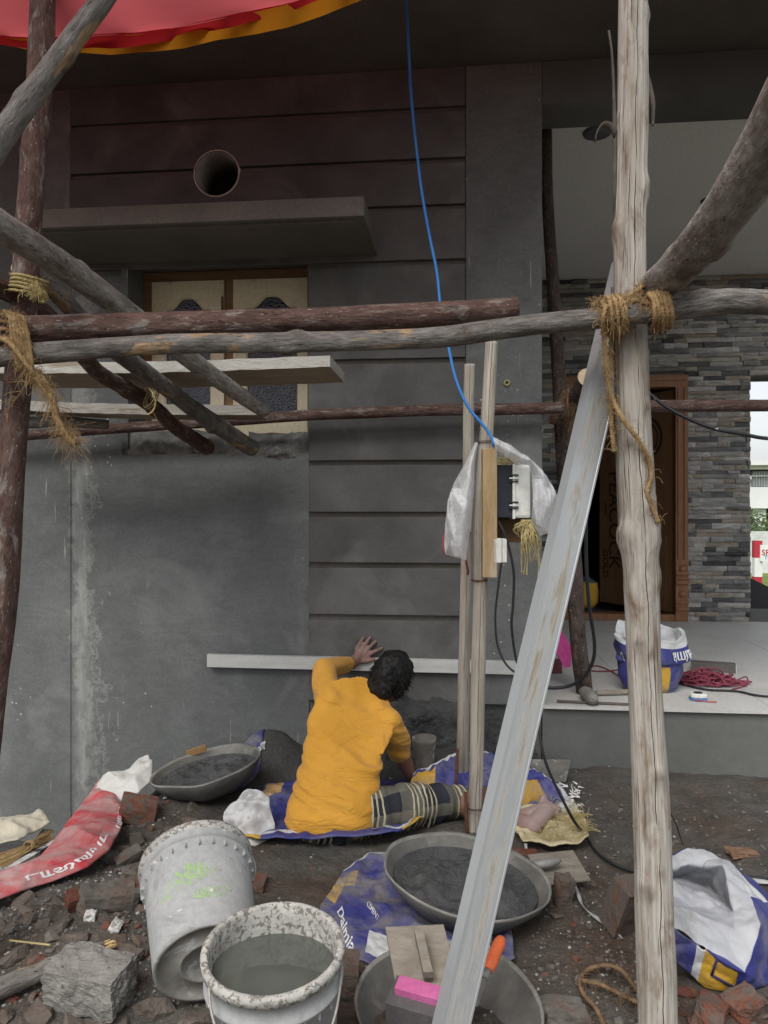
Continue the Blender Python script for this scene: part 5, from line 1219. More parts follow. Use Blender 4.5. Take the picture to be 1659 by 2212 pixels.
    root = thing('cement_sack', 'open blue cement sack with its white lining rolled out beside the pale post', 'sack', gp(1597, 2110))
    mk('fabric', V, F, M_bag, root, True, fcol=fc, solid=.003)
    # the strapping line printed on the yellow block, and the first letter on the blue side
    for a_, b_ in (('N1', 'N2'), ('N2', 'N3')): mk('printed_line', *tube([tuple(PT[a_] - FW * .008), tuple(PT[b_] - FW * .008)], .0035, 6), pm('navy_line', NAVY, (.05, .03, .13), 5, 2, .7, 0), root)
    S_ = lambda u, v: PT['A7'].lerp(PT['K2'], u).lerp(PT['H5'].lerp(PT['K3'], u), v)
    lettering('D', S_, .18, .30, .30, -.22, M_let, root, .012, .03, -1)
folded_sack()
def pcol(u, v):
    if v > .5: return WHITE
    if .60 < u < .80 and v < .20: return NAVY if abs(u - .70) < .004 else YEL
    if v < .025: return WHITE
    if .46 < v: return WHITE
    return BLUE
pbx = onZ(1414, 1500, ZP)
sack('cement_sack', 'half-empty blue cement sack with a folded cuff standing on the porch', (pbx.x, pbx.y + .11, ZP + .004),
     [(.0, .12, .085, 0, 0, 2.4), (.02, .14, .10, 0, 0, 2.4), (.09, .165, .115, 0, 0, 2.3), (.17, .17, .115, .0, 0, 2.2), (.19, .175, .122, .005, 0, 2.2), (.17, .186, .13, .008, 0, 2.2), (.22, .19, .134, .005, 0, 2.2), (.30, .188, .13, 0, 0, 2.2), (.315, .175, .12, 0, 0, 2.2), (.26, .16, .105, 0, 0, 2.2), (.17, .14, .09, 0, 0, 2.2), (.10, .10, .06, 0, 0, 2.2), (.098, .01, .01, 0, 0, 2.0)],
     lambda u, v: BLUE if .38 < v < .56 and v <= .56 else WHITE if v > .56 else (NAVY if abs(u - .73) < .006 else YEL) if (.66 < u < .82 and v < .22) else WHITE if v < .03 else BLUE, M_bag, seed=16, amp=.006, f=9, nu=130, tilt=.12,
     texts=[('almia', .93, .535, .052, .12, .006, PI, 1), ('D', .60, .50, .05, .12, .006, PI, 1)])

# ================================================================ the man
def capsule(mb, p0, r0, p1, r1, seg=18):
    p0, p1 = Vector(p0), Vector(p1); d = p1 - p0; L = d.length
    prof = [(.0005, -r0)] + [(r0 * math.sin(a), -r0 * math.cos(a)) for a in np.linspace(.25, PI / 2, 6)] + [(r1 * math.cos(a), L + r1 * math.sin(a)) for a in np.linspace(0, PI / 2 - .25, 6)] + [(.0005, L + r1)]
    v, f = lathe(prof, p0, d if L > 1e-6 else UP, seg); f += [tuple(range(seg))[::-1], tuple((len(prof) - 1) * seg + j for j in range(seg))]
    mb.add(v, f)
def chain(mb, pts):
    for (a, ra), (b_, rb_) in zip(pts, pts[1:]): capsule(mb, a, ra, b_, rb_)
def ellipsoid(mb, c, a, b_, c_, seg=24):
    V = []; F = []; n = 14; c = Vector(c)
    for i in range(n + 1):
        t_ = -PI / 2 + PI * i / n
        for j in range(seg):
            th = 2 * PI * j / seg; k = max(math.cos(t_), .01); V.append(c + a * (k * math.cos(th)) + b_ * (k * math.sin(th)) + c_ * math.sin(t_))
    for i in range(n):
        for j in range(seg): q = (j + 1) % seg; F.append((i * seg + j, i * seg + q, (i + 1) * seg + q, (i + 1) * seg + j))
    F += [tuple(range(seg))[::-1], tuple(n * seg + j for j in range(seg))]; mb.add(V, F)
def loft(mb, secs, seg=36, pw=2.5):
    """closed body of elliptical sections (centre, half-width vector, half-depth vector)"""
    V = []; F = []
    A = np.array([[*c, *w, *h] for c, w, h in secs]); A = np.stack([np.interp(np.linspace(0, 1, 30), np.linspace(0, 1, len(secs)), A[:, k]) for k in range(9)], 1)
    for r in A:
        c, w, h = Vector(r[:3]), Vector(r[3:6]), Vector(r[6:])
        for j in range(seg):
            th = 2 * PI * j / seg; a, b_ = math.cos(th), math.sin(th); e = 2 / pw
            V.append(c + w * math.copysign(abs(a) ** e, a) + h * math.copysign(abs(b_) ** e, b_))
    for i in range(29):
        for j in range(seg): q = (j + 1) % seg; F.append((i * seg + j, i * seg + q, (i + 1) * seg + q, (i + 1) * seg + j))
    F += [tuple(range(seg))[::-1], tuple(29 * seg + j for j in range(seg))]; mb.add(V, F)
def fuse(name, mb, voxel, mat, parent, smooth=6, disp=None, fac=.5):
    """melt the overlapping masses into one continuous skin"""
    me = bpy.data.meshes.new('t'); me.from_pydata([tuple(v) for v in mb.v], [], mb.f); o = bpy.data.objects.new('t', me); COL.objects.link(o)
    bm = bmesh.new(); bm.from_mesh(me); bmesh.ops.recalc_face_normals(bm, faces=bm.faces); bm.to_mesh(me); bm.free()
    r = o.modifiers.new('r', 'REMESH'); r.mode = 'VOXEL'; r.voxel_size = voxel
    s = o.modifiers.new('s', 'SMOOTH'); s.factor = fac; s.iterations = smooth
    m2 = evaluated(o); bpy.data.objects.remove(o)
    V = [v.co.copy() for v in m2.vertices]
    if disp: V = [p + v.normal * disp(p, v.normal) for p, v in zip(V, m2.vertices)]
    F = [tuple(p.vertices) for p in m2.polygons]; bpy.data.meshes.remove(m2)
    return mk(name, V, F, mat, parent)
def skin_mat():
    m, nt, b = newmat('dusty_brown_skin'); w = coord(nt, 'world'); sx = nd(nt, 'ShaderNodeSeparateXYZ', {0: w}); n = noi(nt, w, 14, 6, .65)
    c = ramp(nt, n, [(.3, (.17, .075, .05)), (.7, (.25, .12, .085))])
    # dried cement on the bare foot and on the hand against the wall
    foot = mth(nt, 'MULTIPLY', nd(nt, 'ShaderNodeMapRange', {0: sx.outputs[0], 1: .20, 2: .28, 3: 0, 4: 1}).outputs[0], mth(nt, 'LESS_THAN', sx.outputs[2], .3))
    hand = nd(nt, 'ShaderNodeMapRange', {0: sx.outputs[1], 1: YW - .10, 2: YW - .02, 3: 0, 4: .6}).outputs[0]
    k = mth(nt, 'MULTIPLY', mth(nt, 'MAXIMUM', foot, hand), ramp(nt, n, [(.25, .5), (.65, 1.0)]))
    c = mixc(nt, k, c, (.33, .25, .235)); sset(nt, b, 'Base Color', c); sset(nt, b, 'Roughness', .65); bump(nt, b, noi(nt, w, 70, 5, .65), .35, .003); return m
M_skin = skin_mat()
def shirt_mat():
    m, nt, b = newmat('mustard_shirt'); v = coord(nt, 'world')
    c = ramp(nt, noi(nt, v, 5, 5, .6), [(.3, (.58, .285, .035)), (.7, (.69, .35, .055))]); c = mixc(nt, .2, c, ramp(nt, noi(nt, v, 180, 2), [(.3, .6), (.7, 1.0)]), 'MULTIPLY')
    k = ramp(nt, noi(nt, v, 5.5, 4, .6), [(.68, 0.0), (.76, .55)]); c = mixc(nt, k, c, (.22, .16, .09))
    sset(nt, b, 'Base Color', c); sset(nt, b, 'Roughness', .9); sset(nt, b, 'Specular IOR Level', .15); sset(nt, b, 'Sheen Weight', .15); cr = noi(nt, coord(nt, 'world', (4, 4, 13)), 1.0, 4, .55, 1.2); cr = mth(nt, 'ABSOLUTE', mth(nt, 'SUBTRACT', cr, .5)); bump(nt, b, mth(nt, 'ADD', mth(nt, 'MULTIPLY', cr, 1.0), mth(nt, 'MULTIPLY', noi(nt, v, 260, 2), .03)), .9, .024); return m
M_shirt = shirt_mat()
hipR, kneeR = at(790, 1752, 3.10), at(988, 1728, 3.26)
thd = (kneeR - hipR).normalized()
def plaid_mat():
    m, nt, b = newmat('plaid_trousers'); v = coord(nt, 'world')
    s = nd(nt, 'ShaderNodeVectorMath', {0: v, 1: tuple(thd)}, operation='DOT_PRODUCT').outputs['Value']
    w = noi(nt, v, 6, 3); s = mth(nt, 'ADD', s, mth(nt, 'MULTIPLY', w, .035)); z = mth(nt, 'ADD', nd(nt, 'ShaderNodeSeparateXYZ', {0: v}).outputs[2], mth(nt, 'MULTIPLY', w, .03))
    blk = mth(nt, 'GREATER_THAN', mth(nt, 'FRACT', mth(nt, 'MULTIPLY', s, 4.4)), .52); blk2 = mth(nt, 'GREATER_THAN', mth(nt, 'FRACT', mth(nt, 'MULTIPLY', z, 8.5)), .55)
    c = mixc(nt, blk, (.035, .038, .048), (.12, .12, .105)); c = mixc(nt, mth(nt, 'MULTIPLY', blk2, .6), c, (.20, .19, .15))
    ln_ = mth(nt, 'LESS_THAN', mth(nt, 'FRACT', mth(nt, 'MULTIPLY', s, 46)), .34); gr = mth(nt, 'LESS_THAN', mth(nt, 'FRACT', mth(nt, 'ADD', mth(nt, 'MULTIPLY', s, 4.4), .3)), .55)
    c = mixc(nt, mth(nt, 'MULTIPLY', ln_, gr), c, (.50, .44, .30)); c = mixc(nt, .35, c, ramp(nt, noi(nt, v, 12, 5), [(.3, .5), (.7, 1.0)]), 'MULTIPLY')
    sset(nt, b, 'Base Color', c); sset(nt, b, 'Roughness', .92); sset(nt, b, 'Specular IOR Level', .1); return m
M_plaid = plaid_mat(); M_hair = pm('black_hair', (.004, .004, .004), (.010, .009, .008), 40, 4, .6, .6, .003, 120, 'obj')
man = thing('person', 'person in a mustard long-sleeved shirt sitting on the ground, back turned, plastering the wall', 'person', (at(720, 1800, 3.07).x, at(720, 1800, 3.07).y, .02))
def P(x, y, d): return at(x, y, d)
# clothed torso sections from hem to neck
def sec(x, y, d, hw, hd, tilt=0.0, lean=.0):
    c = at(x, y, d); r = math.radians(tilt); w = (RT * math.cos(r) - UP * math.sin(r)) * (hw * d / F_PX); h = (FW * math.cos(lean) + UP * math.sin(lean)) * hd; return c, w, h
TOR = [(712, 1795, 3.08, 90, .10, 0, 0), (713, 1775, 3.08, 97, .125, 0, 0), (717, 1745, 3.09, 98, .13, 0, .05), (729, 1690, 3.12, 90, .122, 2, .1), (738, 1640, 3.17, 86, .115, 4, .2), (750, 1588, 3.23, 90, .112, 9, .35), (766, 1540, 3.30, 92, .10, 17, .5), (778, 1514, 3.345, 80, .085, 22, .6), (792, 1497, 3.38, 54, .065, 24, .7), (802, 1487, 3.40, 38, .052, 24, .8)]
eL, sL, wL = P(701, 1446, 3.58), P(714, 1522, 3.34), onY(762, 1433, YW - .062)
cuffL = eL.lerp(wL, .78)
sR, eR = P(838, 1560, 3.36), P(862, 1622, 3.47); wR = P(892, 1684, 3.58)
# body: one skin under the clothes
mb = MB(); loft(mb, [sec(x, y + 4, d + .012, hw * .76, hd * .70, t_, l_) for x, y, d, hw, hd, t_, l_ in TOR])
nk = P(810, 1490, 3.45); hd_c = P(846, 1463, 3.47); hf = (FW * .82 + RT * .38 - UP * .42).normalized(); hu = (UP * .86 + RT * .42 + FW * .2); hu = (hu - hf * hu.dot(hf)).normalized(); hr = hf.cross(hu).normalized()
chain(mb, [(nk, .048), (hd_c - hu * .05 + hf * .0, .046)])
ellipsoid(mb, hd_c, hr * .072, hf * .092, hu * .108); ellipsoid(mb, hd_c - hu * .055 + hf * .04, hr * .05, hf * .05, hu * .05)
capsule(mb, hd_c + hf * .088 - hu * .005, .011, hd_c + hf * .104 - hu * .038, .014)             # nose
for s_ in (-1, 1):
    ellipsoid(mb, hd_c + hr * (.074 * s_) - hu * .015 - hf * .005, hr * .008, hf * .017, hu * .028)   # ears
    capsule(mb, hd_c + hf * .080 + hr * .02 * s_ + hu * .02, .010, hd_c + hf * .074 + hr * .048 * s_ + hu * .022, .009)   # brow
capsule(mb, hd_c + hf * .088 - hu * .058 - hr * .018, .008, hd_c + hf * .088 - hu * .058 + hr * .018, .008)   # lips
chain(mb, [(sL, .05), (eL, .040), (eL.lerp(wL, .35), .041), (wL, .028)])
chain(mb, [(sR, .044), (eR, .038), (eR.lerp(wR, .3), .038), (wR, .027)])
yh = YW - .016
pal = [onY(766, 1428, YW - .05), onY(781, 1415, YW - .024)]
chain(mb, [(wL, .027), (onY(768, 1424, YW - .05), .024), (onY(778, 1413, YW - .028), .022)])
KN = [(772, 1400), (784, 1399), (794, 1402), (801, 1411)]; TP = [(784.5, 1378), (799.5, 1376.5), (811, 1385.5), (825, 1400)]
for (kx, ky), (tx_, ty_) in zip(KN, TP):
    k0 = onY(kx, ky, YW - .026); mid = onY(kx * .5 + tx_ * .5, ky * .5 + ty_ * .5, YW - .030); tp_ = onY(tx_, ty_, YW - .012)
    capsule(mb, onY(772 + (kx - 772) * .5, 1422, YW - .03), .017, k0, .0125); chain(mb, [(k0, .0115), (mid, .0098), (k0.lerp(tp_, .78), .0088), (tp_, .0075)])
chain(mb, [(onY(776, 1428, YW - .04), .016), (onY(793, 1428, YW - .042), .013), (onY(808, 1424, YW - .04), .009)])   # thumb
# right hand closed on a tool by the wall
hR = wR + (wR - eR).normalized() * .05; chain(mb, [(wR, .026), (hR, .028)])
dR = (wR - eR).normalized(); qR = dR.cross(UP).normalized()
for k in range(4):
    b0_ = hR + dR * .02 + qR * (k - 1.5) * .017; chain(mb, [(b0_, .0095), (b0_ + dR * .03 + UP * .008, .0088), (b0_ + dR * .04 - UP * .02, .008), (b0_ + dR * .02 - UP * .03, .0075)])
chain(mb, [(hR + qR * .025, .011), (hR + qR * .04 + dR * .025 - UP * .01, .009), (hR + qR * .02 + dR * .035 - UP * .025, .008)])
# legs
ank = P(1112, 1772, 3.13); chain(mb, [(hipR, .075), (kneeR, .056), (kneeR.lerp(ank, .3), .056), (kneeR.lerp(ank, .7), .042), (ank, .036)])
heel, ball = P(1150, 1786, 3.06), P(1176, 1752, 3.14)
chain(mb, [(ank, .036), (heel, .036)]); chain(mb, [(ank, .034), (ball, .034)]); chain(mb, [(heel, .034), (ball + RT * .006, .034)])
for k in range(5):
    b0_ = P(1166 + 8.0 * k, 1744 + 3.6 * k, 3.16); chain(mb, [(b0_, .015), (P(1171 + 8.6 * k, 1730 + 4.6 * k, 3.18), .0105), (P(1174 + 8.8 * k, 1723 + 5.0 * k + (4 if k else 0), 3.20), .0095 if k else .0135)])
hipL, kneeL, ankL = P(690, 1758, 3.12), P(705, 1690, 3.50), P(800, 1722, 3.52)
chain(mb, [(hipL, .075), (kneeL, .058), (kneeL.lerp(ankL, .4), .05), (ankL, .036), (ankL + RT * .14 + FW * .04 - UP * .02, .03)])
fuse('body', mb, .005, M_skin, man, 2, lambda p, n: .0015 * mn.noise(p * 60))
# trousers
mb = MB(); ellipsoid(mb, P(712, 1775, 3.09), RT * .185, FW * .14, UP * .09)
chain(mb, [(hipR, .098), (hipR.lerp(kneeR, .5) + UP * .006, .088), (kneeR, .066)]); chain(mb, [(hipR - UP * .03, .08), (hipR.lerp(kneeR, .6) - UP * .035, .06), (kneeR - UP * .02, .05)]); chain(mb, [(hipL, .095), (kneeL, .072), (kneeL.lerp(ankL, .3), .062)])
def wrk(p, n):
    s = p.dot(thd); return .012 * (.4 - 2 * abs(mn.noise((s * 11, p.z * 5, p.y * 5)))) + .006 * (.4 - 2 * abs(mn.noise((s * 24 + 3, p.z * 9, p.y * 9)))) + .004 * mn.noise(p * 20)
fuse('trousers', mb, .007, M_plaid, man, 5, wrk)
# shirt
mb = MB(); loft(mb, [sec(*q) for q in TOR])
chain(mb, [(P(735, 1535, 3.39), .06), (sL, .066), (sL.lerp(eL, .5) - RT * .006, .062), (eL, .054), (eL.lerp(cuffL, .5), .047), (cuffL, .041)])
chain(mb, [(P(815, 1545, 3.36), .06), (P(838, 1560, 3.345), .062), (sR.lerp(eR, .55) + RT * .008, .062), (eR + UP * .004, .056)])
def folds(p, n):
    x = (p - CAM).dot(RT); z = p.z; t_ = z + .35 * x
    a = abs(mn.noise((x * 3.2, t_ * 17, p.y * 3))); b_ = abs(mn.noise((x * 6 + 4, t_ * 30, p.y * 5)))
    waist = math.exp(-((z - .30) / .16) ** 2); side = .35 + .65 * min(1, abs(x + .23) / .14)
    if x > .0 or z > .74: side *= .35
    return (.034 * (.2 - a) * (.35 + waist) + .012 * (.2 - b_) * (.4 + waist)) * side + .003 * mn.noise(p * 14)
fuse('shirt', mb, .006, M_shirt, man, 12, folds)
# hair: a mass over the skull plus loose locks
mb = MB(); ellipsoid(mb, hd_c + hu * .014 - hf * .020, hr * .088, hf * .092, hu * .108); ellipsoid(mb, hd_c - hf * .052 - hu * .055, hr * .07, hf * .05, hu * .062); ellipsoid(mb, hd_c + hu * .06 + hf * .03, hr * .066, hf * .06, hu * .052)
fuse('hair', mb, .006, M_hair, man, 3, lambda p, n: .010 * mn.noise(p * 22) + .006 * mn.noise(p * 60))
rnd = random.Random(4); V = []; F = []
for k in range(900):
    u = Vector((rnd.gauss(0, 1), rnd.gauss(0, 1), rnd.gauss(0, 1))).normalized()
    if u.dot(hf) > .55 and u.dot(hu) < .5: continue
    if u.dot(hu) < -.75: continue
    p = hd_c - hf * .018 + hu * .008 + hr * (u.dot(hr) * .086) + hf * (u.dot(hf) * .09) + hu * (u.dot(hu) * .104)
    tng = (-UP * .8 + u * .05 + Vector((rnd.uniform(-.6, .6), rnd.uniform(-.6, .6), 0))); L = rnd.uniform(.015, .038)
    C = spline([p, p + (u * .2 + tng * .4) * L, p + (u * .16 + tng * .95) * L], 5); v, f = tube(C, [.0022, .0024, .002, .0013, .0004], 4, False); n = len(V); V += v; F += [tuple(a + n for a in q) for q in f]
mk('hair_locks', V, F, M_hair, man)
# tool in the right hand
cable('tool_grip', [wR + dR * .02 - UP * .02, wR + dR * .08 - UP * .035], .010, M_float, man)

# ================================================================ meter on two poles
poleA = [at(1015, 787, 3.35), at(1012, 1000, 3.36), at(1006, 1300, 3.42), at(1000, 1560, 3.5), gp(999, 1705)]
log('meter_pole', poleA, [.048, .05, .052, .055, .058], [M_pale2, M_cut], 'thinner pale stick behind the meter board, bound with red cord', 'pole', knots=[(.2, 4, .006, .015), (.7, 4.6, .008, .02)], seed=21)
poleB = [at(1062, 740, 3.2), at(1050, 955, 3.17), at(1041, 1100, 3.16), at(1035, 1400, 3.155), at(1026, 1792, 3.15), at(1024, 1830, 3.15)]
log('meter_pole', poleB, [.052, .056, .056, .058, .058, .058], [M_pale2, M_cut], 'pale weathered stick carrying the meter board, driven into the ground', 'pole', knots=[(.1, 4.4, .007, .015), (.45, 4, .008, .018), (.75, 5, .007, .015)], seed=22)
M_batten = pm('yellow_batten', (.34, .22, .10), (.50, .37, .21), 4, 6, .8, .4, .003, 50, 'obj', (8, 8, 1.2), patch=(.50, .45, .38), patch_scale=2, patch_lo=.48, patch_hi=.7)
def Z2(zx, zy): return 918 + zx * .1953, 918 + zy * .1953
dm = 3.09
def zb_(x0, y0, x1, y1, d0, d1, name, mat, parent, bev=.004):
    """upright box seen square-on between two zoom corners, depth d0..d1"""
    a = at(*Z2(x0, y1), d0); b_ = at(*Z2(x1, y0), d0); c = (a + b_) / 2; hw = (b_ - a).dot(RT) / 2; hh = (b_.z - a.z) / 2
    m_ = MB().box((-hw, 0, -hh), (hw, d1 - d0, hh), 0, bev); m_.v = [tuple(c + RT * x + FW * y + UP * z) for x, y, z in m_.v]; return m_.build(name, mat, parent)
mt = thing('electric_meter', 'black and white electric meter box on a wooden batten wrapped in clear plastic', 'meter', at(1070, 1120, dm))
zb_(640, 258, 800, 1690, dm, dm + .06, 'batten', M_batten, mt)
zb_(780, 1030, 1190, 1300, dm + .10, dm + .13, 'back_board', pm('dark_board', (.10, .06, .03), (.16, .10, .05), 4, 4, .85, .3), mt)
M_mblk = pm('black_plastic', (.02, .024, .033), (.03, .035, .045), 6, 3, .4, .05); M_mwht = pm('white_plastic', (.70, .71, .66), (.78, .79, .74), 4, 3, .4, .03)
mb_ = zb_(792, 440, 985, 1030, dm + .015, dm + .135, 'meter_base', M_mblk, mt, .006); mw_ = zb_(988, 436, 1170, 1032, dm + .012, dm + .138, 'meter_cover', M_mwht, mt, .012)
zb_(970, 430, 1002, 1042, dm + .008, dm + .142, 'rim', M_mwht, mt, .003)
for zy in (545, 580, 615, 845, 880, 910): zb_(935, zy, 1035, zy + 17, dm + .004, dm + .02, 'hinge', M_mblk if zy not in (580, 880) else M_mwht, mt, .001)
jb = thing('junction_box', 'small white junction box under the meter with two black cables', 'box', at(1080, 1216, dm)); zb_(758, 1255, 852, 1525, dm, dm + .07, 'base', M_mwht, jb, .003); zb_(854, 1258, 908, 1523, dm + .003, dm + .067, 'lid', M_mwht, jb, .004)
def film_mat():
    m = bpy.data.materials.new('clear_plastic_film'); m.use_nodes = True; nt = m.node_tree; nt.nodes.clear(); out = nt.nodes.new('ShaderNodeOutputMaterial'); v = coord(nt, 'obj')
    cr = noi(nt, v, 24, 5, .65, 1.2)
    b = nd(nt, 'ShaderNodeBsdfPrincipled', {'Base Color': (.9, .91, .92), 'Roughness': .28}); tl = nd(nt, 'ShaderNodeBsdfTranslucent', {'Color': (.9, .91, .92)}); tr = nd(nt, 'ShaderNodeBsdfTransparent')
    m1 = nd(nt, 'ShaderNodeMixShader', {0: .4, 1: b.outputs[0], 2: tl.outputs[0]}); m2 = nd(nt, 'ShaderNodeMixShader', {0: ramp(nt, cr, [(.3, .5), (.7, .88)]), 1: tr.outputs[0], 2: m1.outputs[0]}); nt.links.new(m2.outputs[0], out.inputs[0])
    bp = nd(nt, 'ShaderNodeBump', {'Height': cr, 'Strength': .5, 'Distance': .01}); nt.links.new(bp.outputs[0], b.inputs['Normal']); return m
M_film = film_mat()
def filmS(secs, d, bul, seed):
    U = [q[0] for q in secs]
    def S(u, v):
        I = lambda k, j: float(np.interp(u, U, [q[k][j] for q in secs])); x = I(1, 0) * (1 - v) + I(2, 0) * v; y = I(1, 1) * (1 - v) + I(2, 1) * v
        p = at(*Z2(x, y), d); return p - FW * (bul * math.sin(PI * v) * math.sin(PI * min(1, u * .9 + .08)) + .045 * crump((p.x, p.y, p.z * .22), 17, seed))
    return S
fl = thing('plastic_film', 'torn clear plastic film draped over the meter and its sticks', 'plastic sheet', at(1010, 1200, 3.1))
S = filmS([(0, (555, 190), (590, 200)), (.12, (490, 340), (565, 345)), (.35, (330, 640), (545, 650)), (.5, (250, 840), (530, 850)), (.7, (222, 1100), (512, 1105)), (.88, (213, 1330), (480, 1340)), (1, (225, 1430), (460, 1500))], 3.08, .07, 2); sheet('film', S, 60, 44, M_film, fl, solid=0)
S = filmS([(.0, (300, 700), (510, 700)), (.4, (330, 1000), (500, 1010)), (.8, (285, 1330), (470, 1350)), (1, (330, 1440), (455, 1490))], 3.04, .05, 6); sheet('film', S, 40, 30, M_film, fl, solid=0)
S = filmS([(0, (750, 135), (770, 270)), (.25, (960, 228), (990, 420)), (.45, (1200, 395), (1150, 450)), (.6, (1340, 560), (1185, 545)), (.78, (1475, 800), (1195, 770)), (.92, (1420, 1090), (1180, 1055)), (1, (1380, 1190), (1290, 1225))], 3.06, .05, 11); sheet('film', S, 70, 40, M_film, fl, solid=0)
S = filmS([(0, (1210, 600), (1320, 600)), (.5, (1190, 850), (1440, 850)), (1, (1230, 1100), (1390, 1180))], 3.03, .04, 15); sheet('film', S, 40, 30, M_film, fl, solid=0)
rnd = random.Random(12); V = []; F = []
for k in range(60):
    x0, x1 = rnd.uniform(1080, 1180), rnd.uniform(1040, 1280); ye = rnd.uniform(1180, 1690) if k > 14 else rnd.uniform(1120, 1260)
    if k < 14: x1 = rnd.uniform(990, 1080)
    pts = [at(*Z2(x0 + rnd.uniform(-20, 20), 1050), 3.06), at(*Z2((x0 + x1) / 2 + rnd.uniform(-40, 40), 1050 + (ye - 1050) * .35), 3.03), at(*Z2(x1 + rnd.uniform(-30, 30), 1050 + (ye - 1050) * .7), 3.04), at(*Z2(x1 + rnd.uniform(-25, 25), ye), 3.05)]
    v, f = tube(spline(pts, 12), .0017, 4, False); n = len(V); V += v; F += [tuple(a + n for a in q) for q in f]
for k in range(110):
    p = at(*Z2(rnd.uniform(800, 1010), rnd.uniform(370, 440)), rnd.uniform(3.06, 3.14)); q = p + Vector((rnd.uniform(-.03, .03), rnd.uniform(-.03, .03), rnd.uniform(-.01, .02)))
    v, f = tube([tuple(p), tuple(p.lerp(q, .5)), tuple(q)], .0013, 3, False); n = len(V); V += v; F += [tuple(a + n for a in z) for z in f]
tag(mk('straw_strings', V, F, M_straw), 'yellow straw strings stuffed round the meter and hanging below it', 'straw', kind='stuff')
cable('blue', [0, 0], 0, M_blue) if False else None
bc_ = cable('power_cable', [at(872, -60, 3.25), at(877, 0, 3.25), at(884, 130, 3.25), at(886, 180, 3.25), at(893, 260, 3.24), at(903, 350, 3.23), at(912, 420, 3.22), at(928, 510, 3.21), at(944, 590, 3.2), at(952, 665, 3.18), at(968, 745, 3.16), at(985, 820, 3.14), at(1012, 880, 3.12), at(1045, 920, 3.1), at(1064, 948, 3.09), at(1066, 962, 3.08)], .0062, M_blue); tag(bc_, 'bright blue cable dropping from above to the meter', 'cable')
def blk(pts, r, label, name='cable'): tag(cable(name, pts, r, M_black), label, 'cable')
blk([at(*Z2(845, 1525), 3.1), at(1076, 1270, 3.1), at(1070, 1330, 3.1), at(1074, 1390, 3.1), at(1090, 1430, 3.08), at(1112, 1452, 3.05), at(1140, 1462, 3.02)], .0045, 'black cable looping down from the white junction box')
blk([at(*Z2(800, 1050), 3.12), at(*Z2(870, 1180), 3.10), at(1100, 1185, 3.1), at(1110, 1240, 3.1), at(1108, 1310, 3.1), at(1105, 1350, 3.1), at(1113, 1415, 3.1), at(1122, 1445, 3.08), at(1160, 1560, 2.95), at(1180, 1650, 2.9), at(1235, 1765, 2.9), gp(1262, 1800, .03), gp(1290, 1842, .012), gp(1330, 1868, .012), gp(1378, 1884, .012), gp(1440, 1895, .012), gp(1560, 1893, .012), gp(1680, 1899, .012)], .0055, 'long black cable running from the meter down across the ground past the post')
blk([at(1272, 1000, 3.6), at(1267, 1080, 3.6), at(1266, 1200, 3.62), at(1272, 1300, 3.66), at(1284, 1385, 3.7), at(1280, 1430, 3.72), at(1258, 1465, 3.75), at(1225, 1483, 3.8), at(1180, 1486, 3.82), at(1130, 1480, 3.8)], .0085, 'thick black cable hanging in a loop by the porch post')
blk([at(1385, 835, 2.2), at(1405, 852, 2.18), at(1450, 886, 2.14), at(1530, 922, 2.1), at(1600, 937, 2.08), at(1700, 948, 2.06), at(2000, 930, 2.0), at(2500, 800, 1.9)], .0052, 'taut black cable running from the pale post out past the porch')
blk([onZ(1455, 1470, ZP + .008), onZ(1482, 1480, ZP + .008), onZ(1530, 1490, ZP + .008), onZ(1590, 1493, ZP + .008), onZ(1700, 1506, ZP + .008), onZ(2100, 1500, ZP + .008)], .006, 'black cable lying on the porch tiles beside the tape measure')
M_cord = pm('red_cord', (.42, .06, .08), (.5, .09, .11), 8, 3, .7, 0)
tag(cable('cord', [at(*Z2(235, 1180), 3.2), at(*Z2(200, 1260), 3.2), at(*Z2(205, 1360), 3.2), at(*Z2(225, 1430), 3.2)], .003, M_cord), 'loop of red cord beside the clear plastic film', 'cord')
tag(cable('cord', [at(*Z2(500, 1180), 3.25), at(*Z2(470, 1330), 3.25), at(*Z2(455, 1500), 3.25), at(*Z2(480, 1620), 3.26), at(*Z2(470, 1660), 3.26)], .005, pm('maroon_cord', (.20, .05, .04), (.28, .08, .06), 8, 3, .7, 0)), 'maroon cord hanging between the two meter sticks', 'cord')
tag(cable('wire_tie', coil_path(poleB[1] + Vector((0, 0, .0)), (0, 0, 1), .033, .012, 2.2), .0014, M_wire, step=.005, seg=5), 'twisted wire tie round the meter stick above the batten', 'wire')
tag(cable('wire_tie', coil_path(at(1036, 1253, 3.157), (0, 0, 1), .032, .008, 2.2), .0018, M_iron, step=.005, seg=5), 'rusty wire tie round the meter stick below the batten', 'wire')
def rebar(a, b_, label):
    C = spline([a, b_], 60); R = [.0062 + .0016 * (1 if i % 3 == 0 else 0) for i in range(60)]; tag(mk('rebar_pin', *tube(C, R, 10), M_iron), label, 'rebar')
rebar(at(1006, 1712, 3.12), at(1008, 1798, 3.12), 'rusty ribbed rebar pin wired to the left side of the thicker meter stick')
rebar(at(1048, 1700, 3.13), at(1047, 1790, 3.13), 'rusty rebar pin wired to the right side of the thicker meter stick'); rebar(at(988, 1618, 3.45), at(985, 1712, 3.45), 'rusty rebar pin tied to the thinner meter stick')
tag(cable('wire_tie', coil_path(at(1027, 1742, 3.14), (.02, 0, 1), .040, .01, 2.2), .0016, M_wire, step=.005, seg=5), 'wire binding two rebar pins to the meter stick', 'wire')
tag(cable('conduit_plug', coil_path(onY(1095, 827, YW - .006), (0, 1, 0), .012, .008, 3.2) , .004, M_straw, step=.004), 'small straw-coloured plug in a wall conduit on the plain pier', 'plug')

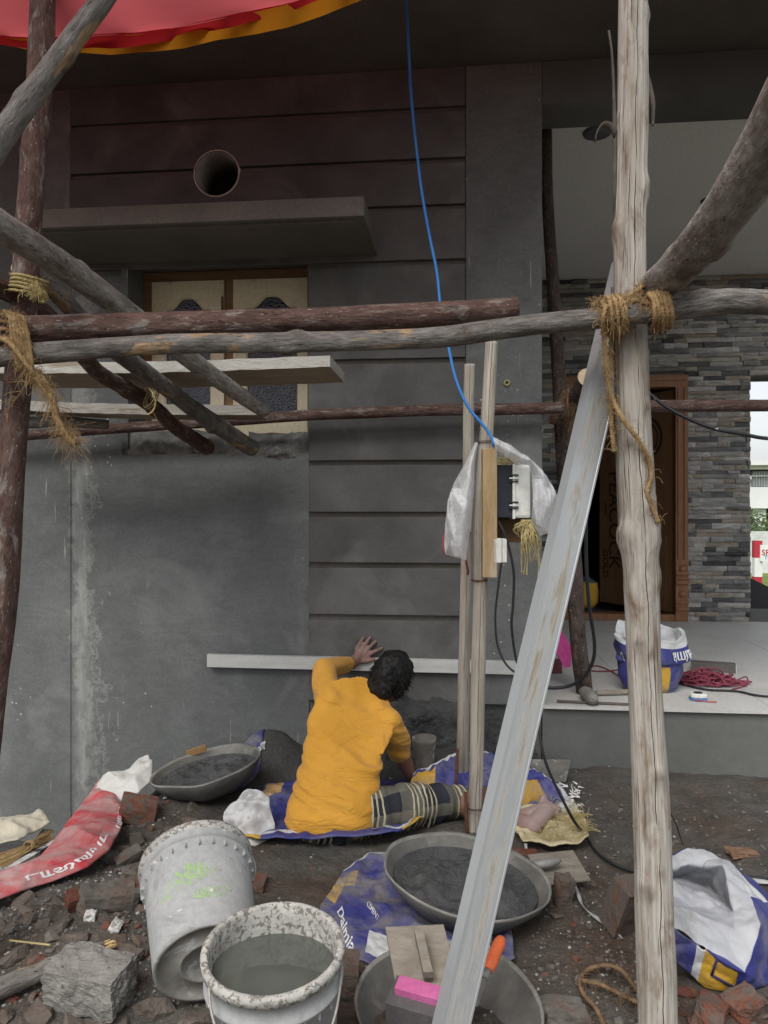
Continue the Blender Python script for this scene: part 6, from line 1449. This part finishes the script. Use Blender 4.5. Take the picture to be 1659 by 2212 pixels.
# ================================================================ things on the porch
zp = ZP + .001
M_pinkb = pm('pink_board', (.55, .06, .26), (.64, .09, .33), 5, 3, .7, .05)
q = [at(*c) for c in ((1203, 1345, 4.35), (1235, 1398, 4.25), (1233, 1440, 4.22), (1220, 1443, 4.2), (1180, 1372, 4.25))]; off = FW * .02
pbo = MB().add(q + [p + off for p in q], [(0, 1, 2, 3, 4)[::-1], (5, 6, 7, 8, 9)] + [(i, (i + 1) % 5, 5 + (i + 1) % 5, 5 + i) for i in range(5)]).build('board', M_pinkb); tag(pbo, 'bright pink board leaning near the foot of the porch post', 'board')
p = onZ(1200, 1455, zp); b_ = box('crate', (p.x - .07, p.y, zp), (p.x + .04, p.y + .10, zp + .07), pm('maroon_plastic', (.16, .04, .06), (.22, .06, .08), 4, 3, .6, 0), None, .004); tag(b_, 'small maroon box on the porch below the pink board', 'box')
t = thing('mallet', 'worn mallet lying at the foot of the porch post', 'mallet', onZ(1300, 1498, zp))
a, b_ = onZ(1288, 1497, zp + .016), onZ(1375, 1494, zp + .016); C = spline([a, b_], 16); mk('handle', *tube(C, .015, 12), M_float, t)
a, b_ = onZ(1260, 1492, zp + .035), onZ(1283, 1512, zp + .035); mk('head', *tube(spline([a, b_], 9), [.02, .03, .034, .036, .036, .035, .034, .03, .022], 12), M_conc, t)
log('rod', [onZ(1203, 1514, zp + .008), onZ(1280, 1518, zp + .008), onZ(1390, 1522, zp + .008)], [.014, .014, .013], [M_lump, M_cut], 'thin wooden rod lying along the porch edge', 'rod', seed=31, wob=.002)
t = thing('metal_channel', 'dark hollow rectangular channel lying on the porch behind the red cord heap', 'channel', onZ(1545, 1458, zp))
a, b_ = onZ(1492, 1448, zp), onZ(1590, 1455, zp); ax = (b_ - a); L = ax.length; ax.normalize(); wv = Vector((-ax.y, ax.x, 0)); m_ = MB(); c = (a + b_) / 2
for o_, hz, hw in ((.001, .001, .04), (.049, .001, .04)): m_.obox(c + UP * o_ + wv * .04, ax * (L / 2), wv * hw, UP * .0015)
for s_ in (0, .08): m_.obox(c + UP * .025 + wv * s_, ax * (L / 2), wv * .0015, UP * .0225)
m_.build('tube', pm('brown_channel', (.11, .095, .09), (.16, .145, .14), 5, 3, .6, .1), t)
e = c + ax * (L / 2 + .001); m_ = MB()
for o_ in (.001, .049): m_.obox(e + UP * o_ + wv * .04, ax * .002, wv * .043, UP * .003)
for s_ in (0, .08): m_.obox(e + UP * .025 + wv * s_, ax * .002, wv * .003, UP * .0205)
m_.build('cut_end', M_mwht, t); MB().obox(e - ax * .06 + UP * .025 + wv * .04, ax * .001, wv * .037, UP * .022).build('hollow_shade', M_dark, t)  # dark plate stands in for the shade inside the hollow
rnd = random.Random(8); V = []; F = []; c = onZ(1538, 1478, zp)
for k in range(34):
    rx, ry = rnd.uniform(.05, .16), rnd.uniform(.03, .09); ox, oy = rnd.uniform(-.06, .06), rnd.uniform(-.03, .06); ph = rnd.uniform(0, 6.3); pts = []
    for i in range(15):
        th = ph + i * .5; pts.append(Vector((c.x + ox + rx * math.cos(th) * (1 + .25 * rnd.uniform(-1, 1)), c.y + oy + ry * math.sin(th) * (1 + .3 * rnd.uniform(-1, 1)), zp + .006 + max(0, .075 * (1 - k / 40) * rnd.random() * (1 - (ox + rx * math.cos(th)) ** 2 / .05)))))
    v, f = tube(spline(pts, 60), .0042, 6); n = len(V); V += v; F += [tuple(a + n for a in q) for q in f]
for pts in ([onZ(1590, 1470, zp + .005), onZ(1612, 1462, zp + .03), onZ(1612, 1480, zp + .005), onZ(1580, 1490, zp + .005)], [onZ(1345, 1465, zp + .005), onZ(1310, 1445, zp + .005), onZ(1285, 1438, zp + .005), onZ(1275, 1448, zp + .005), onZ(1310, 1450, zp + .005), onZ(1345, 1445, zp + .005)]):
    tag(cable('cord', pts, .0042, bpy.data.materials['plum_cord'] if 'plum_cord' in bpy.data.materials else pm('plum_cord', (.20, .035, .06), (.32, .075, .11), 9, 3, .8, 0)), 'loose plum cord end beside the tangled heap' if pts[0].x > 1.2 else 'plum cord running over the porch between post and folded sack', 'cord')
tag(mk('cord_heap', V, F, bpy.data.materials['plum_cord']), 'tangled heap of plum red cord on the porch behind the folded sack', 'cord')
p = onZ(1513, 1516, zp); t = thing('tape_measure', 'small white and blue tape measure with a red tape on the porch edge', 'tape measure', p)
v = []; f = []
def puck(r0, z0, z1, name, mat):
    V = []; n = 28
    for z, r in ((z0, r0 * .96), (z0 + .003, r0), (z1 - .004, r0), (z1, r0 * .9)):
        for j in range(n):
            th = 2 * PI * j / n; cx_, sy_ = math.cos(th), math.sin(th); V.append((p.x + math.copysign(abs(cx_) ** .6, cx_) * r * 1.15, p.y + .04 + math.copysign(abs(sy_) ** .6, sy_) * r, zp + z))
    F = [(i * n + j, i * n + (j + 1) % n, (i + 1) * n + (j + 1) % n, (i + 1) * n + j) for i in range(3) for j in range(n)] + [tuple(range(n))[::-1], tuple(3 * n + j for j in range(n))]; mk(name, V, F, mat, t, False)
puck(.036, 0, .016, 'lower_case', pm('blue_plastic', (.06, .20, .42), (.08, .25, .5), 4, 2, .4, 0)); puck(.036, .0165, .036, 'upper_case', M_mwht); puck(.018, .0365, .039, 'hub', M_mblk)
cable('tape', [p + Vector((-.03, .0, .01)), p + Vector((.02, -.01, .006)), p + Vector((.075, -.012, .004))], .003, M_cord, t)
p = at(1261, 1298, 7.35); v, f = lathe([(.001, 0), (.10, .0), (.13, .06), (.12, .16), (.10, .24), (.03, .28), (.001, .27)], (p.x, p.y, ZP + .06), (.1, 0, 1), 28, .12, 4)
tag(mk('yellow_sack', v, f, bag_mat('inside_sack', .3), fcol=[YEL if i < 28 * 4 else (.1, .12, .16) for i in range(len(f))]), 'small yellow sack just inside the open door', 'sack')

# ================================================================ rubble
M_clod = pm('muddy_clod', (.085, .07, .058), (.165, .14, .118), 12, 7, .95, 1.0, .01, 60, 'world', patch=(.15, .10, .078), patch_scale=8, patch_lo=.52, patch_hi=.7)
def shard_mesh(k, kind):
    r = random.Random(100 + k); bm = bmesh.new(); sx, sy, sz = (1, r.uniform(.5, .9), r.uniform(.35, .75))
    for i in range(22 if kind == 'lump' else 15):
        u = Vector((r.gauss(0, 1), r.gauss(0, 1), r.gauss(0, 1))).normalized(); m_ = max(abs(u.x), abs(u.y), abs(u.z)); w = .55 if kind == 'brick' else .2
        u = u * (1 - w) + u / m_ * w; bm.verts.new((u.x * sx * r.uniform(.8, 1), u.y * sy * r.uniform(.8, 1), u.z * sz * r.uniform(.8, 1)))
    res = bmesh.ops.convex_hull(bm, input=bm.verts); bmesh.ops.delete(bm, geom=[g for g in res['geom_interior'] if isinstance(g, bmesh.types.BMVert)], context='VERTS')
    bmesh.ops.subdivide_edges(bm, edges=bm.edges[:], cuts=1, use_grid_fill=True)
    for v in bm.verts: v.co *= 1 + .07 * mn.noise(v.co * 2.3 + Vector((k, 0, 0))) + .03 * mn.noise(v.co * 6)
    me = bpy.data.meshes.new('shard'); bm.to_mesh(me); bm.free(); return me
bm_ = [shard_mesh(k, 'brick') for k in range(10)]; lm_ = [shard_mesh(k + 20, 'lump') for k in range(10)]
for m_ in bm_: m_.materials.append(M_brick)
for m_ in lm_: m_.materials.append(M_lump)
LM = [('beside the concrete chunk', 200, 2150), ('along the splintered stick', 110, 2100), ('below the red sack', 90, 1965), ('below the mud-caked brick', 290, 1830), ('by the overturned bucket', 320, 2030), ('between concrete chunk and upright bucket', 390, 2190),
      ('at the foot of the open sack', 1560, 2190), ('around the looped coir rope', 1300, 2140), ('round the propped red brick', 1320, 1960), ('beside the half brick', 1210, 1960), ('on the soil before the porch', 1480, 1800), ('along the cable past the post', 1300, 1800), ('under the single straw stalk', 60, 2040)]
def blocked(x, y):
    """pixels covered by larger things on the ground"""
    for (cx_, cy_, rx, ry) in ((430, 1990, 130, 200), (590, 2080, 150, 150), (1008, 1890, 190, 110), (965, 2140, 205, 140), (715, 1790, 240, 110), (200, 2150, 95, 55), (1590, 2010, 160, 160), (447, 1680, 120, 60), (1160, 1780, 120, 70), (900, 1980, 210, 120), (130, 1890, 130, 55), (1030, 1690, 150, 60)):
        if ((x - cx_) / rx) ** 2 + ((y - cy_) / ry) ** 2 < 1: return True
    return False
rnd = random.Random(21); placed = []
def scatter(n, region, sizes, meshes, name, label, group, bury=.42, tries=8):
    c = 0; k = 0
    while c < n and k < n * tries:
        k += 1; x, y = region(rnd)
        if blocked(x, y): continue
        s = rnd.uniform(*sizes) * (1 if rnd.random() < .8 else 1.5); p = gp(x, y)
        if any((p - q).length < (s + t_) * .75 for q, t_ in placed): continue
        placed.append((p, s)); c += 1
        o = bpy.data.objects.new(name, rnd.choice(meshes)); COL.objects.link(o); o.location = p + Vector((0, 0, s * (.5 - bury))); o.scale = (s, s, s); o.rotation_euler = (rnd.uniform(-.5, .5), rnd.uniform(-.5, .5), rnd.uniform(0, 6.3))
        nm = min(LM, key=lambda q: (q[1] - x) ** 2 + 1.6 * (q[2] - y) ** 2)[0]; sz = 'tiny' if s < .012 else 'small' if s < .022 else 'fair-sized' if s < .034 else 'large'
        lb = f'{sz} {label} {nm}'; tag(o, lb, 'rubble', lb + ' pieces')
def left_bottom(r): return r.uniform(-20, 430), 1850 + 370 * r.random() ** .8
def left_slope(r):
    t_ = r.random(); return 60 + 280 * t_ + r.uniform(-60, 110), 1990 - 260 * t_ + r.uniform(-20, 130)
def right_bottom(r): return r.uniform(1440, 1680), r.uniform(2140, 2230)
def mid_right(r): return r.uniform(1150, 1440), r.uniform(1870, 2230)
def yard(r): return r.uniform(1220, 1680), r.uniform(1700, 1960)
cl_ = [shard_mesh(k + 60, 'lump') for k in range(6)]
for m_ in cl_: m_.materials.append(M_clod)
gB, gL = 'brick shards in the rubble', 'mortar lumps in the rubble'
LB = 'broken red brick shard'; LL = 'grey-brown mortar lump'
scatter(26, left_slope, (.035, .065), cl_, 'clod', 'muddy clod', '', .62); scatter(20, left_bottom, (.035, .06), cl_, 'clod', 'muddy clod', '', .62)
scatter(42, left_bottom, (.014, .034), bm_, 'brick_shard', LB, gB); scatter(130, left_bottom, (.012, .036), lm_, 'mortar_lump', LL, gL)
scatter(14, left_slope, (.014, .032), bm_, 'brick_shard', LB, gB); scatter(44, left_slope, (.012, .034), lm_, 'mortar_lump', LL, gL)
LB2, LL2 = LB, LL
scatter(14, right_bottom, (.022, .042), bm_, 'brick_shard', LB2, gB + ' below the open sack'); scatter(12, right_bottom, (.016, .032), lm_, 'mortar_lump', LL2, gL + ' below the open sack')
LB3, LL3 = LB, LL
scatter(24, mid_right, (.008, .018), bm_, 'brick_shard', LB3, gB + ' round the rope'); scatter(44, mid_right, (.007, .020), lm_, 'mortar_lump', LL3, gL + ' round the rope')
LL4 = LL; scatter(34, yard, (.006, .017), lm_, 'mortar_lump', LL4, gL + ' before the porch')
# pebbles and crumbs: one mass
V = []; F = []; tmpl = []
for k in range(6):
    bm = bmesh.new(); bmesh.ops.create_icosphere(bm, subdivisions=1, radius=1)
    for v in bm.verts: v.co = Vector((v.co.x, v.co.y * .8, v.co.z * .6)) * (1 + .5 * mn.noise(v.co * 1.7 + Vector((k * 3, 0, 0))))
    bm.verts.index_update(); tmpl.append(([v.co.copy() for v in bm.verts], [[w.index for w in f.verts] for f in bm.faces])); bm.free()
tn = []
for k in range(3800):
    r_ = rnd.random(); x, y = left_bottom(rnd) if r_ < .4 else left_slope(rnd) if r_ < .55 else mid_right(rnd) if r_ < .72 else yard(rnd) if r_ < .84 else (rnd.uniform(300, 1450), rnd.uniform(1660, 2230))
    p = onZ(x, y, 0); p.z = G(p.x, p.y); s = .002 + .006 * rnd.random() ** 2.2; v, f = rnd.choice(tmpl); a = rnd.uniform(0, 6.3); ca, sa = math.cos(a) * s, math.sin(a) * s; n = len(V); tt = rnd.random()
    V += [(p.x + q.x * ca - q.y * sa, p.y + q.x * sa + q.y * ca, p.z + q.z * s + s * .2) for q in v]; F += [[i + n for i in z] for z in f]; tn += [(tt, tt, tt)] * len(v)
m, nt, b = newmat('pebbles'); tt = nd(nt, 'ShaderNodeAttribute', attribute_name='tone').outputs['Fac']
c = ramp(nt, tt, [(0, (.07, .062, .055)), (.3, (.15, .14, .125)), (.50, (.09, .083, .075)), (.58, (.17, .08, .055)), (.66, (.12, .11, .10)), (.9, (.24, .23, .21)), (.992, (.42, .41, .38))]); sset(nt, b, 'Base Color', c); sset(nt, b, 'Roughness', .95)
g = mk('gravel', V, F, m, None, False, {'tone': tn}); tag(g, 'loose gravel and crumbs scattered over the soil', 'gravel', kind='stuff')
# single pieces one can tell apart
def piece(name, x, y, dims, rot, mat, label, cat, dz=0.0, seed=0, rough=.05, sub=3, lift=.5):
    bm = bmesh.new(); bmesh.ops.create_cube(bm, size=1); bmesh.ops.subdivide_edges(bm, edges=bm.edges[:], cuts=sub * 2, use_grid_fill=True)
    dd = Vector(dims) / max(dims)
    for v in bm.verts:
        c = v.co.copy(); m_ = max(abs(c.x), abs(c.y), abs(c.z)); sph = c.normalized() * .5
        k = .12 + .08 * mn.noise(c * 2 + Vector((seed, 0, 0))); c = c * (1 - k) + sph * k
        q = Vector((c.x * dd.x, c.y * dd.y, c.z * dd.z)); c += c.normalized() * (rough * mn.noise(q * 3 + Vector((seed, 3, 0))) + rough * .5 * mn.noise(q * 8 + Vector((0, seed, 0))) + rough * .3 * mn.noise(q * 17) + rough * .2 * mn.noise(q * 36)); v.co = Vector((c.x * dims[0], c.y * dims[1], c.z * dims[2]))
    p = gp(x, y); me = bpy.data.meshes.new(name); bm.to_mesh(me); bm.free(); me.materials.append(mat); o = bpy.data.objects.new(name, me); COL.objects.link(o)
    o.location = p + Vector((0, 0, dims[2] * lift + dz)); o.rotation_euler = rot; tag(o, label, cat); return o
piece('concrete_chunk', 195, 2165, (.20, .12, .11), (.15, .05, -.12), M_conc, 'rough pale grey concrete chunk beside the broken stick', 'concrete', .0, 2, .085, 9)
piece('brick', 1216, 1950, (.055, .06, .09), (.1, .15, .3), M_brick, 'half brick standing on end beside the steel trowel', 'brick', 0, 3, .08)
piece('brick', 1352, 2012, (.10, .085, .16), (.35, .1, .5), M_brick, 'large red brick propped behind the foot of the pale post', 'brick', 0, 4, .05)
piece('brick', 1130, 1868, (.11, .06, .05), (0, .1, .2), M_brick, 'red brick half hidden behind the aluminium straightedge and mortar pan', 'brick', 0, 5, .05)
piece('brick', 1535, 2205, (.10, .07, .06), (.2, .2, 1.1), M_brick, 'big broken brick below the open sack, rounded on one side', 'brick', -.01, 6, .10)
piece('brick', 1602, 2190, (.09, .07, .06), (.1, -.2, .4), M_brick, 'broken brick lying flat below the open sack', 'brick', -.01, 7, .10)
piece('brick', 300, 1770, (.15, .11, .085), (.1, .2, .3), M_brick, 'mud-caked brick in the heap below the tilted pan', 'brick', 0, 8, .07)
piece('brick', 180, 1960, (.10, .06, .05), (.3, .1, .7), M_brick, 'red brick piece just under the red sack', 'brick', 0, 9, .07)
piece('rock', 235, 1960, (.16, .10, .08), (.1, .1, .6), M_lump, 'wide brown clod of mortar and soil in the heap', 'rock', -.02, 10, .12)
piece('brick', 318, 1945, (.10, .08, .07), (.2, .1, .2), M_brick, 'red brick end beside the overturned bucket', 'brick', -.02, 11, .08)
piece('rock', 278, 1862, (.10, .05, .035), (.2, -.3, .8), M_lump, 'flat slanting stone flake on the heap above the overturned bucket', 'rock', .0, 12, .09)
piece('rock', 270, 2072, (.09, .05, .025), (.05, .1, -.1), M_lump, 'flat grey stone flake beside the overturned bucket base', 'rock', 0, 13, .09)
piece('stone', 195, 1988, (.03, .025, .025), (.2, .1, .2), pm('white_lime_lump', (.5, .49, .46), (.62, .61, .58), 9, 4, .9, .4), 'white lime lump on the heap beside the red sack', 'stone', 0, 14, .15)
piece('stone', 250, 2012, (.028, .03, .03), (.2, .6, .2), bpy.data.materials['white_lime_lump'], 'white lime lump in the rubble near the broken stick', 'stone', 0, 15, .15)
piece('brick', 557, 1915, (.05, .10, .03), (.0, .1, .1), M_brick, 'brown brick slip lying beside the overturned bucket rim', 'brick', -.005, 16, .06)
piece('brick', 745, 2150, (.07, .12, .10), (.0, .1, .1), M_brick, 'dark red brick wedged between upright bucket and near pan', 'brick', -.01, 17, .06)
piece('rock', 1215, 2205, (.12, .08, .07), (.1, .1, .2), M_lump, 'rounded earthy rock between near pan and pale post', 'rock', -.03, 18, .1)
p0, p1 = gp(-60, 2165, .035), gp(225, 2052, .035)
log('broken_stick', [p0, p0.lerp(p1, .5) + Vector((0, 0, .008)), p1], [.052, .05, .044], [M_grey_bark, M_cut], 'thick grey stick with a splintered yellow end on the rubble', 'stick', knots=[(.45, 4.6, -.006, .02), (.85, 4, .005, .015)], seed=41)
V = []; F = []; rnd = random.Random(5); d = (p1 - p0).normalized(); e1 = d.orthogonal().normalized(); e2 = d.cross(e1)
for k in range(34):
    a = rnd.uniform(0, 6.3); r_ = rnd.uniform(0, .019); q = p1 + e1 * r_ * math.cos(a) + e2 * r_ * math.sin(a) - d * .01; v, f = tube([tuple(q), tuple(q + d * rnd.uniform(.012, .045))], [.0035, .0015], 4); n = len(V); V += v; F += [tuple(i + n for i in z) for z in f]
mk('splinters', V, F, pm('fresh_split_wood', (.55, .38, .16), (.68, .5, .25), 20, 3, .8, .3), bpy.data.objects['broken_stick'], False)
# coir rope end, straps, broom and scraps
V, F = rope([gp(1385, 2150, .02), gp(1368, 2128, .02), gp(1340, 2095, .03), gp(1305, 2085, .03), gp(1270, 2095, .02), gp(1252, 2120, .02), gp(1262, 2150, .02), gp(1285, 2175, .02), gp(1300, 2205, .02), gp(1310, 2235, .02)], .007, fuzz=120, seed=3)
V2, F2 = rope([gp(1258, 2118, .03), gp(1300, 2128, .03), gp(1340, 2148, .02), gp(1375, 2165, .02)], .007, fuzz=60, seed=4); n = len(V); V += V2; F += [tuple(i + n for i in z) for z in F2]
tag(mk('rope', V, F, M_coir_dark), 'muddy coir rope looped on the soil at the foot of the pale post', 'rope')
def ribbon(pts, w, mat, label, name='strap', cat='strap'):
    C = spline(pts, 50); T_, A_, B_ = frames(C); V = []; F = []
    for i in range(50):
        s_ = Vector((-T_[i][1], T_[i][0], 0)).normalized(); tw = math.sin(i * .21) * .8; s_ = s_ * math.cos(tw) + UP * math.sin(tw); V += [Vector(C[i]) - s_ * w, Vector(C[i]) + s_ * w]
        if i: F.append((2 * i - 2, 2 * i - 1, 2 * i + 1, 2 * i))
    tag(mk(name, V, F, mat, solid=.0015), label, cat)
M_strap = pm('grey_strap', (.40, .41, .40), (.52, .53, .52), 9, 3, .5, .1)
ribbon([gp(1238, 1905, .02), gp(1250, 1935, .02), gp(1262, 1960, .02), gp(1300, 1990, .02), gp(1330, 2010, .015), gp(1345, 2028, .01)], .006, M_strap, 'grey packing strap curling over the soil beside the half brick')
ribbon([gp(1135, 1822, .03), gp(1140, 1845, .025), gp(1160, 1865, .02), gp(1185, 1872, .02)], .006, M_strap, 'grey packing strap under the cream torn sack')
ribbon([gp(1460, 1890, .02), gp(1540, 1896, .02), gp(1620, 1902, .015), gp(1690, 1908, .015)], .008, M_strap, 'pale strip lying on the soil behind the open sack')
ribbon([at(1450, 1760, 1.9), at(1462, 1785, 1.92), at(1470, 1810, 1.95), at(1475, 1825, 2.0)], .0015, M_black, 'short black wire sticking out beside the pale post', 'wire', 'wire')
t = thing('broom', 'straw broom lying in the dip by the wall, tied with string', 'broom', gp(50, 1840)); V = []; F = []; rnd = random.Random(6)
def dip(x, y, z): return onZ(x, y, z)
for k in range(200):
    o_ = rnd.uniform(-12, 12); q = [dip(-60 + rnd.uniform(-20, 20), 1890 + 2.0 * o_, -.13), dip(55 + o_ * .2, 1835 + o_ * .7, -.11 + rnd.uniform(0, .02)), dip(72 + o_ * .2, 1825 + o_ * .6, -.11 + rnd.uniform(0, .02)), dip(105 + rnd.uniform(-12, 12), 1808 + 1.5 * o_, -.12)]
    v, f = tube(spline(q, 10), .0016, 3, False); n = len(V); V += v; F += [tuple(i + n for i in z) for z in f]
mk('bristles', V, F, pm('broom_straw', (.22, .14, .06), (.40, .28, .13), 20, 3, .9, .2), t)
cable('binding', coil_path(dip(64, 1830, -.10), (dip(72, 1825, -.1) - dip(55, 1835, -.1)), .024, .02, 4), .003, M_coir, t)
S = secS([(0, (-60, 1800), (-60, 1850), -.12, -.14), (.5, (25, 1782), (40, 1830), -.12, -.12), (.85, (80, 1768), (95, 1800), -.12, -.12), (1, (98, 1778), (108, 1795), -.12, -.12)], .03, .03, 9, 61, .03)
sheet('fabric', S, 50, 26, bag_mat('cream_paper_sack', .5, .5, .7, .85), tag(thing('paper_sack', 'crumpled cream paper bag lying over the straw broom', 'sack', gp(30, 1810)), 'crumpled cream paper bag lying over the straw broom', 'sack'), lambda u, v: (.50, .46, .36), .005)
def flatbar(a, b_, w, th, mat, label, name):
    d = (b_ - a); L = d.length; d.normalize(); s_ = Vector((-d.y, d.x, 0)).normalized(); u = s_.cross(d); tag(MB().obox((a + b_) / 2, d * (L / 2), s_ * w, u * th).build(name, mat), label, name.replace('_', ' '))
flatbar(onZ(-60, 1925, -.06), onZ(142, 1808, -.05), .014, .010, pm('spattered_white_strip', (.5, .5, .47), (.62, .62, .58), 9, 5, .8, .3, patch=(.04, .04, .045), patch_scale=9, patch_lo=.5, patch_hi=.56), 'white strip blotched with black paint lying beside the red sack', 'strip')
flatbar(gp(20, 2031, .03), gp(108, 2041, .03), .0016, .0016, M_straw, 'single dry straw stalk across the rubble', 'stalk')
t_ = MB().obox(at(1185, 1665, 3.62), RT * .09, FW * .01, UP * .05 + RT * .01).build('plate', pm('spattered_plate', (.14, .135, .12), (.25, .24, .22), 9, 5, .9, .5, patch=(.45, .43, .38), patch_scale=14, patch_lo=.55, patch_hi=.62)); tag(t_, 'mortar-spattered board leaning on the porch front behind the blue sack', 'board')
rnd = random.Random(15); V = []; F = []
for k in range(46):
    x, y = (rnd.uniform(1195, 1255), rnd.uniform(1690, 1760)); p = gp(x, y, .035); d = Vector((rnd.gauss(0, 1), rnd.gauss(0, 1), rnd.uniform(-.2, .6))).normalized() * rnd.uniform(.012, .04); w = d.orthogonal().normalized() * .004; n = len(V); V += [p - w, p + w, p + d + w * .3, p + d - w * .3]; F.append((n, n + 1, n + 2, n + 3))
tag(mk('plastic_shreds', V, F, pm('white_shred', (.6, .61, .6), (.75, .75, .74), 9, 2, .6, 0), None, False), 'white plastic shreds at the torn edge of the blue sack', 'plastic', kind='stuff')
piece('fibre_scrap', 1600, 1848, (.10, .06, .02), (0, .1, .3), pm('brown_fibre', (.18, .10, .06), (.28, .17, .11), 20, 5, .95, .8, .006, 60), 'brown fibrous scrap on the soil in front of the porch', 'scrap', 0, 21, .2)
